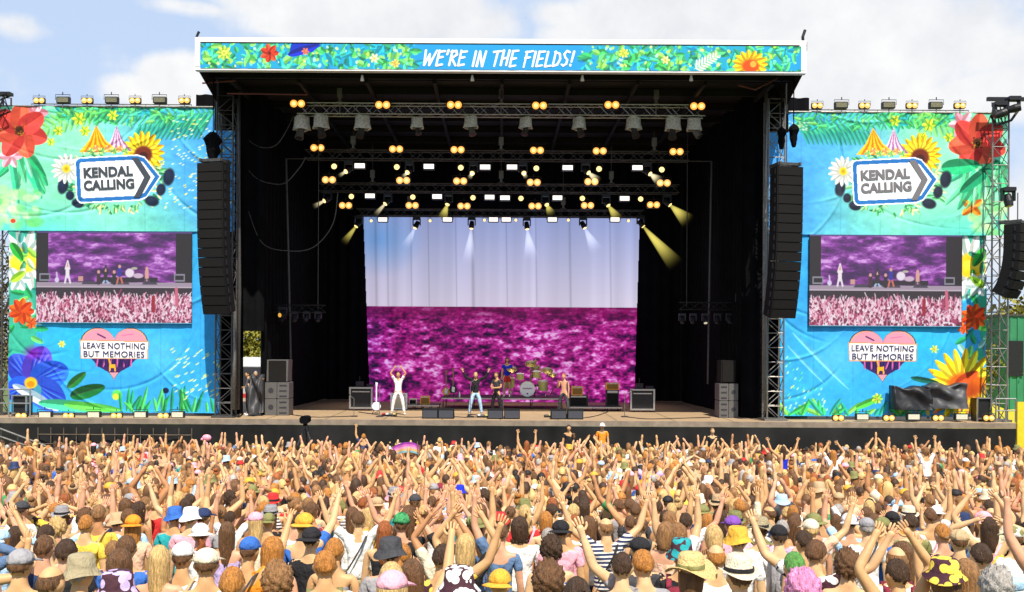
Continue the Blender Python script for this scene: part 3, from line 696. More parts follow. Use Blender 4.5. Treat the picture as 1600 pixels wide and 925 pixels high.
def banner_upper(side):
    if side == 'left': b, pos = (-12, 167, 366, 361), lambda x: x
    else: b, pos = (1199, 176, 1573, 367), lambda x: 1572 - (x - 0) * 1.0
    A = Art(*b, 1.25); X, Y = A.X, A.Y; y0 = b[1]
    # u: 0 at the outer edge, 1 at the inner edge
    u = (X / 366) if side == 'left' else (1572 - X) / 372; v = (Y - y0) / 190
    nzz = fbm(A.h, A.w, 3, 4, 11, 4)
    t = np.clip((u - .42 - .22 * v * (1 if side == 'left' else .9) + (nzz - .5) * .3) * 3.2 + .2, 0, 1)[..., None]
    gcol = np.array([.40, .80, .64]) * (1 - nzz[..., None]) + np.array([.66, .92, .80]) * nzz[..., None]
    A.A = gcol * (1 - t) + (np.array([.34, .76, .88]) * (1 - u[..., None]) + np.array([.27, .61, .90]) * u[..., None]) * t
    A.put(np.clip(v * 3 - 2.2, 0, 1) * np.clip(1.1 - u * 1.2, 0, 1), (.25, .80, .80), .8)
    px = (lambda x: x) if side == 'left' else (lambda x: 1572 - x); dy = y0 - 167; sg = 1 if side == 'left' else -1
    # palm fronds along the top and the inner upper corner
    for (xa, ya, xb, yb, n, L, w, c, al) in ((335, 172, 215, 196, 15, 52, 4.0, (.12, .56, .42), .75), (335, 176, 150, 178, 20, 34, 3.2, (.22, .68, .46), .8), (200, 170, 90, 176, 12, 30, 4, (.14, .58, .34), .8), (150, 168, 60, 205, 9, 30, 4, (.45, .78, .30), .6)):
        A.frond(px(xa), ya + dy, px(xb), yb + dy, n, L, w, c, al, side=-sg if (xa, n) == (335, 15) else 0)
    for i in range(90): 
        x, y = A.r.uniform(60, 330), A.r.uniform(167, 190); q = A.r.random() * 6.3; A.leaf(px(x), y + dy, px(x) + 16 * math.cos(q), y + dy + 12 * math.sin(q), 3, greens[A.r.integers(6)], .7)
    # outer leaves below the red flower
    for k in range(16):
        x, y = 35 + A.r.normal() * 10, 240; q = math.pi / 2 + A.r.normal() * .5; L = A.r.uniform(40, 85)
        A.leaf(px(x), y + dy, px(x) + L * math.cos(q), y + dy + L * math.sin(q), A.r.uniform(4, 9), [(.10, .60, .36), (.30, .76, .52), (.60, .88, .70), (.16, .70, .50)][k % 4], .8)
    A.scatter(min(px(-10), px(60)), 300 + dy, max(px(-10), px(60)), 355 + dy, 46, 9, [(.72, .90, .62), (.60, .88, .66), (.82, .92, .70), (.40, .80, .45)], .6, asp=.7)
    for x, y, r in ((122, 186, 11), (132, 205, 9), (175, 180, 9), (90, 205, 8), (78, 222, 7)): A.flower(px(x), y + dy, r, 6, (.85, .88, .22), (.60, .80, .20), (.4, .75, .2))
    fx, fy, fr = (29, 205, 45) if side == 'left' else (1527, 222, 46)
    A.flower(fx + 24 * sg, fy - 28, 22, 6, (.95, .66, .72), (.93, .52, .60)); A.flower(fx - 14 * sg, fy + 40, 20, 6, (.93, .66, .72), (.92, .55, .62))
    A.flower(fx, fy, fr, 7, (.94, .34, .24), (.90, .24, .22), (.30, .16, .05), .16, .40, .3); A.scatter(fx - 9, fy - 9, fx + 9, fy + 9, 26, 1.6, [(.2, .1, .05), (.7, .45, .1)], 1)
    if side == 'left':
        A.ell(20, 346, 4, 3.5, (.86, .25, .15)); cx, cy = 183, 279
        for i in range(150):
            x, y = A.r.uniform(252, 364), A.r.uniform(186, 330)
            if (x - 255) * .9 < (y - 255) * -1 + 5 and x < 262: continue
            A.leaf(x, y, x + 4.5, y - 1.8, 1.1, (.82, .92, .72) if i % 3 else (.85, .85, .4), .95)
    else:
        cx, cy = 1397, 283
        for wx, wy, ang in ((1510, 318, -2.4), (1524, 318, -.7), (1511, 328, 2.3), (1523, 328, .8)): A.leaf(1517, 323, wx + 12 * math.cos(ang), wy + 10 * math.sin(ang), 6, (.95, .50, .12), 1, (.4, .15, .05))
        A.line([(1517, 314), (1517, 332)], 1.8, (.25, .1, .05))
        for i in range(60): x, y = A.r.uniform(1200, 1262), A.r.uniform(190, 205); A.leaf(x, y, x + 4, y + 1, 1, (.75, .9, .8), .7)
        for k in range(18):
            x, y = 1545 + A.r.normal() * 14, 255; q = math.pi / 2 + A.r.normal() * .6; L = A.r.uniform(40, 95); A.leaf(x, y, x + L * math.cos(q), y + L * math.sin(q), A.r.uniform(4, 8), [(.10, .55, .36), (.28, .74, .50), (.55, .88, .66)][k % 3], .75)
        A.leaf(1470, 262, 1530, 256, 14, (.12, .62, .40)); A.leaf(1500, 300, 1560, 250, 10, (.08, .50, .34))
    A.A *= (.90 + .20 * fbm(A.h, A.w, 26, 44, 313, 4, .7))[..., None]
    for sx_ in range(int(b[0]) + 52, int(b[2]), 62): A.A *= (1 - .10 * np.exp(-((A.X - sx_) / .7) ** 2))[..., None]
    sign_logo(A, cx, cy, (.08, .13, .22) if side == 'left' else (.12, .14, .20))
    return A, cx, cy
def banner_lower(side):
    if side == 'left': b, px, sg, sc = (13, 357, 343, 645), (lambda x: x), 1, (57, 362, 300, 505)
    else: b, px, sg, sc = (1221, 364, 1543, 651), (lambda x: 1556 - x), -1, (1265, 367, 1503, 510)
    A = Art(*b, 1.25); X, Y = A.X, A.Y; dy = b[1] - 357
    u = (X - 13) / 330 if side == 'left' else (1543 - X) / 322; v = (Y - b[1]) / 288
    nzz = fbm(A.h, A.w, 3, 3, 21 + sg, 4)[..., None]
    A.A = np.array([.20, .69, .88]) * nzz + np.array([.20, .60, .90]) * (1 - nzz)
    A.put(np.clip(1 - np.hypot((u - .36) / .3, (v - .6) / .22), 0, 1), (.14, .70, .86), .8)
    A.put(np.clip(1 - np.hypot((u - .72) / .16, (v - .68) / .16), 0, 1), (.45, .80, .93), .45)
    # outer strip
    st = (px(13), px(57)); xa, xb = min(st), max(st); y = lambda q: q + dy
    A.poly([(xa - 2, y(350)), (xb, y(350)), (xb, y(520)), (px(48), y(560)), (xa if sg > 0 else xb, y(560))], (.20, .66, .52), .9)
    A.flower(px(38), y(405), 52, 14, (.93, .96, .94), (.80, .90, .88), (.97, .78, .10), .34, .16); A.ell(px(36), y(412), 22, 14, (.98, .80, .12)); A.ell(px(36), y(406), 20, 8, (.99, .88, .25), soft=.5)
    for k in range(26):
        x0, y0 = px(A.r.uniform(13, 57)), y(A.r.uniform(375, 560)); q = A.r.random() * 6.3; A.leaf(x0, y0, x0 + 22 * math.cos(q), y0 + 20 * math.sin(q), 5, [(.12, .58, .28), (.45, .80, .32), (.65, .90, .78), (.10, .50, .46)][k % 4], .8)
    A.flower(px(32), y(487), 21, 9, (.93, .36, .10), (.88, .24, .08), None); A.flower(px(48), y(505), 10, 7, (.93, .40, .15), (.85, .28, .12))
    A.flower(px(27), y(437), 20, 6, (.85, .95, .96), (.75, .90, .88))
    A.leaf(px(16), y(380), px(34), y(408), 8, (.16, .60, .22)); A.leaf(px(16), y(440), px(38), y(425), 7, (.60, .84, .20))
    if side == 'left':
        # blue cosmos with wide overlapping petals
        for k, (q, L, wd, c) in enumerate(((-2.2, 52, 24, (.20, .30, .90)), (-1.2, 60, 26, (.34, .26, .86)), (-.35, 62, 27, (.14, .38, .95)), (.65, 66, 28, (.18, .36, .94)), (1.6, 30, 20, (.30, .70, .85)), (2.6, 44, 22, (.12, .30, .84)))):
            x1, y1 = 48 + L * math.cos(q), 598 + L * math.sin(q); A.leaf(48, 598, x1, y1, wd, c)
            for j in range(7): qq = q + (j - 3) * .09; A.leaf(48, 598, 48 + L * .9 * math.cos(qq), 598 + L * .9 * math.sin(qq), 1.8, (.30, .55, .95) if j % 2 else (.10, .12, .70), .55)
        A.ell(52, 552, 13, 9, (.48, .10, .66), .8, soft=.6); A.leaf(20, 602, 92, 642, 9, (.80, .92, .97), .9); A.ell(48, 599, 10, 9, (.96, .72, .12)); A.ell(48, 601, 6, 5, (.88, .50, .08))
        A.leaf(106, 606, 134, 582, 8, (.10, .40, .16), 1, (.5, .25, .2)); A.leaf(110, 620, 164, 604, 12, (.06, .36, .16), 1, (.4, .3, .3)); A.leaf(60, 630, 170, 640, 10, (.25, .75, .55)); A.leaf(100, 632, 190, 641, 8, (.35, .80, .30))
        A.flower(96, 538, 6, 6, (.85, .85, .3), (.7, .85, .4), (.9, .7, .2)); A.ell(183, 617, 8, 8, (.35, .80, .35)); A.ell(181, 620, 5, 5, (.80, .85, .25)); A.ell(259, 610, 5, 4.5, (.05, .10, .25)); A.line([(259, 614), (259, 640)], 1, (.1, .25, .3))
        for k in range(34): x = A.r.uniform(185, 340); A.leaf(x, 644, x + A.r.normal() * 9, A.r.uniform(600, 628), 3, [(.14, .60, .30), (.30, .74, .36), (.10, .50, .30)][k % 3], .9)
        for k in range(60): x, yy = A.r.uniform(262, 341), A.r.uniform(545, 625); A.leaf(x, yy, x + 6, yy - 4, 1.3, (.80, .90, .60), .9)
        hx, hy = 178, 548
    else:
        A.flower(1507, 603, 60, 21, (.99, .82, .10), (.97, .70, .06), None, width=.13); A.flower(1507, 600, 50, 19, (.99, .88, .2), (.98, .76, .08), None, width=.14, rot=.15)
        A.ell(1512, 600, 30, 18, (.85, .40, .08)); A.ell(1514, 610, 22, 12, (.72, .28, .08), soft=.5); A.leaf(1495, 600, 1530, 580, 9, (.88, .30, .12)); A.leaf(1425, 590, 1470, 598, 5, (.08, .34, .28)); A.flower(1462, 545, 7, 6, (.85, .85, .3), (.5, .8, .5), (.9, .6, .15))
        for k in range(90):
            x, yy = A.r.uniform(1222, 1310), A.r.uniform(560, 648)
            if (x - 1222) > (yy - 545) * .95: continue
            A.leaf(x, yy, x + 3, yy - 4, 1.5, [(.60, .90, .75), (.75, .92, .60), (.30, .78, .62)][k % 3], .9)
        for k in range(40): x = A.r.uniform(1222, 1440); A.leaf(x, 650, x + A.r.normal() * 14, A.r.uniform(622, 640), 4, [(.20, .70, .35), (.50, .84, .30), (.14, .62, .52)][k % 3], .9)
        A.leaf(1340, 638, 1380, 620, 6, (.30, .72, .25)); A.flower(1373, 623, 9, 7, (.75, .88, .25), (.5, .8, .3), (.9, .8, .3))
        A.leaf(1240, 520, 1330, 610, 4, (.50, .82, .94), .6); A.leaf(1232, 540, 1290, 600, 3, (.55, .86, .95), .5); A.scatter(1440, 625, 1530, 646, 30, 6, [(.98, .80, .15), (.9, .5, .5), (.4, .75, .3)], .8)
        hx, hy = 1381, 552
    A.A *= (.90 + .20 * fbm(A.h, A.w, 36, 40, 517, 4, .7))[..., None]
    for sx_ in range(int(b[0]) + 52, int(b[2]), 62): A.A *= (1 - .10 * np.exp(-((A.X - sx_) / .7) ** 2))[..., None]
    heart(A, hx, hy); return A, hx, hy, sc
def led_picture(sc, seed):
    A = Art(*sc, 1.6, (.05, .04, .06)); x0, y0, x1, y1 = sc; W_, H_ = x1 - x0, y1 - y0; X, Y = A.X, A.Y
    q = lambda x, y: (x0 + x * W_, y0 + y * H_)
    u, v = (X - x0) / W_, (Y - y0) / H_
    nz = np.clip((fbm(A.h, A.w, 14, 9, seed, 5, .65) - .3) / .42, 0, 1)
    f = np.stack([np.interp(nz, [0, .35, .6, .8, 1], c) for c in ([.18, .32, .50, .66, .85], [.04, .08, .16, .34, .62], [.28, .40, .58, .74, .90])], -1)
    m = (u > .075) & (u < .895) & (v < .57); A.A[m] = f[m]
    A.put(((v > .555) & (v < .60)).astype(float), (.62, .56, .62)); A.put(((v > .598) & (v < .61)).astype(float), (.75, .70, .74)); A.put((v > .61).astype(float), (.13, .10, .13))
    A.put(((v < .016)).astype(float), (.30, .24, .50))
    for x in (.05, .915):
        A.poly([q(x - .03, .46), q(x + .04, .46), q(x + .04, .54), q(x - .03, .54)], (.5, .5, .55)); A.poly([q(x - .022, .475), q(x + .032, .475), q(x + .032, .525), q(x - .022, .525)], (.06, .06, .07))
    def fig(x, top, c1, c2, arms=0):
        A.line([q(x, top + .05), q(x, top + .14)], 6, c1); A.line([q(x - .008, top + .14), q(x - .016, .56)], 3, c2); A.line([q(x + .008, top + .14), q(x + .018, .56)], 3, c2); A.ell(*q(x, top + .02), 2.3, 2.8, (.85, .62, .55))
        if arms: A.line([q(x - .015, top + .06), q(x, top - .03)], 1.8, c1); A.line([q(x + .015, top + .06), q(x + .002, top - .03)], 1.8, c1)
    for (x, w_) in ((.34, .10), (.56, .08), (.73, .10)): A.poly([q(x - w_ / 2, .575), q(x - w_ * .35, .54), q(x + w_ * .35, .54), q(x + w_ / 2, .575)], (.22, .20, .25))
    A.poly([q(.40, .50), q(.78, .50), q(.78, .55), q(.40, .55)], (.10, .07, .12))
    fig(.20, .35, (.95, .92, .92), (.92, .90, .92), 1); fig(.445, .40, (.12, .10, .12), (.62, .74, .88), 1); fig(.50, .42, (.10, .10, .14), (.12, .1, .14)); fig(.535, .36, (.12, .15, .6), (.8, .4, .3)); fig(.71, .38, (.85, .62, .55), (.25, .2, .3)); fig(.40, .42, (.2, .1, .15), (.15, .1, .15))
    A.ell(*q(.60, .45), 7, 7, (.92, .88, .92)); A.ell(*q(.655, .48), 8, 4, (.8, .7, .78)); A.ell(*q(.63, .40), 5, 2, (.7, .7, .6)); A.line([q(.13, .45), q(.135, .53)], 2.5, (.8, .75, .85)); A.ell(*q(.132, .53), 3.5, 4, (.85, .82, .92))
    A.poly([q(.27, .49), q(.30, .49), q(.30, .54), q(.27, .54)], (.8, .6, .5))
    # arms and heads of the filmed crowd
    for i in range(1500):
        x, y = A.r.random(), .74 + .26 * A.r.random() ** 1.1; y += -.05 * (A.r.random() < .12); c = [(.96, .84, .88), (.93, .66, .74), (.90, .56, .66), (.98, .92, .95), (.66, .20, .36), (.48, .12, .26), (.97, .90, .92)][A.r.integers(7)]
        a = q(x, y); L = A.r.uniform(5, 12); t = -math.pi / 2 + A.r.normal() * .5
        if y > .70: A.line([a, (a[0] + L * math.cos(t), a[1] + L * math.sin(t))], A.r.uniform(.9, 2.0), c, .95); A.ell(a[0], a[1] + 2, 1.8, 2.1, c if i % 3 else (.45, .08, .2))
    A.put(np.ones_like(u), (.72, .60, .78), .10); A.put((v > .992).astype(float), (.45, .75, .9)); A.poly([q(.742, .70), q(.765, .70), q(.765, .88), q(.742, .88)], (.62, .08, .20)); A.line([q(.90, .62), q(.905, .80)], 5, (.80, .40, .50)); return A  # even lilac veil mixed in: haze put into the picture's colour
YBN = 37.2
for side in ('left', 'right'):
    A, cx, cy = banner_upper(side); A2, hx, hy, sc = banner_lower(side)
    pn = Panel(180 if side == 'left' else 1385, 400, YBN); e = empty('printed_banner', (pn.c.x, YBN, DK),
        f'tall flowery blue and green banner round the {side} screen, ' + ('with the blue flower' if side == 'left' else 'with the sunflower at the bottom'), 'banner', 'banners beside the stage', ab=True)
    keep = (lambda X, Y: ~((X > 333) & (Y < 203))) if side == 'left' else (lambda X, Y: ~((X < 1231) & (Y < 208)))
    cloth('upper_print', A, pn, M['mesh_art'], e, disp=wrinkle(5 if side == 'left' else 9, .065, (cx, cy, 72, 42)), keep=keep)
    p2 = Panel(pn.cx, pn.cy, YBN); s0, s1, s2, s3 = sc
    k2 = lambda X, Y: ~((X > s0 + 3) & (X < s2 - 3) & (Y > s1 + 3) & (Y < s3 - 3))
    w2 = wrinkle(15 if side == 'left' else 29, .065, (hx, hy, 84, 42))
    pn2 = Panel(pn.cx, pn.cy, YBN); pn2.Y = YBN + .07
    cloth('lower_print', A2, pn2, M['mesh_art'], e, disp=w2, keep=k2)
    sign_text(e, pn, cx, cy, M['dark_ink'] if side == 'left' else M['grey_ink'])
    for o in (e,): heart_text(e, pn, hx, hy)
    # screen: housing and picture
    ps = Panel(pn.cx, pn.cy, YBN - .06); ps.Y = YBN - .06
    sw, sh = (s2 - s0) * pn.k, (s3 - s1) * pn.k; ctr = pn.at((s0 + s2) / 2, (s1 + s3) / 2)
    se = empty('video_screen', (ctr.x, YBN, ctr.z - sh / 2), f'{side} video screen showing the band and pink tinted crowd', 'video screen', 'video screens beside the stage', ab=True)
    mb = MB(); mb.box((ctr.x, YBN + .1, ctr.z), (sw - .02, .3, sh - .02)); mb.build('housing', M['black_metal'], se)
    cloth('picture', led_picture(sc, 61 if side == 'left' else 91), ps, M['screen'], se)
    # top rail above the banner
    mb = MB(); xa, xb = (0, 333) if side == 'left' else (1231, 1572); yy = 167 if side == 'left' else 176
    mb.cyl(pn.at(xa, yy - .5), pn.at(xb, yy - .5), .035, 8)
    la, lb = (48, 298) if side == 'left' else (1263, 1512); mb.cyl(pn.at(la, yy - 4), pn.at(lb, yy - 4), .02, 6)
    for k in range(8): x = la + (lb - la) * k / 7; mb.cyl(pn.at(x, yy), pn.at(x, yy - 4), .014, 5)
    mb.build('top_rail', M['steel'], e)
    mb = MB()
    for x in ((20, 100, 180, 260, 336) if side == 'left' else (1228, 1300, 1380, 1460, 1538)): mb.cyl(pn.at(x, yy + 2, .45), pn.at(x, 655, .45), .05, 6)
    for y_ in (200, 280, 360, 440, 520, 600): mb.cyl(pn.at(xa + 12, y_, .45), pn.at(xb - 12, y_, .45), .035, 6)
    mb.build('scaffold_frame', M['steel'], e)
# ================================================================ TOWERS, TRUSSES, RIGGING
def tower(name, px, Y, zb, zt, w, label, m='dark_alloy', step=.55, group=None, cat='tower'):
    c = P(px, 400, Y); t = empty(name, (c.x, Y, zb), label, cat, group, ab=True)
    mb = MB()
    for sx in (-1, 1):
        for sy in (-1, 1): mb.cyl((c.x + sx * w / 2, Y + sy * w / 2, zb), (c.x + sx * w / 2, Y + sy * w / 2, zt), .035, 8)
    mb.build('chord', M[m], t); mb = MB(); n = int((zt - zb) / step)
    for i in range(n):
        z0, z1 = zb + (zt - zb) * i / n, zb + (zt - zb) * (i + 1) / n; s = 1 if i % 2 else -1
        for sy in (-1, 1):
            mb.cyl((c.x - s * w / 2, Y + sy * w / 2, z0), (c.x + s * w / 2, Y + sy * w / 2, z1), .018, 5); mb.cyl((c.x - w / 2, Y + sy * w / 2, z1), (c.x + w / 2, Y + sy * w / 2, z1), .018, 5)
        for sx in (-1, 1): mb.cyl((c.x + sx * w / 2, Y - s * w / 2, z0), (c.x + sx * w / 2, Y + s * w / 2, z1), .018, 5)
    mb.build('brace', M[m], t)
    mb = MB(); mb.box((c.x, Y, zb + .04), (w + .25, w + .25, .08)); mb.build('base_plate', M[m], t); return t
tower('roof_tower', 354, 36.9, DK, fzb, .62, 'dark roof tower truss left of the stage opening', group='towers carrying the roof', cat='truss tower')
tower('roof_tower', 1209, 36.9, DK, fzb, .62, 'lighter worn roof tower truss right of the stage opening', 'steel', group='towers carrying the roof', cat='truss tower')
tower('outer_tower', 1556, 37.0, DK, XZ(1556, 175, 37)[1], .62, 'outer scaffold tower at the right end of the stage', 'steel', .7, cat='truss tower')
tower('outer_tower', -2, 37.6, DK, XZ(0, 150, 37.6)[1], .6, 'outer tower at the far left edge behind the banner', 'dark_alloy', .7, cat='truss tower')
# pipes and cable bundles beside the towers
def bundle(name, pts, Y, r, m, label, cat='cable', group=None):
    mb = MB(); g = random.Random(int(pts[0][0]))
    for k in range(3): mb.tube([P(x + g.uniform(-1.6, 1.6), y, Y + g.uniform(-.05, .05)) for x, y in pts], r, 6)
    o = mb.build(name, M[m], None, True); return tag(o, label, cat, group)
bundle('cable_bundle', [(357, 250), (356, 350), (357, 420), (366, 485), (367, 560), (365, 640)], 36.35, .045, 'steel', 'pale cable bundle running down beside the left roof tower')
bundle('cable_bundle', [(374, 130), (373, 300), (374, 460), (372, 640)], 36.5, .05, 'dark_alloy', 'dark vertical cables right of the left roof tower')
bundle('cable_bundle', [(1197, 130), (1196, 300), (1197, 440), (1196, 642)], 36.4, .05, 'steel', 'grey vertical cables left of the right roof tower')
def smooth(p, n=8):
    out = []
    for i in range(len(p) - 1):
        a, b, c, d = (Vector(p[max(i - 1, 0)]), Vector(p[i]), Vector(p[i + 1]), Vector(p[min(i + 2, len(p) - 1)]))
        for k in range(n): t = k / n; out.append(.5 * ((2 * b) + (c - a) * t + (2 * a - 5 * b + 4 * c - d) * t * t + (3 * b - a - 3 * c + d) * t ** 3))
    return [tuple(v) for v in out] + [p[-1]]
for pts, lab in (([(383, 150), (381, 205), (392, 222), (412, 231), (432, 226), (447, 205), (459, 180)], 'upper drooping cable at the left of the stage opening'),
                 ([(385, 262), (400, 278), (420, 286), (445, 286), (468, 262), (478, 245)], 'second drooping cable left of the lighting rig'),
                 ([(388, 330), (410, 380), (450, 392), (490, 386), (520, 350), (528, 300)], 'lowest drooping cable left of the lighting rig')):
    mb = MB(); mb.tube([P(x, y, 38) for x, y in smooth(pts)], .02, 6); tag(mb.build('drooping_cable', M['dark_alloy'], None, True), lab, 'cable', 'drooping cables')
def truss(px0, px1, py, Y, h, label, m='alloy', w=.45, step=.42, hang=()):
    a, b = P(px0, py, Y), P(px1, py, Y); b.z = a.z; t = empty('lighting_truss', ((a.x + b.x) / 2, Y, a.z - h / 2), label, 'truss', 'lighting trusses above the stage', ab=True)
    truss_mb(a, b, w, h, step).build('truss_frame', M[m], t)
    for px in hang:
        x = P(px, py, Y).x; mb = MB(); mb.cyl((x, Y, a.z + h / 2), (x, Y, fzb - .4), .022, 6); mb.build('hoist_chain', M[m], t)
        mb = MB(); zz = a.z + h / 2 + .45; mb.box((x, Y, zz), (.2, .2, .32)); mb.box((x, Y, zz - .25), (.1, .1, .2)); mb.tube([(x - .25, Y, a.z + h / 2), (x, Y, zz - .3), (x + .25, Y, a.z + h / 2)], .02, 5); mb.build('hoist', M['steel'], t)
    return a.z
truss(466, 1100, 171, 37.6, .42, 'silver front lighting truss across the top of the stage', hang=(531, 783, 1025))
truss(478, 1075, 242, 40.5, .36, 'dark second lighting truss behind the covered lamps', 'dark_alloy', hang=(552, 783, 1022))
truss(500, 1060, 293, 43.4, .36, 'dark third lighting truss in the middle of the rig', 'dark_alloy', hang=(582, 783, 955))
truss(558, 1005, 332, 46.4, .32, 'dark rear lighting truss along the top of the backdrop', 'dark_alloy', hang=(640, 880))
for k, (x, y0, y1, Y) in enumerate(((447, 248, 600, 41), (1112, 252, 600, 41))):
    mb = MB(); mb.cyl(P(x, y0, Y), P(x - 6 if k else x + 8, y1, Y), .05, 8); mb.cyl(P(x, y0, Y), P(x - 75 if k else x + 60, y0, Y), .03, 6)
    tag(mb.build('drape_pole', M['dark_alloy'], None), f'dark drape pole and bar {"right" if k else "left"} of the lighting rig', 'pole', 'drape poles')
for k, (x0, x1, y) in enumerate(((395, 508, 482), (1062, 1170, 478))):
    sd_ = 'right' if k else 'left'; a, b = P(x0, y, 40), P(x1, y, 40); b.z = a.z; t = empty('side_truss', ((a.x + b.x) / 2, 40, a.z), f'low hanging dark truss on the {sd_} side of the stage', 'truss', 'side trusses', ab=True)
    truss_mb(a, b, .3, .3, .4, .02, .01).build('truss_frame', M['black_metal'], t)
    for xx in ((a.x * .9 + b.x * .1), (a.x * .1 + b.x * .9)):
        mb = MB(); mb.cyl((xx, 40, a.z), (xx, 40, fzb - .5), .018, 5); mb.build('hanging_wire', M['dark_alloy'], t)

# ================================================================ LAMPS
def yoke(mb, w, h): mb.tube([(-w / 2, 0, 0), (-w / 2, 0, h), (w / 2, 0, h), (w / 2, 0, 0)], .014, 5); mb.cyl((0, 0, h), (0, 0, h + .1), .02, 6)
def make_blinder(lit='rig'):
    t = empty('twin_lamp', (0, 0, 0)); mb = MB(); mb.bevbox((0, .07, 0), (.60, .14, .32), .05); mb.build('housing', M['black_metal'], t)
    mb = MB(); yoke(mb, .64, .24); mb.build('yoke', M['black_metal'], t)
    for s in (-1, 1):
        mb = MB(); mb.cyl((s * .145, 0, 0), (s * .145, -.03, 0), .142, 20); l = mb.build('lamp', M['amber' if lit == 'rig' else 'day_amber'], t)  # glowing disc oversized, standing in for the halo round the bulb
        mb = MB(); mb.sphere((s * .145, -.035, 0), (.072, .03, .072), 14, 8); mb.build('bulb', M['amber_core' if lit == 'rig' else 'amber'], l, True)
    return t
def make_strobe(kind='white_lamp'):
    t = empty('strobe_lamp', (0, 0, 0)); mb = MB(); mb.bevbox((0, .08, 0), (.50, .16, .26), .02); mb.build('housing', M['black_metal'], t)
    mb = MB(); yoke(mb, .56, .2); mb.build('yoke', M['black_metal'], t)
    mb = MB(); mb.box((0, -.005, 0), (.42, .02, .19)); mb.build('lens', M[kind], t)
    if kind != 'white_lamp':
        mb = MB()
        for k in range(5): mb.box((0, -.02, -.08 + k * .04), (.43, .012, .008))
        mb.build('louvre', M['black_metal'], t)
    return t
def make_par():
    t = empty('round_lamp', (0, 0, 0)); mb = MB(); mb.cone((0, .28, .02), (0, 0, 0), .07, .125, 16); mb.build('can', M['black_metal'], t)
    mb = MB(); yoke(mb, .3, .22); mb.build('yoke', M['black_metal'], t); mb = MB(); mb.sphere((0, -.005, 0), (.115, .03, .115), 16, 8); mb.build('lens', M['round_lamp'], t, True); return t
def make_head(label, loc, d, lit=None, sc=1.0, grp='moving lamps in the rig'):
    """moving head lamp hanging by its base, head aimed along d"""
    t = empty('moving_lamp', loc, label, 'moving lamp', grp); d = Vector(d).normalized(); s = sc
    mb = MB(); mb.bevbox((0, 0, .30 * s), (.36 * s, .28 * s, .12 * s), .02); mb.build('base', M['black_metal'], t)
    mb = MB()
    for q in (-1, 1): mb.box((q * .17 * s, 0, .12 * s), (.05 * s, .14 * s, .32 * s))
    mb.box((0, 0, .25 * s), (.36 * s, .14 * s, .06 * s)); mb.build('yoke', M['black_metal'], t)
    mb = MB(); mb.cone(d * -.16 * s, d * .06 * s, .10 * s, .13 * s, 14); mb.cone(d * .06 * s, d * .20 * s, .13 * s, .115 * s, 14); h = mb.build('head', M['black_metal'], t)
    mb = MB(); mb.cyl(d * .20 * s, d * .21 * s, .10 * s, 14); mb.build('lens', M[lit or 'glass_lens'], h); return t
def put_all(proto, spots, Y, labelf, group, cat):
    n = 0
    for i, (px, py) in enumerate(spots):
        lab = labelf(i, len(spots)); loc = P(px, py, Y)
        if i == 0 and not proto.get('label'): proto.location = loc; tag(proto, lab, cat, group)
        else: o = dup(proto, loc, lab); o['category'] = cat; o['group'] = group
rowlab = lambda what, where: (lambda i, n: f'{what} {where}, {ORD[i]} from left')
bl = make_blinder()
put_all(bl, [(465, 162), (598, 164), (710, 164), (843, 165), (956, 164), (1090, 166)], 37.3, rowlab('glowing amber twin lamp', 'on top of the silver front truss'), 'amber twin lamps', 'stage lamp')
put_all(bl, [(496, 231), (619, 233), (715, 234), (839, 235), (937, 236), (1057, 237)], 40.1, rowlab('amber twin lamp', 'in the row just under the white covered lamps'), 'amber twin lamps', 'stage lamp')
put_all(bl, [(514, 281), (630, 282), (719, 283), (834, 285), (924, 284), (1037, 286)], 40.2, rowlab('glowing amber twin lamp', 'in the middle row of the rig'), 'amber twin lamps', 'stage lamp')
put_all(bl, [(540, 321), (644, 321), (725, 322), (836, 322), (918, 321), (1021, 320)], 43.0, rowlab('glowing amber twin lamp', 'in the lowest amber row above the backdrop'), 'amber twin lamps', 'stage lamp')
st = make_strobe()
put_all(st, [(562, 259), (670, 260), (758, 261), (800, 261), (887, 262), (996, 262)], 40.15, rowlab('bright white strobe lamp', 'in the upper strobe row'), 'white strobe lamps', 'strobe lamp')
put_all(st, [(578, 306), (683, 307), (765, 308), (789, 309), (871, 309), (976, 310)], 43.05, rowlab('bright white strobe lamp', 'in the middle strobe row'), 'white strobe lamps', 'strobe lamp')
put_all(st, [(598, 343), (699, 343), (771, 343), (791, 343), (863, 343), (961, 343)], 46.0, rowlab('bright white strobe lamp', 'along the top edge of the backdrop'), 'white strobe lamps', 'strobe lamp')
pr = make_par()
put_all(pr, [(522, 260), (620, 261), (720, 262), (838, 263), (936, 264), (1034, 265)], 40.1, rowlab('round warm lamp', 'beside the upper strobe row'), 'round warm lamps', 'round lamp')
put_all(pr, [(549, 307), (645, 308), (739, 309), (814, 310), (910, 310), (1001, 311)], 43.0, rowlab('round warm lamp', 'beside the middle strobe row'), 'round warm lamps', 'round lamp')
n0 = len(COL.objects)
for i, (px, py) in enumerate([(580, 345), (672, 345), (757, 344), (806, 344), (888, 344), (982, 345)]):
    o = dup(pr, P(px, py, 45.95), f'small round warm lamp along the backdrop top, {ORD[i]} from left'); o.scale = (.6, .6, .6); o['group'] = 'round warm lamps'
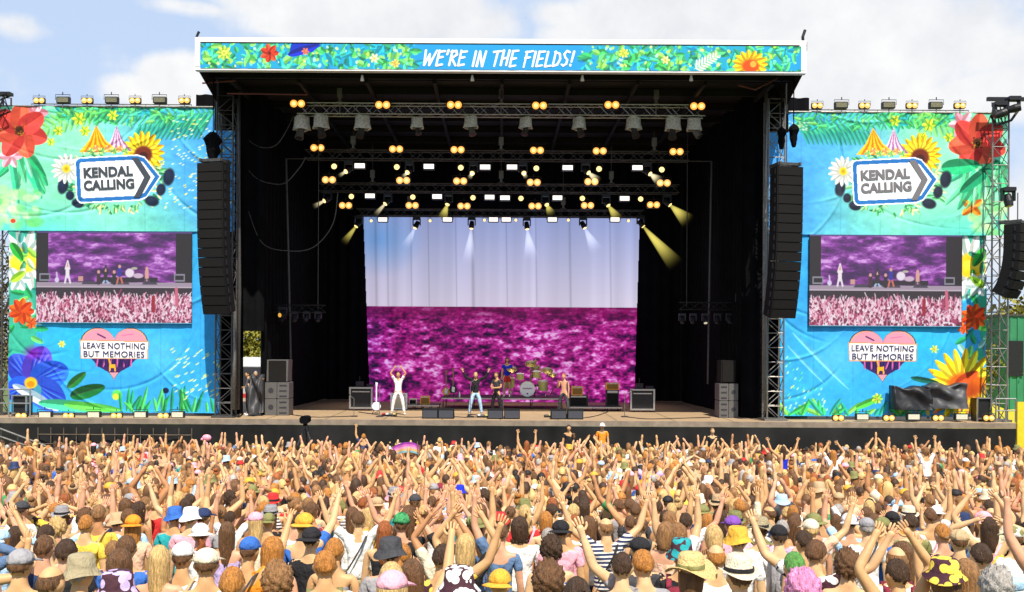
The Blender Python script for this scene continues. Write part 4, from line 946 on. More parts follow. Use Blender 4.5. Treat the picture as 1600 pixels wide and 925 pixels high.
# lights on and below the banners
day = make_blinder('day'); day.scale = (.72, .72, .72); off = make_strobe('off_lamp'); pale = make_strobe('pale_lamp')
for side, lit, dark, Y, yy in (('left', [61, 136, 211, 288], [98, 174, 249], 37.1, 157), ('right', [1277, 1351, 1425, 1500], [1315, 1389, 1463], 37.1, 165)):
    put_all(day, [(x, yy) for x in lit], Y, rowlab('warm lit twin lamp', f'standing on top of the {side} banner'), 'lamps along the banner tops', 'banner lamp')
    put_all(off, [(x, yy - 1) for x in dark], Y, rowlab('dark unlit louvred lamp', f'standing on top of the {side} banner'), 'lamps along the banner tops', 'banner lamp')
    for x in lit + dark:
        mb = MB(); a = P(x, yy + 3, Y + .06); mb.cyl(a, a - Vector((0, 0, .22)), .02, 6); o = mb.build('lamp_stand', M['steel'], None); tag(o, f'short steel stand of a {side} banner top lamp, {ORD[sorted(lit + dark).index(x)]} from left', 'lamp stand', 'stands of the banner top lamps')
for side, lit, dark in (('left', [33, 107, 182, 255], [70, 146, 219, 277]), ('right', [1310, 1389, 1466, 1545], [1348, 1428, 1503])):
    yy = 649.5 if side == 'left' else 653
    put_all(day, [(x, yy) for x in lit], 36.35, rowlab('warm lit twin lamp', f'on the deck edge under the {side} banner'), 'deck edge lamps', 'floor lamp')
    put_all(pale, [(x, yy - 1.5) for x in dark], 36.4, rowlab('pale rectangular floor lamp', f'on the deck edge under the {side} banner'), 'deck edge lamps', 'floor lamp')
# ten lamps in white weather covers
g = random.Random(3)
for i, (px, py, sz) in enumerate([(471, 196, 1.15), (501, 194, 1.1), (566, 195, 1.1), (652, 195, .85), (736, 194, .95), (822, 195, .9), (905, 196, .95), (990, 196, 1.05), (1051, 197, 1.1), (1084, 198, 1.0)]):
    t = empty('covered_lamp', P(px, py, 37.5), f'moving lamp in crumpled white cover under the front truss, {ORD[i]} from left', 'covered lamp', 'white covered lamps')
    s = sz; mb = MB(); prof = [(.20, .32), (.24, .27), (.25, .05), (.28, -.10), (.30, -.16), (.24, -.15)]; n = 18; vs = []
    for r, z in prof:
        for k in range(n): a = 2 * math.pi * k / n; q = r * s * (1 + .10 * math.sin(a * 5 + i) + .05 * g.random()); vs.append((q * math.cos(a), q * math.sin(a) * .8, (z + .02 * math.sin(a * 3 + i)) * s))
    mb.add(vs, [(j * n + k, j * n + (k + 1) % n, (j + 1) * n + (k + 1) % n, (j + 1) * n + k) for j in range(len(prof) - 1) for k in range(n)] + [tuple(range(n))]); mb.build('cover', M['white_cover'], t, True)
    d = Vector((.5 if i == 9 else g.uniform(-.2, .2), -.3, -1)).normalized(); mb = MB(); mb.cone(Vector((0, 0, -.12)), d * .48 * s, .10 * s, .15 * s, 14)
    h = mb.build('head', M['steel' if i in (0, 4, 9) else 'dark_alloy'], t, False); mb = MB(); mb.cyl(d * .48 * s, d * .49 * s, .12 * s, 14); mb.build('lens', M['glass_lens'], h)
# moving lamps with visible beams
def beam_mat(name, col, s):
    m = bpy.data.materials.new(name); m.use_nodes = True; nt = m.node_tree; nt.nodes.clear(); o = nt.nodes.new('ShaderNodeOutputMaterial'); e = nt.nodes.new('ShaderNodeEmission')
    e.inputs[0].default_value = (*col, 1); tc = nt.nodes.new('ShaderNodeTexCoord'); sp = nt.nodes.new('ShaderNodeSeparateXYZ'); nt.links.new(tc.outputs['Generated'], sp.inputs[0])
    # light thins out with distance from the lamp (local z runs along the beam)
    r = nt.nodes.new('ShaderNodeMapRange'); r.interpolation_type = 'SMOOTHSTEP'; r.inputs[1].default_value = 1.0; r.inputs[2].default_value = 0.02; r.inputs[3].default_value = 0; r.inputs[4].default_value = 1
    pw = nt.nodes.new('ShaderNodeMath'); pw.operation = 'POWER'; pw.inputs[1].default_value = 1.6; nt.links.new(sp.outputs['Z'], r.inputs[0]); nt.links.new(r.outputs[0], pw.inputs[0])
    ml = nt.nodes.new('ShaderNodeMath'); ml.operation = 'MULTIPLY'; ml.inputs[1].default_value = s; nt.links.new(pw.outputs[0], ml.inputs[0]); nt.links.new(ml.outputs[0], e.inputs[1]); nt.links.new(e.outputs[0], o.inputs['Volume']); return m
BM = {'yellow': beam_mat('beam_yellow', (1, .85, .18), 2.6), 'white': beam_mat('beam_white', (.85, .88, 1), 1.3), 'warm': beam_mat('beam_warm', (1, .85, .5), 4.5)}
def beam(p0, p1, r1, kind, label):
    p0, p1 = Vector(p0), Vector(p1); d = p1 - p0; mb = MB(); mb.cone((0, 0, 0), (0, 0, d.length), .05, r1, 20); o = mb.build('light_beam', BM[kind], None)
    o.location = p0; o.rotation_euler = d.to_track_quat('Z', 'Y').to_euler(); tag(o, label, 'light beam', 'visible light beams', 'stuff' if 0 else None); return o
BEAMS = [('upper', 40.2, [(545, 265, 528, 276, .1, 'warm'), (640, 266, 628, 278, .1, 'warm'), (740, 267, 733, 279, .12, 'warm'), (817, 267, 822, 278, .12, 'warm'), (915, 266, 936, 284, .22, 'warm'), (1011, 268, 1032, 284, .25, 'warm')]),
         ('middle', 43.1, [(512, 311, 488, 324, .14, 'warm'), (606, 314, 584, 338, .14, 'warm'), (701, 314, 690, 345, .28, 'yellow'), (852, 315, 862, 336, .25, 'yellow'), (947, 316, 968, 346, .30, 'yellow'), (1042, 316, 1078, 348, .40, 'yellow')]),
         ('lower', 46.1, [(560, 349, 535, 382, .22, 'yellow'), (651, 351, 630, 392, .3, 'white'), (737, 351, 731, 420, .4, 'white'), (823, 352, 831, 412, .45, 'white'), (911, 351, 935, 398, .42, 'white'), (1001, 349, 1060, 418, .45, 'yellow')])]
for row, Y, L in BEAMS:
    for i, (x0, y0, x1, y1, r, kd) in enumerate(L):
        a, b = P(x0, y0, Y), P(x1, y1, Y - .5); make_head(f'black moving lamp in the {row} row of the rig, {ORD[i]} from left', a, b - a, 'round_lamp', 1.0)
        beam(a + (b - a).normalized() * .22, b, r, kd, f'{ {"yellow": "yellowish", "white": "pale", "warm": "short warm"}[kd]} light beam from the {ORD[i]} moving lamp of the {row} row')
for k, xs in enumerate(((421, 441, 460, 479, 497), (1066, 1083, 1102, 1121, 1140))):
    for i, x in enumerate(xs):
        make_head(f'small unlit lamp under the low {"right" if k else "left"} side truss, {ORD[i]} from left', P(x, 497 if not k else 500, 39.9), (random.uniform(-.5, .5), -.6, -1), 'pale_lamp' if (k, i) == (1, 2) else None, .75, 'side truss lamps')
make_head('large old spotlight with amber glint hanging on the left side truss', P(442, 492, 39.6), (-.6, -1, -.1), 'day_amber', .9, None)
for i, (x, y) in enumerate(((404, 468), (1156, 470))):
    make_head(f'white topped lamp hanging above the {"right" if i else "left"} side truss', P(x, y, 39.4), (.2, -.5, -1), 'pale_lamp', .9, None)
# fittings above the speaker hangs and on the outer right tower
for (x, y, Y, d, lab) in ((1575, 312, 35.6, (.1, -.2, -1), 'black lamp hanging on the outer right tower above the outer speakers'), (1562, 178, 36.2, (1, -.2, .35), 'black lamp aimed sideways on top of the outer right tower'), (1583, 170, 36.2, (1, -.5, .2), 'second black lamp on the head of the outer right tower')):
    make_head(lab, P(x, y, Y), d, None, 1.25, None)
mb = MB(); mb.box(P(1573, 155, 36.6), (1.5, .12, .14)); mb.tube([P(1548, 180, 36.6), P(1556, 196, 36.6), P(1580, 188, 36.5), P(1594, 168, 36.5)], .05, 6)
for q in range(5): mb.cyl(P(1550 + q * 6, 160, 36.6), P(1556 + q * 5, 192, 36.6), .025, 5)
tag(mb.build('tower_head', M['black_metal'], None), 'black bar and bracket crowning the outer right tower', 'bracket')
mb = MB(); mb.box(P(4, 147, 37), (.7, .3, .12)); truss_mb(P(-12, 170, 37), P(13, 160, 37), .35, .6, .3, .03, .02, mb); tag(mb.build('tower_head', M['black_metal'], None), 'black bracket at the top left corner beside the red flower', 'bracket')
def dark_bundle(px, py, w, h, label, m='black_cloth'):
    c = P(px, py, 34.9); mb = MB(); g2 = random.Random(int(px)); prof = [(.3, 1), (.8, .75), (1, .45), (.7, .05), (.75, -.3), (.5, -.75), (.35, -1)]; n = 12; vs = []
    for r, z in prof:
        for k in range(n): a = 2 * math.pi * k / n; q = r * w * (1 + g2.uniform(-.2, .2)); vs.append((c.x + q * math.cos(a), c.y + q * math.sin(a), c.z + z * h))
    mb.add(vs, [(j * n + k, (j + 1) * n + k, (j + 1) * n + (k + 1) % n, j * n + (k + 1) % n) for j in range(len(prof) - 1) for k in range(n)] + [tuple(range(n))])
    mb.cyl(c + Vector((0, 0, h * .9)), Vector((c.x, c.y, XZ(px, 118, 34.9)[1])), .02, 6)
    return tag(mb.build('chain_bag', M[m], None), label, 'chain bag', 'chain bags above the speaker hangs')
dark_bundle(333, 229, .32, .52, 'dark lumpy chain bag above the left speaker hang')
dark_bundle(1221, 216, .17, .40, 'left one of two black bags above the right speaker hang'); dark_bundle(1240, 212, .18, .42, 'right one of two black bags above the right speaker hang')

# ================================================================ SPEAKERS
def line_array(px, py, Y, n, w, ch, yaw, curve, label, group='hanging speaker columns'):
    t = empty('speaker_column', P(px, py, Y), label, 'speakers', group, rz=yaw)
    mb = MB()
    for s in (-1, 1): mb.box((s * w * .38, .1, .10), (.07, .8, .12))
    mb.box((0, -.2, .10), (w * .9, .08, .10)); mb.box((0, .35, .10), (w * .9, .08, .10)); mb.cyl((0, 0, .1), (0, 0, 1.2), .02, 6); mb.build('hanging_frame', M['dark_alloy'], t)
    y, z, ang = 0.0, 0.0, 0.0
    for i in range(n):
        ang = curve * (i / max(1, n - 1)) ** 2.2; rm = Matrix.Rotation(ang, 3, 'X'); dn = rm @ Vector((0, 0, -1)); c = Vector((0, y, z)) + dn * ch / 2
        mb = MB(); mb.box(c, (w, .55, ch * .975), rm); o = mb.build('cabinet', M['speaker_box'], t)
        mb = MB(); mb.box(c + rm @ Vector((0, -.285, 0)), (w * .93, .03, ch * .90), rm); mb.build('grille', M['speaker_grille'], o)
        mb = MB()
        for s in (-1, 1): mb.box(c + rm @ Vector((s * (w / 2 + .012), -.12, 0)), (.02, .07, ch * .55), rm)
        mb.build('rigging_plate', M['black_metal'], o)
        p = Vector((0, y, z)) + dn * ch; y, z = p.y, p.z
    return t
line_array(334, 256, 34.9, 16, 1.02, .34, R(-12), R(16), 'tall curved column of black speakers hanging left of the stage')
line_array(1229, 262, 34.9, 16, 1.02, .34, R(12), R(16), 'tall curved column of black speakers hanging right of the stage')
line_array(1590, 352, 35.4, 8, 1.05, .33, R(40), R(30), 'shorter column of speakers hanging at the far right edge')
def stack(px0, px1, ytop, ybot, Y, label, tall):
    a, b = P(px0, ybot, Y), P(px1, ybot, Y); w = b.x - a.x; z0 = DK; H = XZ(px0, ytop, Y)[1] - z0; cx = (a.x + b.x) / 2
    t = empty('speaker_stack', (cx, Y, z0), label, 'speaker stack', 'speaker stacks on the stage', ab=True); hb = H * .6
    for r in range(2):
        for c_ in range(2):
            zc = z0 + hb * (r + .5) / 2; xc = cx - w / 4 + c_ * w / 2; mb = MB(); mb.bevbox((xc, Y + .35, zc), (w / 2 - .02, .8, hb / 2 - .02), .02); o = mb.build('sub_cabinet', M['side_box'], t)
            mb = MB()
            if (c_ == 1) == (cx < 0):
                for q in range(3): mb.box((xc, Y - .055, zc - hb * .17 + q * hb * .16), (w * .3, .02, .05))
            else: mb.cyl((xc, Y - .05, zc), (xc, Y - .06, zc), w * .11, 14)
            mb.build('port', M['glass_lens'], o)
    zt = z0 + hb + .02; mb = MB(); tp = .9 if tall else .78; hw = w * tp / 2
    mb.prism([(cx - hw, zt), (cx + hw * .92, zt), (cx + hw, z0 + H), (cx - hw * .95, z0 + H)], Y + .02, Y + .75); o = mb.build('top_cabinet', M['speaker_grille'] if not tall else M['side_box'], t)
    mb = MB(); mb.box((cx, Y, (zt + z0 + H) / 2), (hw * 1.6, .03, H * .36)); mb.build('grille', M['speaker_grille'], o)
stack(414, 452, 562, 644, 38.0, 'grey speaker stack on the left of the deck beside the crew', True); stack(1123, 1153, 563, 646, 38.0, 'grey speaker stack on the right of the deck beside the tower', False)
def wedge(px, py, Y, label, w=.58):
    c = P(px, py, Y); t = empty('floor_monitor', (c.x, Y, DK), label, 'monitor speaker', 'floor monitor speakers', ab=True)
    mb = MB(); mb.prism_x([(Y - .05, DK), (Y + .48, DK), (Y + .52, DK + .12), (Y + .12, DK + .40), (Y - .05, DK + .34)], c.x - w / 2, c.x + w / 2); mb.build('cabinet', M['speaker_box'], t)
    mb = MB(); mb.box((c.x, Y - .06, DK + .18), (w * .9, .02, .28)); mb.build('grille', M['side_grille'], t)
M['side_grille'] = mat('side_grille', (.045, .05, .065), .7, var=.3, scale=60)
for i, (a, b, w1) in enumerate(((672, 697, 'below the white combo amplifier'), (774, 800, 'in front of the kneeling dark figure'), (873, 899, 'in front of the bare chested performer'))):
    wedge(a, 650, 36.75, f'left wedge of the floor monitor pair {["nearest the white clad performer", "at centre stage", "nearest the bare chested performer"][i]}', .60); wedge(b, 650, 36.75, f'right wedge of the floor monitor pair {["nearest the white clad performer", "at centre stage", "nearest the bare chested performer"][i]}', .60)

# ================================================================ RISERS, DRUMS, AMPS, CASES
def onz(px, py, Y): return P(px, py, Y)
def riser(px0, px1, h, Y, dep, label):
    a, b = P(px0, 630, Y).x, P(px1, 630, Y).x; t = empty('riser', ((a + b) / 2, Y, DK), label, 'riser', 'low black risers on the stage', ab=True)
    mb = MB(); mb.box(((a + b) / 2, Y + dep / 2, DK + h - .04), (b - a, dep, .08)); mb.build('top', M['black_metal'], t); mb = MB(); mb.box(((a + b) / 2, Y - .012, DK + h - .05), (b - a, .02, .06)); mb.build('edge', M['alloy'], t)
    mb = MB(); n = 4
    for k in range(n + 1): x = a + .06 + (b - a - .12) * k / n; mb.cyl((x, Y + .1, DK), (x, Y + .1, DK + h - .08), .025, 6); mb.cyl((x, Y + dep - .1, DK), (x, Y + dep - .1, DK + h - .08), .025, 6)
    mb.build('leg', M['dark_alloy'], t); return DK + h
ZR = riser(690, 880, .52, 42.4, 2.6, 'wide black drum riser at centre stage'); ZL = riser(630, 686, .22, 42.0, 1.2, 'low riser holding the small amplifiers left of the drums'); ZG = riser(888, 972, .20, 41.6, 1.2, 'low riser holding the amplifiers right of the drums')
def amp(px, py0, py1, w, z, Y, m, label, head=None, grill='speaker_grille'):
    x = P(px, py1, Y).x; h = (py1 - py0) * Y / F; wd = w * Y / F; t = empty('amplifier', (x, Y, z), label, 'amplifier', 'guitar amplifiers', ab=True)
    mb = MB(); mb.bevbox((x, Y + .15, z + h / 2), (wd, .3, h), .02); mb.build('case', M[m], t); mb = MB(); mb.box((x, Y - .01, z + h * .42), (wd * .82, .02, h * .66)); mb.build('grille', M[grill], t)
    mb = MB(); mb.box((x, Y - .01, z + h * .87), (wd * .8, .02, h * .13))
    for k in range(5): mb.cyl((x - wd * .3 + k * wd * .15, Y - .02, z + h * .87), (x - wd * .3 + k * wd * .15, Y - .04, z + h * .87), .012, 6)
    mb.build('control_panel', M['alloy'], t); return z + h
M['cream_grille'] = mat('cream_grille', (.55, .48, .34), .9, var=.2, scale=50)
M['amber_grille'] = mat('amber_grille', (.22, .12, .03), .9, var=.4, scale=50)
amp(623, 608, 633, 26, ZL - .2, 41.8, 'white', 'white combo amplifier behind the white clad performer', grill='cream_grille'); amp(645, 622, 631, 12, ZL, 42.1, 'cream', 'small pale amplifier between the white combo and the orange amplifier')
amp(664, 617, 630, 15, ZL, 42.1, 'orange_vinyl', 'small orange amplifier on the low riser left of the drums', grill='amber_grille')
z1 = amp(904, 613, 630, 30, ZG, 41.8, 'black_metal', 'black speaker cabinet under an orange amplifier'); amp(902, 598, 612, 18, z1, 41.8, 'orange_vinyl', 'orange combo amplifier on top of the black cabinet', grill='amber_grille')
z2 = amp(957, 604, 630, 20, ZG, 41.8, 'black_metal', 'tall black bass cabinet under a yellow amplifier head'); amp(957, 592, 603, 21, z2, 41.8, 'orange_vinyl', 'yellow orange amplifier head on the tall bass cabinet', grill='amber_grille')
def case(px0, px1, py0, Y, label, legs=True):
    a, b = P(px0, 620, Y).x, P(px1, 620, Y).x; z1 = XZ(px0, py0, Y)[1]; zb = DK + .12; cx = (a + b) / 2; t = empty('equipment_rack', (cx, Y, DK), label, 'equipment rack', 'racks on the stage', ab=True)
    mb = MB(); mb.box((cx, Y + .35, (zb + z1) / 2), (b - a - .04, .6, z1 - zb - .04)); mb.build('case', M['black_metal'], t); mb = MB(); r = .035
    for x in (a, b): mb.box((x, Y, (zb + z1) / 2), (.07, .06, z1 - zb + .07))
    for z in (zb, z1): mb.box((cx, Y - .002, z), (b - a, .06, .07))
    mb.box((cx, Y + .01, z1 - .16), ((b - a) * .8, .04, .05)); mb.build('rim', M['alloy'], t)
    for s in (a + .15, b - .15):
        mb = MB(); mb.cyl((s - .03, Y + .1, DK + .06), (s + .03, Y + .1, DK + .06), .06, 12); mb.build('castor', M['black_metal'], t)
    mb = MB(); mb.box((cx - .1, Y + .3, z1 + .16), (.3, .3, .2)); mb.cyl((cx - .1, Y + .3, z1 + .2), (cx - .1, Y + .3, z1 + .5), .02, 6); mb.box((cx + .35, Y + .3, z1 + .1), (.3, .2, .1)); mb.build('console', M['black_metal'], t)
case(547, 581, 606, 41.0, 'silver edged equipment rack left of the backdrop'); case(986, 1022, 609, 41.0, 'silver edged equipment rack right of the backdrop')
def drumkit():
    Y = 42.9; x0 = P(824, 610, Y).x; t = empty('drum_kit', (x0, Y, ZR), 'drum kit with white front head on the central riser', 'drum kit', ab=True)
    zc = ZR + .36; mb = MB(); mb.cyl((x0, Y, zc), (x0, Y + .45, zc), .35, 28); b = mb.build('bass_drum', M['shell_yellow'], t, False)
    mb = MB(); mb.cyl((x0, Y - .012, zc), (x0, Y - .02, zc), .335, 28); mb.build('drum_head', M['white'], b)
    M['magenta_ink'] = mat('magenta_ink', (.25, .02, .16), .5); mb = MB()
    for k in range(9): mb.box((x0 - .20 + k * .05, Y - .024, zc + .03 + .012 * math.sin(k * 2.1)), (.034, .006, .05))
    mb.cyl((x0 + .0, Y - .022, zc - .2), (x0 + .0, Y - .027, zc - .2), .04, 12); mb.build('head_lettering', M['magenta_ink'], b)
    mb = MB()
    for k in range(8): a = k * .785; mb.cyl((x0 + .352 * math.cos(a), Y - .03, zc + .352 * math.sin(a)), (x0 + .352 * math.cos(a), Y + .05, zc + .352 * math.sin(a)), .015, 5)
    mb.build('hoop_claw', M['alloy'], b)
    for (dx, dy, dz, r, h) in ((-.32, .15, .92, .17, .24), (.42, .15, 1.02, .17, .26), (-.75, .6, .62, .2, .42), (.72, .5, .5, .22, .42)):
        mb = MB(); mb.cyl((x0 + dx, Y + dy, ZR + dz - h / 2), (x0 + dx, Y + dy - .05, ZR + dz + h / 2), r, 20); o = mb.build('tom', M['shell_yellow'], t); mb = MB(); mb.cyl((x0 + dx, Y + dy - .05, ZR + dz + h / 2), (x0 + dx, Y + dy - .052, ZR + dz + h / 2 + .012), r + .012, 20); mb.build('drum_skin', M['white'], o)
        mb = MB(); mb.cyl((x0 + dx, Y + dy, ZR), (x0 + dx, Y + dy, ZR + dz - h / 2), .015, 5); mb.build('tom_leg', M['alloy'], t)
    for (dx, dy, z, r) in ((-.7, .2, 1.25, .24), (.15, .5, 1.5, .26), (.9, .2, 1.2, .26), (1.15, .6, 1.0, .2)):
        mb = MB(); mb.cyl((x0 + dx, Y + dy, ZR), (x0 + dx, Y + dy, ZR + z), .014, 5)
        for k in range(3): a = k * 2.1; mb.cyl((x0 + dx, Y + dy, ZR + .3), (x0 + dx + .25 * math.cos(a), Y + dy + .25 * math.sin(a), ZR + .01), .01, 5)
        s_ = mb.build('cymbal_stand', M['alloy'], t); mb = MB(); mb.cone((x0 + dx, Y + dy, ZR + z - .01), (x0 + dx, Y + dy - .02, ZR + z + .02), r, .03, 24); mb.build('cymbal', M['cymbal'], s_)
    mb = MB(); mb.cyl((x0 + .35, Y + 1.0, ZR + .45), (x0 + .35, Y + 1.0, ZR + .52), .18, 16); mb.cyl((x0 + .35, Y + 1.0, ZR), (x0 + .35, Y + 1.0, ZR + .45), .03, 6); mb.build('stool', M['black_metal'], t)
drumkit()
def guitar(px, Y, z, label, body, lean=.12, hgt=1.05):
    x = P(px, 620, Y).x; t = empty('guitar', (x, Y, z), label, 'guitar', 'guitars standing on the stage', ab=True); mb = MB(); a = np.linspace(0, 2 * math.pi, 30, endpoint=False)
    pts = []
    for q in a: r = .19 * (1 + .18 * math.cos(2 * q)) * (.86 if math.sin(q) > .2 else 1); pts.append((x + r * math.cos(q) * .82, z + .33 + r * math.sin(q) * 1.15))
    mb.prism(pts, Y, Y + .06); b = mb.build('body', M[body], t); mb = MB(); mb.prism([(x - .07, z + .22), (x + .06, z + .2), (x + .08, z + .42), (x - .05, z + .46)], Y - .012, Y - .003); mb.build('scratch_plate', M['white'], b)
    mb = MB(); mb.box((x, Y + .03, z + .80), (.05, .03, .62)); mb.prism([(x - .03, z + 1.10), (x + .03, z + 1.10), (x + .06, z + 1.27), (x - .04, z + 1.29)], Y + .015, Y + .045); mb.build('neck', M['blue_white' if body == 'blue_white' else 'wood'], t)
    mb = MB(); mb.tube([(x - .16, Y - .1, z), (x, Y + .1, z + .28), (x + .16, Y - .1, z)], .014, 5); mb.tube([(x, Y + .3, z), (x, Y + .1, z + .28), (x, Y + .08, z + .7)], .014, 5); mb.build('stand', M['black_metal'], t)
guitar(588, 39.2, DK, 'pale lilac electric guitar on a stand left of the white clad performer', 'blue_white'); guitar(708, 43.0, ZR, 'dark guitar leaning on the riser left of the performer in jeans', 'black_metal'); guitar(697, 43.2, ZR - .1, 'orange brown guitar standing at the left end of the drum riser', 'orange_vinyl')
def mic(px, py, Y, h, label, lean=0):
    x = P(px, py, Y).x; t = empty('microphone_stand', (x, Y, DK), label, 'microphone stand', 'microphone stands', ab=True); mb = MB(); mb.cyl((x, Y, DK), (x, Y, DK + .03), .15, 18); mb.build('base', M['black_metal'], t)
    mb = MB(); mb.cyl((x, Y, DK), (x, Y, DK + h), .013, 6); mb.cyl((x, Y, DK + h), (x + lean, Y + .15, DK + h + .12), .011, 6); mb.build('pole', M['steel'], t); mb = MB(); mb.sphere((x + lean, Y + .18, DK + h + .14), (.03, .05, .03), 8, 6); mb.build('microphone', M['black_metal'], t)
mic(786, 650, 37.6, 1.5, 'thin microphone stand in front of the blue shirted performer'); mic(887, 650, 37.7, 1.5, 'microphone stand beside the bare chested performer'); mic(593, 650, 37.5, 1.1, 'short microphone stand near the lilac guitar'); mic(735, 650, 37.8, 1.35, 'microphone stand beside the performer in jeans', .2); mic(976, 650, 38.2, .9, 'low microphone stand right of the bass cabinet', .3); mic(553, 650, 37.6, .7, 'very low microphone stand left of the lilac guitar', -.2)
# left wing clutter: wrapped rolls; covered gear at right; rails
def lump(name, px0, px1, py0, py1, Y, dep, m, label, cat, seed, amp=.12, par=None):
    g2 = np.random.default_rng(seed); a, b = P(px0, py1, Y), P(px1, py0, Y); nx, nz = 26, 14; ph = g2.random(8) * 6; vs = []
    # draped skin round a box, pulled into folds
    for j in range(nz):
        for i in range(nx):
            u, v = i / (nx - 1), j / (nz - 1); x = a.x + (b.x - a.x) * u; z = a.z + (b.z - a.z) * (v * (1 - .14 * math.sin(u * 5 + ph[0]) ** 2))
            y = Y - amp * (math.sin(u * 7 + ph[1] + 6 * v * v) * .5 + math.sin(u * 15 + ph[2] + 2 * math.sin(v * 3 + ph[3])) * .22 + .2 * math.sin(v * 9 + u * 3)) - .12 * (1 - v); vs.append((x, y, z))
    n = nx * nz; vs += [(x, Y + dep, z) for x, y, z in vs]
    fs = [(j * nx + i, j * nx + i + 1, (j + 1) * nx + i + 1, (j + 1) * nx + i) for j in range(nz - 1) for i in range(nx - 1)]; fs += [tuple(n + k for k in reversed(f)) for f in fs]
    fs += [((nz - 1) * nx + i, (nz - 1) * nx + i + 1, n + (nz - 1) * nx + i + 1, n + (nz - 1) * nx + i) for i in range(nx - 1)] + [(j * nx, (j + 1) * nx, n + (j + 1) * nx, n + j * nx) for j in range(nz - 1)] + [(j * nx + nx - 1, n + j * nx + nx - 1, n + (j + 1) * nx + nx - 1, (j + 1) * nx + nx - 1) for j in range(nz - 1)]
    mb = MB(); mb.add(vs, fs); return tag(mb.build(name, M[m], par, True), label, cat)
M['dark_tarp'] = mat('dark_tarp', (.010, .010, .012), .5, var=.3, scale=3, bump=.4, bscale=5); M['grey_tarp'] = mat('grey_tarp', (.055, .055, .06), .5, var=.3, scale=3, bump=.4, bscale=5)
lump('covered_equipment', 1397, 1456, 603, 640, 36.55, .5, 'dark_tarp', 'black tarpaulin over gear in front of the right banner', 'covered gear', 1); lump('covered_equipment', 1448, 1510, 598, 638, 36.7, .5, 'grey_tarp', 'shiny grey draped cover beside the black tarpaulin and sunflower', 'covered gear', 2, .2)
lump('cable_heap', 385, 410, 585, 645, 37.6, .5, 'grey_tarp', 'silvery wrapped cable looms heaped beside the left speaker stack', 'cable heap', 5, .3)
def rail(px0, px1, Y, label, h=1.05):
    a, b = P(px0, 650, Y).x, P(px1, 650, Y).x; t = empty('guard_rail', ((a + b) / 2, Y, DK), label, 'guard rail', 'guard rails at the deck ends', ab=True)
    for k in range(3): x = a + (b - a) * k / 2; mb = MB(); mb.cyl((x, Y, DK), (x, Y, DK + h), .03, 8); mb.build('post', M['alloy'], t)
    mb = MB(); mb.cyl((a, Y, DK + h), (b, Y, DK + h), .028, 8); mb.cyl((a, Y, DK + h * .5), (b, Y, DK + h * .5), .024, 8); mb.build('rail', M['alloy'], t)
rail(-20, 47, 36.3, 'pale guard rail at the far left end of the deck'); rail(1556, 1587, 36.4, 'steel guard rail at the far right end of the deck', .9)
def frame_box(px0, px1, py0, py1, Y, label):
    a, b = P(px0, py1, Y), P(px1, py0, Y); t = empty('framed_case', ((a.x + b.x) / 2, Y, DK), label, 'case', 'small cases on the wings', ab=True); mb = MB(); mb.box(((a.x + b.x) / 2, Y + .3, (DK + b.z) / 2), (b.x - a.x - .05, .5, b.z - DK - .04)); mb.build('case', M['black_metal'], t); mb = MB()
    for x in (a.x, b.x): mb.box((x, Y, (DK + b.z) / 2), (.05, .05, b.z - DK))
    mb.box(((a.x + b.x) / 2, Y, b.z), (b.x - a.x + .05, .055, .05)); mb.box(((a.x + b.x) / 2, Y, DK + .12), (b.x - a.x, .052, .05)); mb.build('rim', M['alloy'], t)
frame_box(19, 41, 618, 645, 36.7, 'black case with pale frame in front of the blue flower'); frame_box(1527, 1549, 622, 650, 36.7, 'black case with pale frame right of the sunflower')
# camera on tripod in the pit
tp = empty('tripod_camera', (P(477, 700, 34.5).x, 34.5, 0), 'covered camera on a tall dark tripod in front of the stage', 'camera', ab=True); c = P(477, 665, 34.5)
for k, (dx, dy) in enumerate(((-.42, -.1), (.42, -.1), (.05, .4))): mb = MB(); mb.cyl(c, (c.x + dx, c.y + dy, c.z - 1.15), .03, 6); mb.cyl((c.x + dx * .55, c.y + dy * .55, c.z - .63), (c.x + dx * 1.0, c.y + dy, c.z - 1.16), .042, 6); mb.build('leg', M['dark_alloy'], tp)
mb = MB(); mb.box((c.x, c.y + .05, (c.z - 1.16) / 2), (1.3, 1.0, c.z - 1.16)); mb.build('platform', M['black_metal'], tp)
mb = MB(); mb.bevbox((c.x, c.y, c.z + .22), (.30, .6, .26), .06); mb.cone((c.x, c.y + .3, c.z + .22), (c.x, c.y + .55, c.z + .22), .08, .1, 12); mb.cyl((c.x, c.y, c.z), (c.x, c.y, c.z + .12), .08, 10); mb.cyl((c.x + .1, c.y - .25, c.z + .12), (c.x + .25, c.y - .6, c.z - .1), .015, 6); mb.build('camera_body', M['black_cloth'], tp)
# yellow ply board at the right frame edge; sloping black ramp covers at the left
a = P(1589, 628, 34.6); b = P(1640, 700, 34.6); mb = MB(); mb.box(((a.x + b.x) / 2, 34.6, a.z / 2), (b.x - a.x, .08, a.z)); tag(mb.build('hoarding', M['yellow_ply'], None), 'bright yellow hoarding board at the right edge by the stage end', 'hoarding')
rp = empty('ramp_rail', (P(20, 680, 35.5).x, 35.5, 0), 'sloping dark rails descending at the lower left end of the stage', 'ramp rail', ab=True)
for k in range(3):
    mb = MB(); mb.cyl(P(-20, 662 + k * 13, 35.4), P(75, 698 + k * 10, 35.4), .035, 8); mb.build('rail', M['steel'], rp)
for k in range(3): q = P(2 + k * 26, 670 + k * 10, 35.4); mb = MB(); mb.cyl(q, (q.x, q.y, 0), .03, 6); mb.build('post', M['dark_alloy'], rp)
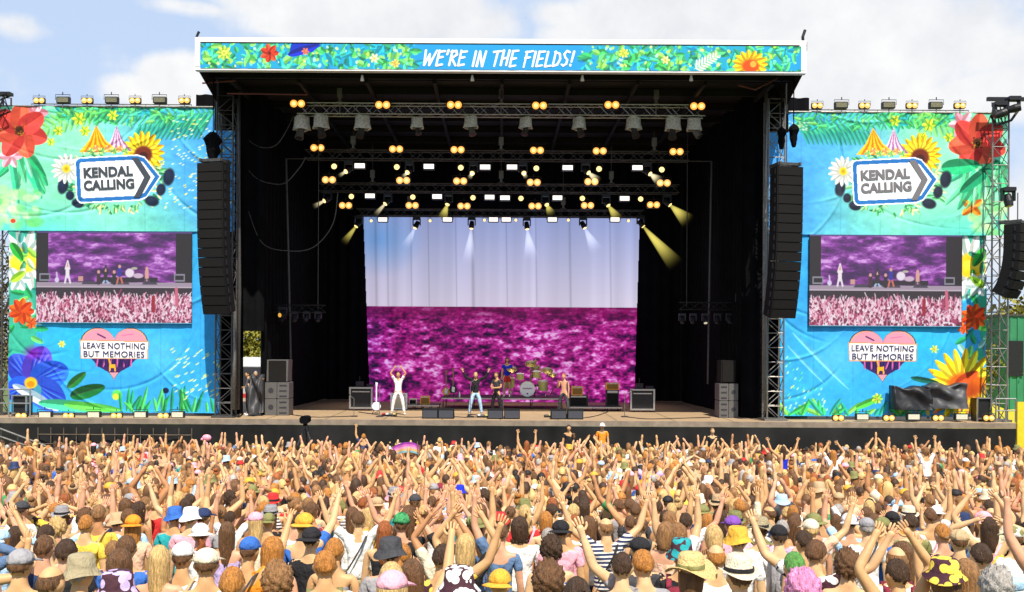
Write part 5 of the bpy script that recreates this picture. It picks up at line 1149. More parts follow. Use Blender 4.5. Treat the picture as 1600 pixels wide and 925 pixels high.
# crowd barrier along the pit
br = empty('crowd_barrier', (0, 33.95, 0), 'low steel crowd barrier between the crowd and the stage', 'barrier'); mb = MB()
for k in range(-17, 18): mb.box((k * 1.05, 0, .55), (1.0, .04, 1.1)); mb.box((k * 1.05, 0, 1.12), (1.0, .12, .05))
mb.build('panel', M['alloy'], br)

# added spots near the third truss brighten the band, standing in for rig lamps
for i, (px, e) in enumerate(((650, 420), (790, 520), (900, 420))):
    ld = bpy.data.lights.new('stage_fill_spot', 'SPOT'); ld.energy = e; ld.color = (1, .82, .6); ld.spot_size = R(60); ld.spot_blend = .6; ld.shadow_soft_size = .12
    lo = bpy.data.objects.new('stage_fill_spot', ld); COL.objects.link(lo); lo.location = P(px, 300, 41.6); lo.rotation_euler = (Vector((lo.location.x, 41.6, 20)) - Vector((P(px, 600, 43).x, 43.4, 12))).to_track_quat('Z', 'Y').to_euler()

# small things on the deck: pedal boards, looped cables, bottles
for i, (px, Y, lab) in enumerate(((608, 37.9, 'small pedal board at the feet of the white clad performer'), (757, 37.5, 'small pedal board at the feet of the performer in jeans'), (862, 37.8, 'small pedal board left of the bare chested performer'))):
    x = P(px, 645, Y).x; t = empty('pedal_board', (x, Y, DK), lab, 'pedal board', 'pedal boards on the deck', ab=True); mb = MB(); mb.box((x, Y, DK + .04), (.6, .3, .05), Matrix.Rotation(.15, 3, 'X')); mb.build('board', M['black_metal'], t)
    for k in range(4): mb = MB(); mb.box((x - .21 + k * .14, Y - .02, DK + .10), (.10, .16, .05)); mb.build('pedal', M[('red', 'white', 'alloy', 'shell_yellow')[(k + i) % 4]], t)
for i, (p, lab) in enumerate((([(560, 40.0), (600, 38.0), (640, 37.2), (700, 37.6), (735, 37.3), (760, 38.5), (770, 41.5)], 'black cable snaking over the deck left of centre'), ([(880, 37.6), (905, 37.2), (930, 38.4), (950, 41.0)], 'black cable looping to the bass cabinet'), ([(976, 38.2), (1010, 37.0), (1060, 37.4), (1110, 38.0)], 'long cable running to the right speaker stack'), ([(455, 38.2), (490, 37.0), (530, 37.3), (553, 37.6)], 'black cable crossing the bare left deck'))):
    q = smooth([(P(x, 650, y).x, y) for x, y in p]); mb = MB(); mb.tube([(a, b, DK + .018) for a, b in q], .016, 5); tag(mb.build('deck_cable', M['black_metal'], None, True), lab, 'cable', 'cables lying on the deck')
for px, Y, lab in ((718, 42.3, 'pale water bottle on the drum riser edge'), (912, 41.9, 'pale water bottle beside the orange amplifier')):
    x = P(px, 640, Y).x; mb = MB(); z = ZR if px < 880 else ZG; mb.cyl((x, Y, z), (x, Y, z + .2), .035, 10); mb.cyl((x, Y, z + .2), (x, Y, z + .26), .018, 8); tag(mb.build('bottle', M['blue_white'], None), lab, 'bottle')
# ================================================================ PEOPLE
def obj_color_mat(name, rough=.6, var=.15, scale=6, kind='plain', bump=.2, bscale=20, stretch=None, sss=0):
    m = bpy.data.materials.new(name); m.use_nodes = True; nt = m.node_tree; b = nt.nodes['Principled BSDF']; lk = nt.links
    oi = nt.nodes.new('ShaderNodeObjectInfo'); tc = nt.nodes.new('ShaderNodeTexCoord'); mp = nt.nodes.new('ShaderNodeMapping')
    va = nt.nodes.new('ShaderNodeVectorMath'); va.operation = 'ADD'; lk.new(tc.outputs['Object'], va.inputs[0])
    cb = nt.nodes.new('ShaderNodeCombineXYZ'); ml = nt.nodes.new('ShaderNodeMath'); ml.operation = 'MULTIPLY'; ml.inputs[1].default_value = 37
    lk.new(oi.outputs['Random'], ml.inputs[0]); lk.new(ml.outputs[0], cb.inputs[0]); lk.new(cb.outputs[0], va.inputs[1]); lk.new(va.outputs[0], mp.inputs[0])
    if stretch: mp.inputs['Scale'].default_value = stretch
    n = nt.nodes.new('ShaderNodeTexNoise'); n.inputs['Scale'].default_value = scale; n.inputs['Detail'].default_value = 4; lk.new(mp.outputs[0], n.inputs['Vector'])
    r = nt.nodes.new('ShaderNodeMapRange'); r.inputs[1].default_value = .3; r.inputs[2].default_value = .7; r.inputs[3].default_value = 1 - var; r.inputs[4].default_value = 1 + var
    lk.new(n.outputs[0], r.inputs[0])
    h = nt.nodes.new('ShaderNodeHueSaturation'); lk.new(oi.outputs['Color'], h.inputs['Color']); lk.new(r.outputs[0], h.inputs['Value'])
    col = h.outputs[0]
    if kind in ('stripe', 'print'):
        if kind == 'stripe':
            t = nt.nodes.new('ShaderNodeTexWave'); t.bands_direction = 'Z'; t.inputs['Scale'].default_value = 7; lk.new(tc.outputs['Object'], t.inputs['Vector']); fac = t.outputs['Fac']; th = .55
        else:
            t = nt.nodes.new('ShaderNodeTexVoronoi'); t.inputs['Scale'].default_value = 17; lk.new(va.outputs[0], t.inputs['Vector']); fac = t.outputs['Distance']; th = .52
        g = nt.nodes.new('ShaderNodeMath'); g.operation = 'GREATER_THAN'; g.inputs[1].default_value = th; lk.new(fac, g.inputs[0])
        mx = nt.nodes.new('ShaderNodeMixRGB'); lk.new(g.outputs[0], mx.inputs[0]); lk.new(col, mx.inputs[1])
        bw = nt.nodes.new('ShaderNodeRGBToBW'); lk.new(oi.outputs['Color'], bw.inputs[0]); gt = nt.nodes.new('ShaderNodeMath'); gt.operation = 'GREATER_THAN'; gt.inputs[1].default_value = .2; lk.new(bw.outputs[0], gt.inputs[0])
        inv = nt.nodes.new('ShaderNodeMixRGB'); lk.new(gt.outputs[0], inv.inputs[0]); inv.inputs[1].default_value = (.75, .72, .66, 1); inv.inputs[2].default_value = (.06, .02, .03, 1)
        lk.new(inv.outputs[0], mx.inputs[2]); col = mx.outputs[0]
    lk.new(col, b.inputs['Base Color']); b.inputs['Roughness'].default_value = rough; b.inputs['Specular IOR Level'].default_value = .3
    nb = nt.nodes.new('ShaderNodeTexNoise'); nb.inputs['Scale'].default_value = bscale; nb.inputs['Detail'].default_value = 3; lk.new(mp.outputs[0], nb.inputs['Vector'])
    bp = nt.nodes.new('ShaderNodeBump'); bp.inputs['Strength'].default_value = bump; bp.inputs['Distance'].default_value = .05; lk.new(nb.outputs[0], bp.inputs['Height']); lk.new(bp.outputs[0], b.inputs['Normal'])
    return m
M['skin'] = obj_color_mat('skin', .5, .10, 9, bump=.08)
M['cloth'] = obj_color_mat('cloth', .85, .12, 5, bump=1.0, bscale=12, stretch=(1, 1, .7))
M['cloth_stripe'] = obj_color_mat('striped_cloth', .85, .08, 3, 'stripe', bump=.7, bscale=9)
M['cloth_print'] = obj_color_mat('printed_cloth', .85, .08, 3, 'print', bump=.7, bscale=9)
M['hair'] = obj_color_mat('hair', .5, .42, 26, bump=.55, bscale=52, stretch=(2.6, 2.6, .35))
M['straw'] = obj_color_mat('straw', .8, .2, 50, bump=.6, bscale=70)
M['eye'] = mat('eye', (.05, .03, .02), .2)
M['lips'] = mat('lips', (.42, .13, .10), .5)
M['sole'] = mat('shoe', (.08, .07, .06), .7)

def xyz(*a): return np.array(a, float)
def unit(v): v = np.array(v, float); return v / np.linalg.norm(v)
SH, ELB, WR = .17, .285, .255
ARM = {  # upper-arm direction, forearm direction (x outward), palm normal
    'down': ((.16, .02, -1), (.08, .22, -1)), 'up': ((.42, .12, .9), (.02, .10, 1)), 'upout': ((.75, .10, .62), (.30, .10, .95)),
    'wide': ((.85, .15, .42), (.40, .20, .88)), 'clap': ((.50, .18, .80), (-.60, .12, .85)), 'point': ((.22, .70, .62), (.0, .62, .78)),
    'phone': ((.22, .65, -.25), (-.32, .40, .85)), 'chest': ((.12, .35, -.9), (-.55, .65, .45)), 'head': ((.80, .05, .48), (-.92, -.05, .42)),
    'bentup': ((.80, .10, .05), (.10, .15, 1)), 'hip': ((.50, -.25, -.85), (-.65, .45, -.6)), 'fwd': ((.15, .8, -.45), (.05, .75, .5)), 'shade': ((.55, .55, .25), (-.62, .15, .62)),
    'mic': ((.25, .35, -.85), (-.35, .45, .85)), 'headclap': ((.42, .62, -.05), (-.42, .12, .92)), 'hifront': ((.30, .45, .45), (-.10, .05, 1)), 'bass': ((.3, .15, -.95), (-.75, .6, -.1)), 'drum': ((.3, .35, -.85), (-.15, .95, -.2)) }
def arm_pts(kind, s):
    u, f = ARM[kind]; u = unit((u[0] * s, u[1], u[2])); f = unit((f[0] * s, f[1], f[2]))
    S = xyz(SH * s, 0, 1.405); 
    if u[2] > .2: S = S + xyz(-.015 * s, 0, .035)
    E = S + u * ELB; Wp = E + f * WR; return S, E, Wp, u, f
def legs_pts(kind, s):
    if kind == 'ride': return xyz(.10 * s, 0, .92), xyz(.15 * s, .40, .93), xyz(.13 * s, .44, .52), xyz(.13 * s, .54, .46)
    if kind == 'sit': return xyz(.10 * s, 0, .92), xyz(.22 * s, .42, .96), xyz(.22 * s, .44, .52), xyz(.23 * s, .58, .48)
    if kind == 'apart': return xyz(.10 * s, 0, .90), xyz(.19 * s, .03, .50), xyz(.25 * s, -.02, .085), xyz(.29 * s, .12, .035)
    return xyz(.09 * s, 0, .90), xyz(.105 * s, .02, .50), xyz(.11 * s, -.02, .085), xyz(.13 * s, .12, .035)
class Sk:
    def __init__(s): s.v = []; s.e = []; s.r = []; s.root = []
    def add(s, p, r, parent=None):
        i = len(s.v); s.v.append(tuple(p)); s.r.append(r)
        if parent is None: s.root.append(i)
        else: s.e.append((parent, i))
        return i
def sk_body(la, ra, legs, fingers, lean=0.0):
    k = Sk(); p = k.add((0, 0, .94), .125); w = k.add((0, .005, 1.09), .112, p); c = k.add((0, 0, 1.24), .135, w); uc = k.add((0, -.005, 1.36), .115, c)
    nb = k.add((0, -.005, 1.46), .062, uc); n = k.add((0, .012, 1.54), .054, nb); k.add((0, .025, 1.60), .052, n)
    for s, a in ((-1, la), (1, ra)):
        S, E, Wp, u, f = arm_pts(a, s)
        si = k.add(S, .058, uc); m = k.add((S + E) / 2, .050, si); ei = k.add(E, .040, m); fm = k.add((E * .6 + Wp * .4), .040, ei); wi = k.add(Wp, .025, fm)
        side = unit(np.cross(f, (0, 1, 0)) if abs(f[1]) < .9 else (1, 0, 0)); side = side * (1 if side[0] * s < 0 else -1)   # towards the thumb
        nrm = unit(np.cross(side, f))
        pm = k.add(Wp + f * .045, .031, wi); pe = k.add(Wp + f * .085, .030, pm)
        if fingers:
            for j, (o, L, sp) in enumerate(((.030, .072, .16), (.011, .082, .04), (-.010, .076, -.06), (-.030, .060, -.2))):
                d = unit(f + side * sp); b = Wp + f * .075 + side * o; a0 = k.add(b, .0095); a1 = k.add(b + d * L * .55, .0088, a0); k.add(b + d * L * .9 + nrm * .012 * s, .0072, a1)
            b = Wp + f * .03 + side * .024; d = unit(f * .75 + side * .8); a0 = k.add(b, .0125); a1 = k.add(b + d * .04, .0105, a0); k.add(b + unit(f + side * .4) * .065 + side * .012, .0085, a1)
        else: k.add(Wp + f * .15, .018, pe)
    for s in (-1, 1):
        H, K, A_, T = legs_pts(legs, s)
        h = k.add(H, .088, p); kk = k.add(K, .056, h); cf = k.add(K * .6 + A_ * .4 - xyz(0, .015, 0), .052, kk); an = k.add(A_, .036, cf); k.add(T, .036, an)
    return k
def sk_shirt(la, ra, legs, sleeve, grow=.014):
    k = Sk(); p = k.add((0, 0, .90), .132 + grow, None); p2 = k.add((0, 0, .99), .122 + grow, p); w = k.add((0, .005, 1.09), .114 + grow, p2); c = k.add((0, 0, 1.24), .135 + grow, w); uc = k.add((0, -.005, 1.36), .116 + grow * .8, c)
    k.add((0, -.005, 1.44), .070, uc)
    for s, a in ((-1, la), (1, ra)):
        S, E, Wp, u, f = arm_pts(a, s)
        if sleeve == 'none': k.add(S * .72 + xyz(0, 0, 1.405) * .28 * xyz(0, 0, 1), .060, uc); continue
        si = k.add(S, .066, uc); m = k.add(S + (E - S) * .3, .066, si)
        if sleeve == 'tee': k.add(S + (E - S) * .62, .064, m)
        else: ei = k.add(E, .056, m); wi = k.add(Wp - f * .03, .042, ei)
    return k
def sk_pants(legs, short):
    k = Sk(); p = k.add((0, 0, .95), .136); k.add((0, .003, 1.03), .124, p)
    for s in (-1, 1):
        H, K, A_, T = legs_pts(legs, s); h = k.add(H, .102, p)
        if short: k.add(H * .25 + K * .75, .082, h)
        else: kk = k.add(K, .072, h); k.add(A_ + xyz(0, 0, .02), .056, kk)
    return k
def sk_feet(legs):
    k = Sk()
    for s in (-1, 1):
        H, K, A_, T = legs_pts(legs, s); a = k.add(A_ + xyz(0, -.02, -.02), .046); b = k.add(A_ * .4 + T * .6, .043, a); k.add(T + xyz(0, .03, 0), .036, b)
    return k
def eval_skins(specs):
    """specs {key:(Sk, subsurf level)} -> {key:(co, quads)}; skeletons grown into one surface by the Skin modifier"""
    tmp = {}
    for key, (k, lvl) in specs.items():
        me = bpy.data.meshes.new('t'); me.from_pydata(k.v, k.e, []); o = bpy.data.objects.new('t', me); COL.objects.link(o)
        md = o.modifiers.new('s', 'SKIN'); md.use_smooth_shade = True; md.branch_smoothing = .6
        sv = me.skin_vertices[0].data
        for i, r in enumerate(k.r): sv[i].radius = (r, r); sv[i].use_root = i in k.root
        ms = o.modifiers.new('u', 'SUBSURF'); ms.levels = lvl; ms.render_levels = lvl; tmp[key] = o
    bpy.context.view_layer.update(); dg = bpy.context.evaluated_depsgraph_get(); out = {}
    for key, o in tmp.items():
        me = bpy.data.meshes.new_from_object(o.evaluated_get(dg)); co = np.zeros(len(me.vertices) * 3, np.float32); me.vertices.foreach_get('co', co); co = co.reshape(-1, 3).astype(float)
        q = np.zeros(len(me.loops), np.int32); me.loops.foreach_get('vertex_index', q)
        lt = np.zeros(len(me.polygons), np.int32); me.polygons.foreach_get('loop_total', lt)
        if (lt == 4).all(): q = q.reshape(-1, 4)
        else:
            st = np.cumsum(lt) - lt; q = np.array([[q[a], q[a + 1], q[a + 2], q[a + 3] if n > 3 else q[a + 2]] for a, n in zip(st, lt)])
        # the trunk is broader than it is deep
        x, y, z = co.T; tr = np.clip((z - .80) / .12, 0, 1) * np.clip((1.50 - z) / .06, 0, 1) * (np.abs(x) < .24) * (np.abs(y) < .19)
        co[:, 1] = y * (1 - .30 * tr); co[:, 0] = x * (1 + .10 * tr * (np.abs(x) < .16))
        out[key] = (co, q); bpy.data.objects.remove(o); bpy.data.meshes.remove(me)
    return out
HC = xyz(0, .030, 1.622)
def sph(nu, nv):
    t = np.linspace(0.02, math.pi - .02, nv); p = np.linspace(0, 2 * math.pi, nu, endpoint=False); T, Pp = np.meshgrid(t, p, indexing='ij')
    d = np.stack([np.sin(T) * np.sin(Pp), np.sin(T) * np.cos(Pp), np.cos(T)], -1)
    idx = np.arange(nu * nv).reshape(nv, nu); nx = np.roll(idx, -1, 1)
    q = np.stack([idx[:-1], idx[1:], nx[1:], nx[:-1]], -1).reshape(-1, 4)
    cap0 = [[idx[0, i], idx[0, (i + 1) % nu], idx[0, (i + 2) % nu], idx[0, 0]] for i in range(1, nu - 2, 2)]
    return d.reshape(-1, 3), q, T.ravel(), Pp.ravel()
def head_mesh(nu=26, nv=20):
    d, q, T, Pp = sph(nu, nv); x, y, z = d.T
    p = d * [.076, .096, .116]
    low = np.clip(-z, 0, 1); p[:, 0] *= 1 - .26 * low ** 1.5; p[:, 1] *= np.where(y < 0, 1 - .45 * low, 1 - .08 * low)
    p[:, 1] += .016 * np.exp(-((z + .85) / .3) ** 2) * (y > 0)                                    # chin
    p[:, 1] += .026 * np.exp(-(x / .16) ** 2 - ((z + .14) / .16) ** 2) * (y > .5)                 # nose
    for s in (-1, 1):
        p[:, 1] -= .010 * np.exp(-((x - .36 * s) / .17) ** 2 - ((z - .10) / .12) ** 2) * (y > .3)   # eye sockets
        p[:, 0] += s * .020 * np.exp(-((y + .05) / .16) ** 2 - ((z + .02) / .24) ** 2) * (x * s > .6)  # ears
    return p + HC, q
def hair_mesh(style, seed=0, nu=46, nv=30):
    g = np.random.default_rng(seed); d, q, T, Pp = sph(nu, nv); x, y, z = d.T
    sc = {'short': (.082, .102, .122), 'buzz': (.078, .099, .119), 'curly': (.100, .114, .132), 'long': (.085, .103, .123), 'wavy': (.092, .107, .125), 'bun': (.081, .102, .120), 'ponytail': (.082, .102, .121), 'bob': (.091, .105, .124), 'thin': (.079, .1, .112)}[style]
    ph = g.random(12) * 6.28
    # locks: ridges that fan out from the crown and swirl
    sw = Pp + .5 * np.sin(T * 2 + ph[5]) + .25 * np.sin(T * 5 + ph[6])
    ridge = lambda f, p: 1 - np.abs(np.sin(sw * f / 2 + p))
    wav = (ridge(11, ph[0]) * .45 + ridge(19, ph[1] + T) * .35 + ridge(29, ph[2] - 2 * T) * .3) - .5 + .35 * np.sin(T * 6 + Pp * 3 + ph[3]) + .3 * np.sin(Pp * 2 + ph[4])
    amp = {'curly': .09, 'wavy': .06, 'short': .05, 'buzz': .012, 'long': .035, 'bob': .04, 'bun': .03, 'ponytail': .03, 'thin': .04}[style]
    if style == 'curly': wav = wav + 1.1 * np.sin(Pp * 8 + ph[3] + 2 * np.sin(T * 4)) * np.sin(T * 10 + ph[7]) + .5 * g.normal(size=len(wav))
    if style == 'short': wav = wav + .35 * g.normal(size=len(wav)) * (T > .3)
    p = d * np.array(sc) * (1 + amp * wav)[:, None]; jag = .10 * np.sin(Pp * 13 + ph[8]) + .08 * np.sin(Pp * 23 + ph[9])
    if style in ('short', 'buzz', 'thin', 'bun', 'ponytail'):
        p[:, 1] += np.where((z < -.2), .012, 0); p[:, 0] *= np.where(z < -.1, .93, 1); cut = (z < -.36 + jag + .25 * (y > 0)) | ((y > .45) & (z < .42)) | ((np.abs(x) > .72) & (z < .0) & (y > -.45))
    elif style == 'curly': cut = (z < -.72 + jag) | ((y > .55) & (z < .38))
    else:
        ext = {'long': .24 + .06 * g.random(), 'wavy': .20, 'bob': .07}[style]; lowk = np.clip(-z, 0, 1) ** .8
        p[:, 2] -= ext * lowk * (1 + jag * .8); p[:, 1] -= (.015 + .03 * lowk) * lowk; p[:, 0] *= 1 + (.12 if style == 'wavy' else .02) * lowk
        p[:, 0] = np.where(z < -.8, p[:, 0] * 2.0, p[:, 0]); p[:, 2] = np.where(z < -.85, p[:, 2] + .03 + .04 * jag * 5, p[:, 2]); cut = ((y > .35) & (z < .40))
    if style == 'thin': cut |= (z > .62)
    keep = ~cut[q].any(1); co = p + HC + xyz(0, -.006, .004); q2 = q[keep]
    if style == 'bun':
        dd, qq, t_, p_ = sph(16, 11); b = dd * [.045, .04, .04] * (1 + .14 * np.sin(p_ * 5 + t_ * 6))[:, None] + HC + xyz(0, -.075, .10); q2 = np.concatenate([q2, qq + len(co)]); co = np.concatenate([co, b])
    if style == 'ponytail':
        dd, qq, t_, p_ = sph(14, 14); b = dd * [.036, .03, .15] * (1 + .16 * np.sin(p_ * 6 + t_))[:, None]; b[:, 0] += .02 * np.sin(t_ * 4 + ph[0]); b += HC + xyz(0, -.125, -.10); q2 = np.concatenate([q2, qq + len(co)]); co = np.concatenate([co, b])
    return co, q2
def lathe(profile, nu=28, sx=1.0, sy=1.0, wob=0, seed=1):
    g = np.random.default_rng(seed); ph = g.random() * 6; co = []; n = len(profile)
    for r, z in profile:
        for i in range(nu):
            a = 2 * math.pi * i / nu; w = wob * math.sin(2 * a + ph) * max(0, r - .09) * 4
            co.append((r * sx * math.sin(a), r * sy * math.cos(a), z + w))
    q = [(j * nu + i, (j + 1) * nu + i, (j + 1) * nu + (i + 1) % nu, j * nu + (i + 1) % nu) for j in range(n - 1) for i in range(nu)]
    return np.array(co, float), np.array(q)
def hat_meshes():
    H = {}; top = 1.74
    dome = lambda r, z0, h, n=7: [(r * math.cos(t), z0 + h * math.sin(t)) for t in np.linspace(0, math.pi / 2 - .02, n)]
    co, q = lathe([(.086, top - .085), *dome(.0925, top - .078, .092)], sx=1.0, sy=1.13); co[:, 1] += HC[1]; bill = []
    def capbill(sgn):
        b = []; fq = []; n = 12
        for j, (r, dz) in enumerate(((.085, 0), (.12, -.004), (.155, -.014))):
            for i in range(n + 1): a = (i / n - .5) * 2.0; b.append((r * math.sin(a) * .95, sgn * (r * math.cos(a) * 1.12) + HC[1], top - .078 + dz - .01 * (math.sin(a) ** 2)))
        m = len(b); b += [(x, y, z - .006) for x, y, z in b]
        for j in range(2):
            for i in range(n): a = j * (n + 1) + i; fq += [(a, a + 1, a + n + 2, a + n + 1), (m + a, m + a + n + 1, m + a + n + 2, m + a + 1)]
        for i in range(n): a = 2 * (n + 1) + i; fq.append((a, a + 1, m + a + 1, m + a))
        return np.array(b), np.array(fq)
    for nm, sg in (('cap', 1), ('backward_cap', -1)):
        b, fq = capbill(sg); H[nm] = (np.concatenate([co, b]), np.concatenate([q, fq + len(co)]))
    co, q = lathe([(.136, top - .122), (.132, top - .115), (.098, top - .075), (.094, top - .06), (.083, top + .015), (.07, top + .024), (.001, top + .026)], sx=.98, sy=1.08, wob=.1); co[:, 1] += HC[1]; H['bucket_hat'] = (co, q)
    co, q = lathe([(.185, top - .075), (.181, top - .068), (.105, top - .072), (.096, top - .068), (.092, top + .02), (.075, top + .045), (.03, top + .048), (.001, top + .04)], nu=36, sx=1.0, sy=1.06, wob=.12, seed=3); co[:, 1] += HC[1]; H['straw_hat'] = (co, q)
    co, q = lathe([(.138, top - .07), (.135, top - .064), (.10, top - .068), (.093, top - .066), (.086, top + .02), (.07, top + .052), (.025, top + .035), (.001, top + .032)], nu=32, sx=.96, sy=1.1, wob=.12, seed=5); co[:, 1] += HC[1]; H['trilby'] = (co, q)
    co, q = lathe([(.0975, top - .060), (.0985, top - .050), (.0975, top - .032), (.096, top - .030)], nu=32, sx=1.0, sy=1.07); co[:, 1] += HC[1]; H['hat_band'] = (co, q)
    co, q = lathe([(.088, top - .085), *dome(.100, top - .08, .115)], sx=1, sy=1.1); g = np.random.default_rng(2); co[:, 1] += HC[1]; co += g.normal(size=co.shape) * .007; H['fluffy_hat'] = (co, q)
    return H
POSES = {'standing': ('down', 'down'), 'chestclap': ('chest', 'chest'), 'botharms': ('up', 'up'), 'wide': ('upout', 'upout'), 'clap': ('clap', 'clap'), 'rightup': ('down', 'up'), 'leftup': ('up', 'down'),
         'rightout': ('chest', 'upout'), 'leftout': ('upout', 'chest'), 'phone': ('phone', 'down'), 'pointing': ('down', 'point'), 'handsonhead': ('head', 'head'), 'shading': ('down', 'shade'), 'hips': ('hip', 'hip'), 'bent': ('bentup', 'bentup'), 'verywide': ('wide', 'wide'), 'faceclap': ('headclap', 'headclap'), 'halfup': ('hifront', 'headclap'), 'bothhalf': ('hifront', 'hifront')}
POSE_TXT = {'standing': '', 'chestclap': 'clapping at the chest', 'botharms': 'both arms straight up', 'wide': 'arms raised in a V', 'clap': 'clapping overhead', 'rightup': 'right arm straight up', 'leftup': 'left arm straight up', 'rightout': 'right arm raised outward',
            'leftout': 'left arm raised outward', 'phone': 'left hand held up in front', 'pointing': 'pointing at the stage', 'handsonhead': 'hands on head', 'shading': 'hand shading the eyes', 'hips': 'hands on hips', 'bent': 'elbows out, hands up', 'verywide': 'arms spread wide', 'faceclap': 'clapping before the face', 'halfup': 'hands raised beside the face', 'bothhalf': 'both hands raised to head height'}
specs = {}
for nm, (a, b) in POSES.items():
    specs['body', nm, 'stand'] = (sk_body(a, b, 'stand', True), 2); specs['far', nm, 'stand'] = (sk_body(a, b, 'stand', False), 0)
    for sl in ('none', 'tee', 'long'): specs['shirt', nm, 'stand', sl] = (sk_shirt(a, b, 'stand', sl), 2)
    specs['farshirt', nm] = (sk_shirt(a, b, 'stand', 'tee'), 0); specs['fartank', nm] = (sk_shirt(a, b, 'stand', 'none'), 0)
for lg in ('stand', 'ride', 'sit', 'apart'):
    for sh in (0, 1): specs['pants', lg, sh] = (sk_pants(lg, sh), 2)
    specs['feet', lg] = (sk_feet(lg), 1)
EXTRA = {('botharms', 'ride'), ('wide', 'ride'), ('standing', 'ride'), ('clap', 'apart'), ('verywide', 'apart'), ('clap', 'ride'), ('leftup', 'ride')}
for nm, lg in EXTRA:
    a, b = POSES[nm]; specs['body', nm, lg] = (sk_body(a, b, lg, True), 2)
    for sl in ('none', 'tee', 'long'): specs['shirt', nm, lg, sl] = (sk_shirt(a, b, lg, sl), 2)
for nm, a, b, lg in (('singing', 'down', 'mic', 'apart'), ('drumming', 'drum', 'drum', 'sit'), ('playing', 'bass', 'bass', 'apart'), ('leaning', 'fwd', 'down', 'stand')):
    POSES[nm] = (a, b); POSE_TXT[nm] = nm; specs['body', nm, lg] = (sk_body(a, b, lg, True), 2)
    for sl in ('none', 'tee', 'long'): specs['shirt', nm, lg, sl] = (sk_shirt(a, b, lg, sl), 2)
specs['far', 'none', 'stand'] = specs['far', 'standing', 'stand']
GEO = eval_skins(specs); HEAD = head_mesh(); HEADLO = head_mesh(10, 8)
HAIRS = {s: [hair_mesh(s, 10 * i + k) for k in range(3)] for i, s in enumerate(('short', 'buzz', 'curly', 'long', 'wavy', 'bun', 'ponytail', 'bob', 'thin'))}
HAIRLO = {s: hair_mesh(s, i, 11, 8) for i, s in enumerate(('short', 'buzz', 'curly', 'long', 'wavy', 'bun', 'bob'))}
HATS = hat_meshes(); MESH = {}
def body_mesh(pose, legs):
    k = ('b', pose, legs)
    if k not in MESH:
        co, q = GEO['body', pose, legs]; mi = [0] * len(q); hc, hq = HEAD; q = np.concatenate([q, hq + len(co)]); co = np.concatenate([co, hc]); mi += [0] * len(hq)
        for s in (-1, 1):
            d, qq, _, _ = sph(8, 6); q = np.concatenate([q, qq + len(co)]); co = np.concatenate([co, d * [.013, .007, .008] + HC + xyz(.029 * s, .082, .012)]); mi += [1] * len(qq)
        d, qq, _, _ = sph(10, 6); q = np.concatenate([q, qq + len(co)]); co = np.concatenate([co, d * [.024, .008, .008] + HC + xyz(0, .090, -.058)]); mi += [2] * len(qq)
        MESH[k] = np_mesh('person', co, q, [M['skin'], M['eye'], M['lips']], smooth=True, link=False, mi=mi)
    return MESH[k]
def gmesh(key, geo, m, name):
    if key not in MESH: MESH[key] = np_mesh(name, geo[0], geo[1], m, smooth=True, link=False)
    return MESH[key]
def link(name, me, parent, color):
    o = bpy.data.objects.new(name, me); COL.objects.link(o); o.color = (*color, 1)
    if parent is not None: o.parent = parent
    return o
SKINS = [(.58, .33, .15), (.63, .38, .19), (.50, .26, .11), (.67, .43, .23), (.44, .21, .09), (.62, .32, .19), (.22, .10, .05)]
HCOL = {'black': (.02, .015, .012), 'dark brown': (.055, .028, .014), 'brown': (.13, .062, .026), 'light brown': (.26, .13, .05), 'ginger': (.42, .17, .035), 'blond': (.58, .38, .15), 'grey': (.36, .33, .30), 'copper': (.30, .09, .025), 'green': (.10, .28, .06), 'pink': (.70, .25, .45)}
CCOL = {'white': (.82, .80, .77), 'cream': (.74, .64, .46), 'black': (.016, .015, .017), 'charcoal': (.05, .05, .055), 'grey': (.30, .29, .30), 'navy': (.02, .035, .10), 'blue': (.035, .13, .45), 'royal blue': (.01, .03, .55), 'pale blue': (.38, .58, .78), 'teal': (.02, .32, .34), 'green': (.05, .28, .10), 'olive': (.20, .20, .07), 'sage': (.34, .38, .26),
        'mustard': (.66, .36, .04), 'yellow': (.78, .55, .07), 'orange': (.80, .27, .02), 'red': (.62, .03, .03), 'maroon': (.22, .02, .04), 'pink': (.82, .38, .46), 'peach': (.80, .48, .32), 'purple': (.20, .07, .36), 'lilac': (.55, .42, .70), 'tan': (.48, .33, .18), 'denim': (.10, .17, .30), 'khaki': (.36, .30, .18), 'straw': (.66, .48, .20)}
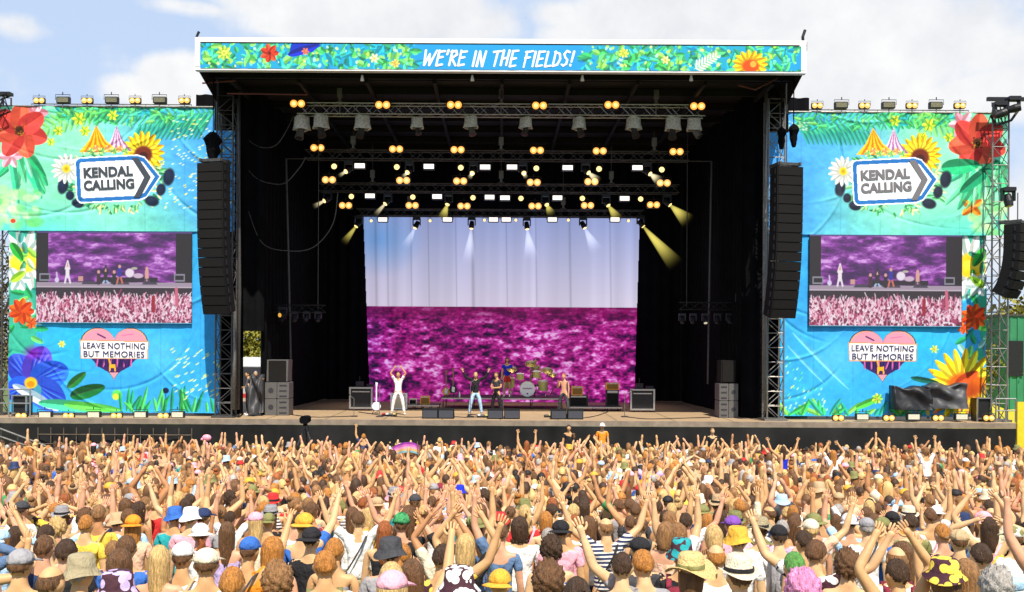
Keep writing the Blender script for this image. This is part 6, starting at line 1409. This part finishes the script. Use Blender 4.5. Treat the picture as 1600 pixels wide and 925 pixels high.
def make_person(x, y, z, label, pose='standing', legs='stand', skin=0, hair=('short', 'brown'), top=('tee', 'white', 'plain'), bottom=('long', 'denim'), hat=None, rz=0.0, h=1.0, wd=1.0, group=None, variant=0, hatcol=None, band=None):
    p = link('person', body_mesh(pose, legs), None, SKINS[skin]); tag(p, label, 'person', group)
    p.location = (x, y, z); p.rotation_euler = (0, 0, rz); p.scale = (h * wd, h * wd, h)
    if hat:
        hk = ('hh', hair[0], variant)
        if hk not in MESH:
            hc, hq = HAIRS[hair[0]][variant]; kq = hq[(hc[hq][:, :, 2] < HC[2] + .042).all(1)]; MESH[hk] = np_mesh('hair', hc, kq, M['hair'], smooth=True, link=False)
        link('hair', MESH[hk], p, HCOL[hair[1]])
    elif hair[0] != 'bald': link('hair', gmesh(('h', hair[0], variant), HAIRS[hair[0]][variant], M['hair'], 'hair'), p, HCOL[hair[1]])
    if top: 
        mm = {'plain': M['cloth'], 'stripe': M['cloth_stripe'], 'print': M['cloth_print']}[top[2]]
        link({'tee': 'shirt', 'none': 'vest', 'long': 'shirt'}[top[0]], gmesh(('s', pose, legs, top[0], top[2]), GEO['shirt', pose, legs, top[0]], mm, 'shirt'), p, CCOL[top[1]])
    link('trousers' if bottom[0] == 'long' else 'shorts', gmesh(('p', legs, bottom[0]), GEO['pants', legs, 0 if bottom[0] == 'long' else 1], M['cloth'], 'trousers'), p, CCOL[bottom[1]])
    link('shoes', gmesh(('f', legs), GEO['feet', legs], M['cloth'], 'shoes'), p, CCOL['charcoal'] if variant else (.7, .7, .7))
    if hat:
        sub = {'patterned': 'cloth_print'}.get(hat[2] if len(hat) > 2 else '', 'straw' if hat[0] in ('straw_hat', 'trilby') else 'cloth')
        hh = link('hat' if 'cap' not in hat[0] else 'cap', gmesh(('hat', hat[0], sub), HATS[hat[0]], M[sub], hat[0]), p, CCOL.get(hat[1], (.5, .5, .5)))
        if hat[0] in ('straw_hat', 'trilby'): link('hat_band', gmesh(('band',), HATS['hat_band'], M['cloth'], 'hat_band'), hh, CCOL[band or 'black'])
    return p
# ================================================================ THE CROWD
_ys = np.linspace(5.0, 34, 300); _py = CY + F * (EYE - np.array([gz(v) for v in _ys]) - 1.70) / _ys
def y_from_top(py): return float(np.interp(py, _py[::-1], _ys[::-1]))
HATX = {'cap': 'cap', 'backward_cap': 'backwards cap', 'bucket_hat': 'bucket hat', 'straw_hat': 'straw hat', 'trilby': 'straw trilby', 'fluffy_hat': 'fluffy hat'}
# (px, head-top py, hair, shirt, pose, hat, extra label)
NOTE = [
 (32, 790, ('short', 'dark brown'), ('tee', 'white', 'plain'), 'standing', ('cap', 'charcoal'), None), (67, 846, ('short', 'brown'), ('tee', 'navy', 'plain'), 'standing', None, None),
 (102, 852, ('short', 'dark brown'), ('tee', 'black', 'plain'), 'standing', None, None), (30, 871, ('short', 'brown'), ('tee', 'sage', 'plain'), 'chestclap', ('cap', 'grey'), None),
 (75, 897, ('thin', 'brown'), ('tee', 'white', 'plain'), 'standing', None, None), (123, 882, ('short', 'grey'), ('tee', 'olive', 'plain'), 'standing', ('bucket_hat', 'khaki'), None),
 (184, 868, ('wavy', 'brown'), ('tee', 'cream', 'print'), 'standing', None, 'spotted top'), (133, 812, ('short', 'ginger'), ('tee', 'yellow', 'plain'), 'standing', None, None),
 (207, 812, ('wavy', 'ginger'), ('tee', 'peach', 'plain'), 'standing', ('backward_cap', 'orange'), None), (196, 846, ('short', 'brown'), ('tee', 'blue', 'plain'), 'standing', None, None),
 (247, 862, ('long', 'blond'), ('none', 'pink', 'plain'), 'standing', None, None), (284, 858, ('short', 'brown'), ('tee', 'white', 'plain'), 'standing', ('cap', 'white'), None),
 (322, 868, ('short', 'brown'), ('tee', 'white', 'plain'), 'standing', ('cap', 'cream'), None), (272, 800, ('short', 'brown'), ('tee', 'teal', 'plain'), 'standing', ('bucket_hat', 'blue'), None),
 (297, 801, ('short', 'brown'), ('tee', 'pink', 'plain'), 'standing', ('bucket_hat', 'white'), None), (316, 800, ('short', 'dark brown'), ('tee', 'grey', 'plain'), 'standing', ('cap', 'navy'), None),
 (388, 848, ('short', 'brown'), ('tee', 'orange', 'plain'), 'pointing', ('cap', 'blue'), None), (361, 897, ('short', 'ginger'), ('tee', 'orange', 'plain'), 'standing', None, None),
 (354, 822, ('long', 'brown'), ('none', 'lilac', 'plain'), 'standing', None, None), (180, 912, ('short', 'brown'), ('tee', 'white', 'plain'), 'standing', ('bucket_hat', 'lilac', 'patterned'), None),
 (462, 808, ('short', 'dark brown'), ('tee', 'white', 'plain'), 'standing', None, None), (560, 806, ('short', 'brown'), ('tee', 'white', 'plain'), 'wide', None, 'broad white T-shirt'),
 (485, 834, ('short', 'dark brown'), ('tee', 'black', 'plain'), 'standing', ('backward_cap', 'black'), None), (521, 851, ('short', 'ginger'), ('none', 'grey', 'plain'), 'standing', None, None),
 (508, 872, ('short', 'ginger'), ('tee', 'white', 'plain'), 'standing', None, None), (424, 850, ('wavy', 'ginger'), ('none', 'peach', 'plain'), 'standing', None, None),
 (432, 893, ('curly', 'light brown'), ('tee', 'pink', 'plain'), 'standing', None, None), (600, 822, ('long', 'copper'), ('none', 'black', 'plain'), 'standing', None, None),
 (627, 812, ('short', 'brown'), ('tee', 'black', 'plain'), 'standing', ('fluffy_hat', 'green'), 'shaggy green tinsel hat'), (609, 854, ('short', 'dark brown'), ('tee', 'grey', 'plain'), 'standing', ('bucket_hat', 'charcoal'), None),
 (718, 764, ('short', 'brown'), ('tee', 'pale blue', 'plain'), 'standing', ('bucket_hat', 'royal blue'), 'shiny royal blue hat'), (688, 760, ('short', 'brown'), ('tee', 'cream', 'plain'), 'standing', ('cap', 'maroon'), None),
 (648, 778, ('ponytail', 'brown'), ('none', 'yellow', 'plain'), 'standing', ('cap', 'charcoal'), None), (781, 824, ('short', 'brown'), ('tee', 'denim', 'plain'), 'leftup', None, None),
 (690, 860, ('short', 'dark brown'), ('tee', 'yellow', 'print'), 'rightout', None, 'patterned yellow top'), (611, 891, ('long', 'blond'), ('none', 'lilac', 'plain'), 'standing', None, None),
 (611, 907, ('bob', 'blond'), ('tee', 'peach', 'plain'), 'standing', ('cap', 'pink'), None), (643, 886, ('long', 'brown'), ('none', 'white', 'plain'), 'pointing', None, None),
 (715, 904, ('bob', 'brown'), ('tee', 'peach', 'plain'), 'standing', ('bucket_hat', 'white', 'patterned'), 'white hat speckled dark red'),
 (862, 846, ('curly', 'dark brown'), ('none', 'blue', 'stripe'), 'standing', None, 'blue and white striped vest'), (876, 820, ('short', 'dark brown'), ('tee', 'pink', 'plain'), 'standing', ('backward_cap', 'black'), None),
 (948, 815, ('thin', 'light brown'), ('tee', 'navy', 'stripe'), 'wide', None, 'balding, navy striped T-shirt'), (993, 790, ('short', 'brown'), ('tee', 'charcoal', 'plain'), 'standing', None, None),
 (1002, 848, ('short', 'black'), ('tee', 'charcoal', 'plain'), 'standing', ('cap', 'black'), None), (1006, 868, ('short', 'ginger'), ('tee', 'grey', 'plain'), 'leftout', None, None),
 (1080, 882, ('bob', 'brown'), ('tee', 'peach', 'plain'), 'standing', ('straw_hat', 'straw'), 'wide straw hat with flower band'), (1157, 886, ('short', 'brown'), ('tee', 'white', 'plain'), 'standing', ('trilby', 'cream'), None),
 (1120, 858, ('thin', 'ginger'), ('tee', 'white', 'plain'), 'standing', None, None), (1117, 826, ('bob', 'blond'), ('none', 'pink', 'plain'), 'standing', None, None),
 (1153, 832, ('short', 'brown'), ('tee', 'white', 'plain'), 'standing', ('bucket_hat', 'mustard'), None), (1146, 811, ('short', 'brown'), ('tee', 'pink', 'plain'), 'standing', ('cap', 'purple'), None),
 (1188, 818, ('short', 'brown'), ('tee', 'white', 'plain'), 'standing', ('straw_hat', 'khaki'), 'wide beige hat with dark band'), (1065, 853, ('short', 'dark brown'), ('tee', 'black', 'plain'), 'standing', ('bucket_hat', 'teal', 'patterned'), None),
 (1072, 806, ('short', 'dark brown'), ('tee', 'white', 'plain'), 'wide', None, None), (957, 741, ('short', 'brown'), ('tee', 'pink', 'plain'), 'standing', ('bucket_hat', 'pale blue'), 'pale blue bucket hat far ahead'),
 (972, 872, ('short', 'maroon' if 0 else 'dark brown'), ('tee', 'maroon', 'plain'), 'standing', None, None), (1355, 817, ('short', 'grey'), ('tee', 'white', 'plain'), 'standing', ('cap', 'grey'), None),
 (1381, 816, ('short', 'brown'), ('tee', 'blue', 'plain'), 'standing', ('cap', 'olive'), None), (1268, 820, ('short', 'blond'), ('tee', 'peach', 'plain'), 'rightout', ('cap', 'cream'), None),
 (1218, 830, ('short', 'dark brown'), ('tee', 'white', 'plain'), 'standing', ('cap', 'black'), None), (1243, 874, ('short', 'green'), ('tee', 'black', 'plain'), 'standing', None, None),
 (1258, 905, ('curly', 'pink'), ('tee', 'orange', 'plain'), 'standing', None, None), (1325, 870, ('curly', 'brown'), ('none', 'orange', 'plain'), 'standing', None, None),
 (1258, 838, ('short', 'dark brown'), ('none', 'white', 'plain'), 'standing', None, None), (1475, 826, ('short', 'ginger'), ('tee', 'black', 'plain'), 'standing', None, None),
 (1500, 836, ('buzz', 'brown'), ('tee', 'black', 'plain'), 'standing', ('cap', 'tan'), None), (1481, 888, ('bob', 'brown'), ('tee', 'white', 'plain'), 'standing', ('bucket_hat', 'yellow', 'patterned'), 'yellow hat patterned black'),
 (1425, 810, ('short', 'dark brown'), ('tee', 'olive', 'plain'), 'standing', None, None), (1396, 806, ('short', 'black'), ('tee', 'tan', 'plain'), 'standing', ('cap', 'black'), None),
 (1547, 786, ('buzz', 'dark brown'), ('tee', 'peach', 'plain'), 'chestclap', None, None), (1535, 858, ('short', 'dark brown'), ('tee', 'pale blue', 'plain'), 'bent', None, None),
 (1560, 900, ('curly', 'grey'), ('tee', 'white', 'print'), 'standing', None, None), (1587, 830, ('short', 'brown'), ('tee', 'white', 'plain'), 'standing', ('cap', 'olive', 'patterned'), 'camouflage cap'),
 (1403, 864, ('thin', 'light brown'), ('tee', 'white', 'plain'), 'standing', None, None), (1405, 885, ('short', 'dark brown'), ('none', 'peach', 'plain'), 'clap', None, None), (1512, 884, ('long', 'light brown'), ('none', 'pink', 'plain'), 'standing', None, None),
 (1455, 800, ('short', 'brown'), ('tee', 'white', 'plain'), 'rightup', None, None), (375, 722, ('short', 'brown'), ('tee', 'maroon', 'plain'), 'standing', ('cap', 'red'), 'red cap far ahead'),
 (310, 764, ('short', 'brown'), ('tee', 'pink', 'stripe'), 'standing', ('bucket_hat', 'pale blue'), None), (1005, 745, ('short', 'brown'), ('tee', 'blue', 'plain'), 'standing', ('cap', 'royal blue'), None),
 (835, 742, ('short', 'brown'), ('tee', 'blue', 'plain'), 'standing', None, None), (1162, 716, ('short', 'brown'), ('tee', 'white', 'plain'), 'standing', ('cap', 'red'), None),
]
SHW = ['white'] * 8 + ['black'] * 3 + ['blue', 'pale blue'] + ['pink'] * 2 + ['peach'] * 2 + ['cream'] * 3 + ['navy', 'blue', 'pale blue', 'grey', 'charcoal', 'tan', 'orange', 'mustard', 'red', 'maroon', 'teal', 'lilac', 'sage', 'yellow', 'denim', 'khaki', 'olive', 'green']
HRW = ['brown'] * 5 + ['dark brown'] * 4 + ['light brown'] * 4 + ['ginger'] * 3 + ['blond'] * 4 + ['copper', 'black', 'grey']
STW = ['short'] * 9 + ['long'] * 5 + ['wavy'] * 3 + ['bun', 'bun', 'ponytail', 'ponytail', 'bob', 'curly', 'buzz', 'thin']
PSW = ['standing'] * 50 + ['chestclap'] * 3 + ['faceclap'] * 5 + ['halfup'] * 4 + ['bothhalf'] * 3 + ['botharms'] + ['wide'] * 3 + ['clap'] * 4 + ['rightup'] * 2 + ['leftup'] * 2 + ['rightout'] + ['leftout'] + ['pointing', 'handsonhead', 'phone', 'shading', 'bent', 'verywide']
STYLE_TXT = {'short': 'short {} hair', 'buzz': 'cropped {} hair', 'curly': 'curly {} hair', 'long': 'long straight {} hair', 'wavy': 'wavy {} hair', 'bun': '{} hair in a bun', 'ponytail': '{} ponytail', 'bob': '{} bobbed hair', 'thin': 'thinning {} hair'}
def _mesh_np(mb): return np.array([tuple(v) for v in mb.v], float), np.array([tuple(f) + ((f[-1],) if len(f) == 3 else ()) for f in mb.f if len(f) <= 4])
_m = MB(); _m.box((0, -.20, 1.20), (.28, .13, .40), taper=.82); _m.box((0, -.275, 1.14), (.20, .04, .20), taper=.9)
for _s in (-1, 1): _m.box((_s * .105, -.055, 1.415), (.045, .20, .02), Matrix.Rotation(.35, 3, 'X'))
PACK = _mesh_np(_m); _m = MB()
_pp = [(.115, .02, 1.475), (.09, -.075, 1.44), (.03, -.128, 1.33), (-.06, -.142, 1.18), (-.14, -.12, 1.05)]
_v = []
for (_x, _y, _z) in _pp: _v += [(_x - .016, _y - .006, _z - .006), (_x + .016, _y - .006, _z + .006)]
_m.add(_v, [(2 * k, 2 * k + 1, 2 * k + 3, 2 * k + 2) for k in range(4)]); STRAP = _mesh_np(_m)
cg = random.Random(21); pts = []; folk = []
def free(x, y, r):
    for a, b in pts[-900:]:
        if abs(a - x) < r and abs(b - y) < r and (a - x) ** 2 + (b - y) ** 2 < r * r: return False
    return True
for (px, py, hair, top, pose, hat, ex) in NOTE:
    Y = y_from_top(py - (4 if px > 1200 else 0) + (3 if px < 400 else 0)); X = P(px, py, Y).x
    pts.append((X, Y)); folk.append(dict(x=X, y=Y, hair=hair, top=top, pose=pose, hat=hat, ex=ex, h=1.0, rz=R(cg.uniform(-14, 14)), skin=cg.choice([0, 1, 3, 5, 0]), note=True))
npts = list(pts)
Y = 5.75
grid = {}
def near_ok(x, y, r):
    cx_, cy_ = int(x // .5), int(y // .5)
    for i in (-1, 0, 1):
        for j in (-1, 0, 1):
            for a, b in grid.get((cx_ + i, cy_ + j), ()):
                if (a - x) ** 2 + (b - y) ** 2 < r * r: return False
    return True
def put(x, y): grid.setdefault((int(x // .5), int(y // .5)), []).append((x, y))
for a, b in npts: put(a, b)
rand = []
while Y < 33.6:
    mg = .25 if Y < 15 else 1.4
    hw0, hw1 = 782 / F * Y + mg, 818 / F * Y + mg
    stepx = .64 if Y < 9.5 else .56 if Y < 14 else .50
    x = -hw0 + cg.random() * stepx
    while x < hw1:
        xx, yy = x + cg.gauss(0, .09), Y + cg.gauss(0, .12)
        if near_ok(xx, yy, .48 if yy < 9.5 else .39 if yy < 14 else .33) and not any(0 < b - yy < 1.25 and abs(a * yy / b - xx) < .40 for a, b in npts if b < 14): put(xx, yy); rand.append((xx, yy))
        x += stepx * cg.uniform(.9, 1.15)
    Y += .58 if Y < 9.5 else .52 if Y < 14 else .46
rand.sort(key=lambda p: p[1])
NEARN = 300 - len(NOTE) - 18
for i, (x, y) in enumerate(rand):
    hs, hc = cg.choice(STW), cg.choice(HRW); tk = cg.choice(['tee'] * 6 + ['none'] * 4 + ['long'])
    if hs in ('long', 'wavy', 'bun', 'ponytail', 'bob') and cg.random() < .5: tk = 'none'
    hat = None
    if cg.random() < .13: hat = (cg.choice(['cap', 'cap', 'cap', 'backward_cap', 'backward_cap', 'bucket_hat', 'bucket_hat', 'trilby']), cg.choice(['white', 'cream', 'black', 'navy', 'pale blue', 'pink', 'olive', 'grey', 'tan', 'mustard', 'red']))
    f = dict(x=x, y=y, hair=(hs, hc), top=(tk, cg.choice(SHW), cg.choice(['plain'] * 12 + ['stripe'] + (['print'] if tk != 'long' else ['plain']))), pose=cg.choice(PSW[:53]) if y < 7.6 else cg.choice(PSW) if y < 16 or cg.random() < .6 else 'standing', hat=hat, ex=None, h=cg.gauss(.985, .035), rz=R(cg.gauss(0, 20)), skin=cg.choice([0, 0, 1, 1, 2, 3, 4, 5, 5]), note=False)
    folk.append(f)
ind = [f for f in folk if f['note']] + [f for f in folk if not f['note']][:NEARN]
far = [f for f in folk if not f['note']][NEARN:]
# ---- labels: look first, then what the person stands below or beside in the picture
COLS_ = [(60, 'at the left edge'), (140, 'below the blue flower'), (225, 'below the left heart sign'), (325, 'below the left banner edge'), (430, 'below the left speaker stack'), (520, 'below the camera on its tripod'), (600, 'below the white clad performer'), (690, 'below the leftmost stage wedges'),
         (765, 'below the performer in jeans'), (850, 'below the drum kit'), (925, 'below the bare chested performer'), (1000, 'below the yellow topped amplifier'), (1090, 'below the right flight case'), (1180, 'below the right speaker stack'), (1270, 'below the right banner edge'),
         (1350, 'below the right screen'), (1430, 'below the right heart sign'), (1520, 'below the sunflower'), (1700, 'at the right edge')]
BANDS = [(6.6, 'in the nearest rows'), (8.2, 'near the front of the picture'), (10.0, 'a few rows ahead'), (12.2, 'in the middle rows'), (15.5, 'further ahead'), (40, 'far ahead near the stage')]
used = {}
def label_of(f):
    px = CX + f['x'] / f['y'] * F
    col = next(t for lim, t in COLS_ if px < lim); band = next(t for lim, t in BANDS if f['y'] < lim)
    st = STYLE_TXT[f['hair'][0]].format(f['hair'][1]); top = f"{f['top'][1]} {'vest' if f['top'][0] == 'none' else 'T-shirt' if f['top'][0] == 'tee' else 'long sleeved shirt'}"
    if f['top'][2] != 'plain': top = {'stripe': 'striped ', 'print': 'patterned '}[f['top'][2]] + top
    look = [f"{f['hat'][1]} {HATX[f['hat'][0]]}" if f['hat'] and not f['ex'] else st, top]
    if f['ex']: look = [f['ex']] if 'T-shirt' in f['ex'] or 'top' in f['ex'] or 'vest' in f['ex'] else [f['ex'], top]
    pt = POSE_TXT[f['pose']]
    cands = []
    base = 'person, ' + ', '.join(look)
    for parts in ([col], [col, band], [pt, col], [pt, col, band]):
        s = base + ', ' + ', '.join(p for p in parts if p); n = len(s.split())
        if n <= 16: cands.append(s)
    cands.append(f"person, {st}, {top}, {col}")
    for s in cands:
        if s not in used and len(s.split()) <= 16: used[s] = 1; return s
    for extra in ('slightly taller', 'slightly shorter', 'head turned', 'partly hidden', 'standing close behind another', 'leftmost of two', 'rightmost of two'):
        s = f"person, {st}, {top}, {col}, {extra}"
        if s not in used and len(s.split()) <= 16: used[s] = 1; return s
    return cands[-1]
for i, f in enumerate(ind):
    if f['note'] and f['pose'] == 'standing' and False: pass
    wd = 1.0 + cg.uniform(-.03, .10)
    bt = (cg.choice(['long', 'short']), cg.choice(['denim', 'black', 'khaki', 'navy', 'white', 'tan']))
    top = f['top']
    pp = make_person(f['x'], f['y'], gz(f['y']), label_of(f), f['pose'], 'stand', f['skin'], f['hair'], top, bt, f['hat'], f['rz'], f['h'], wd, 'crowd facing the stage', i % 3, band='olive' if (f['ex'] or '').startswith('wide straw') else None)
    if f['pose'] == 'standing' and top[0] == 'tee' and i % 7 == 3: link('backpack', gmesh(('backpack',), PACK, M['cloth'], 'backpack'), pp, CCOL[cg.choice(['black', 'navy', 'olive', 'maroon', 'grey'])])
    elif f['y'] < 15 and i % 5 == 1: link('shoulder_strap', gmesh(('strap',), STRAP, M['cloth'], 'shoulder_strap'), pp, CCOL[cg.choice(['black', 'tan', 'charcoal', 'pink'])])

# bags and straps on some backs
# ---- the rest of the crowd, past the first three hundred: one mass
def far_crowd(folk):
    g = np.random.default_rng(5); CO = []; Q = []; CL = []; base = 0
    def stamp(geo, color, m, off, zmin=None, vary=.0):
        nonlocal base
        co, q = geo; c = co @ m.T + off; CO.append(c); Q.append(q + base); base += len(co)
        cc = np.array(color) * (1 + vary * g.normal(size=(len(co), 1))); CL.append(np.clip(cc, .003, 1))
    def trim(geo, zmin):
        co, q = geo; k = (co[q][:, :, 2] > zmin).all(1); q = q[k]; u, inv = np.unique(q, return_inverse=True); return co[u], inv.reshape(-1, 4)
    FB = {n: trim(GEO['far', n, 'stand'], .0) for n in POSES if ('far', n, 'stand') in GEO}; PT = GEO['pants', 'stand', 0]
    pl = sk_pants('stand', 0); PTL = eval_skins({'p': (pl, 0)})['p']
    hatlo = {n: HATS[n] for n in ('cap', 'bucket_hat')}
    for f in folk:
        s = f['h']; c_, s_ = math.cos(f['rz']), math.sin(f['rz']); m = np.array([[c_, -s_, 0], [s_, c_, 0], [0, 0, 1]]) * s; off = np.array([f['x'], f['y'], gz(f['y'])])
        sk = np.array(SKINS[f['skin']]); pose = f['pose'] if f['pose'] in FB else 'standing'
        stamp(FB[pose], sk, m, off, vary=.04); stamp(HEADLO, sk, m, off)
        stamp(GEO['farshirt' if f['top'][0] != 'none' else 'fartank', pose], CCOL[f['top'][1]], m, off, vary=.05)
        stamp(PTL, CCOL['denim'] if f['skin'] % 2 else CCOL['charcoal'], m, off)
        hs = f['hair'][0] if f['hair'][0] in HAIRLO else 'short'; stamp(HAIRLO[hs], HCOL[f['hair'][1]], m, off, vary=.2)
        if f['hat']: stamp(hatlo['cap' if 'cap' in f['hat'][0] else 'bucket_hat'], CCOL[f['hat'][1]], m, off)
    cm = bpy.data.materials.new('crowd_colours'); cm.use_nodes = True; nt = cm.node_tree; b = nt.nodes['Principled BSDF']; a = nt.nodes.new('ShaderNodeAttribute'); a.attribute_name = 'tint'
    nt.links.new(a.outputs['Color'], b.inputs['Base Color']); b.inputs['Roughness'].default_value = .65; b.inputs['Specular IOR Level'].default_value = .3
    o = np_mesh('crowd', np.concatenate(CO), np.concatenate(Q), cm, None, col=np.concatenate(CL), attr='tint', smooth=True)
    tag(o, 'dense sunlit festival crowd filling the field up to the stage', 'crowd', kind='stuff'); return o
far_crowd(far)
print('PEOPLE', len(ind), 'far', len(far))
# ================================================================ PERFORMERS, CREW, PEOPLE RAISED ABOVE THE CROWD
def on_stage(px, Y, z, label, pose, legs, **k):
    x = P(px, 640, Y).x; return make_person(x, Y, z, label, pose, legs, rz=k.pop('rz', math.pi), group=k.pop('group', 'performers on the stage'), **k)
on_stage(622, 38.6, DK, 'person in white T-shirt and white trousers clapping overhead on stage', 'clap', 'apart', hair=('short', 'brown'), top=('tee', 'white', 'plain'), bottom=('long', 'white'), h=1.0)
on_stage(743, 38.3, DK, 'performer in black shirt and pale jeans with both arms spread high', 'verywide', 'apart', skin=1, hair=('long', 'blond'), top=('long', 'black', 'plain'), bottom=('long', 'pale blue'), variant=1)
on_stage(776, 38.8, DK, 'performer in dark clothes standing beside the one in jeans', 'playing', 'apart', hair=('short', 'brown'), top=('tee', 'charcoal', 'plain'), bottom=('long', 'black'), rz=R(140), variant=2)
on_stage(792, 43.2, ZR, 'performer in royal blue shirt and red shorts standing on the drum riser', 'standing', 'stand', hair=('wavy', 'dark brown'), top=('tee', 'royal blue', 'plain'), bottom=('short', 'red'), h=1.02)
on_stage(881, 38.5, DK, 'bare chested performer in dark trousers at the right microphone', 'singing', 'apart', skin=5, hair=('short', 'ginger'), top=None, bottom=('long', 'charcoal'), rz=R(150), h=.98)
on_stage(836, 44.0, ZR, 'drummer sitting behind the drum kit', 'drumming', 'sit', skin=1, hair=('short', 'brown'), top=('tee', 'khaki', 'plain'), bottom=('short', 'black'), h=.98)
on_stage(399, 38.1, DK, 'crew member in grey shirt leaning over gear left of the deck', 'leaning', 'stand', hair=('short', 'grey'), top=('tee', 'grey', 'plain'), bottom=('long', 'charcoal'), rz=R(200), group='crew')
on_stage(388, 37.8, DK, 'crew member in black holding cables left of the deck', 'playing', 'apart', hair=('short', 'black'), top=('tee', 'black', 'plain'), bottom=('long', 'black'), rz=R(110), group='crew')
def raised(px, py, Y, label, pose, legs='ride', rz=0.0, h=.95, **k):
    v = P(px, py, Y); return make_person(v.x, Y, v.z - 1.738 * h, label, pose, legs, rz=rz, h=h, group=k.pop('group', 'people raised above the crowd'), **k)
raised(941, 661, 33.9, 'person in white cap and orange shirt raised above the front of the crowd', 'standing', 'stand', hair=('short', 'brown'), top=('tee', 'orange', 'plain'), bottom=('short', 'black'), hat=('cap', 'white'), rz=math.pi)
raised(889, 664, 34.0, 'steward in black leaning over the barrier left of the orange shirt', 'leaning', 'stand', hair=('short', 'black'), top=('tee', 'black', 'plain'), bottom=('long', 'black'), rz=R(170))
raised(1113, 669, 34.3, 'security steward in black standing before the black stage skirt', 'standing', 'stand', skin=3, hair=('short', 'light brown'), top=('tee', 'black', 'plain'), bottom=('long', 'black'), rz=math.pi)
raised(823, 689, 27.5, 'person in long red top riding on shoulders, hands up', 'botharms', hair=('long', 'copper'), top=('none', 'red', 'plain'), bottom=('short', 'red'), h=.92)
raised(687, 684, 30.5, 'fair haired person in white top riding on shoulders near the stage', 'standing', hair=('short', 'blond'), top=('tee', 'white', 'plain'), bottom=('short', 'denim'), h=.9)
raised(568, 678, 32.0, 'person in navy shirt riding high with left arm raised near the stage', 'leftup', hair=('short', 'ginger'), top=('tee', 'navy', 'plain'), bottom=('short', 'khaki'), h=.93)
raised(1224, 697, 27.0, 'person in royal blue top with both arms high below the right tower', 'wide', hair=('long', 'dark brown'), top=('none', 'royal blue', 'plain'), bottom=('short', 'white'), h=.92)
raised(1303, 704, 24.5, 'person in white with raised arms riding on shoulders below the right screen', 'clap', hair=('long', 'ginger'), top=('tee', 'white', 'plain'), bottom=('long', 'white'), h=.92)
raised(1447, 700, 25.0, 'person wrapped in pale pink and white below the right heart sign', 'botharms', hair=('curly', 'light brown'), top=('tee', 'white', 'plain'), bottom=('long', 'pink'), h=.92)
raised(1150, 694, 29.0, 'person in maroon vest riding on shoulders below the right speaker stack', 'standing', hair=('bun', 'brown'), top=('none', 'maroon', 'plain'), bottom=('short', 'denim'), h=.9)
# rainbow flag and inflatable
def flag():
    t = empty('rainbow_flag', P(655, 716, 29), 'small striped rainbow flag waved above the crowd near the stage', 'flag', ab=True); mb = MB(); mb.cyl(P(655, 722, 29), P(652, 690, 29), .012, 5); mb.build('pole', M['wood'], t)
    cols = [(.30, .04, .35), (.62, .15, .5), (.85, .35, .5), (.8, .45, .15), (.2, .45, .5)]
    for k, c in enumerate(cols):
        nm = f'flag_stripe_{["violet", "magenta", "pink", "orange", "teal"][k]}'; mb = MB(); n = 14; vs = []
        for j in (0, 1):
            for i in range(n): u = i / (n - 1); p = P(655 - 42 * u, 696 + (k + j) * 3.2 - 8 * math.sin(u * 3) + 5 * u, 29); vs.append((p.x, p.y + .12 * math.sin(u * 9), p.z))
        mb.add(vs, [(i, i + 1, n + i + 1, n + i) for i in range(n - 1)]); mb.build('stripe', mat(nm, c, .7), t, True)
flag()
t = empty('inflatable', P(322, 700, 31), 'pink inflatable held up on a stick at the left of the crowd', 'inflatable', ab=True); mb = MB(); mb.cyl(P(321, 722, 31), P(323, 686, 31), .02, 6); mb.build('stick', M['cream'], t)
mb = MB(); M['pink_vinyl'] = mat('pink_vinyl', (.85, .32, .42), .25, var=.1); c = P(323, 684, 31); mb.sphere(c, (.15, .1, .11), 14, 10); mb.sphere(c + Vector((-.13, 0, -.05)), (.07, .06, .05), 10, 8); mb.sphere(c + Vector((-.03, 0, -.24)), (.09, .07, .13), 12, 8); mb.build('balloon', M['pink_vinyl'], t, True)
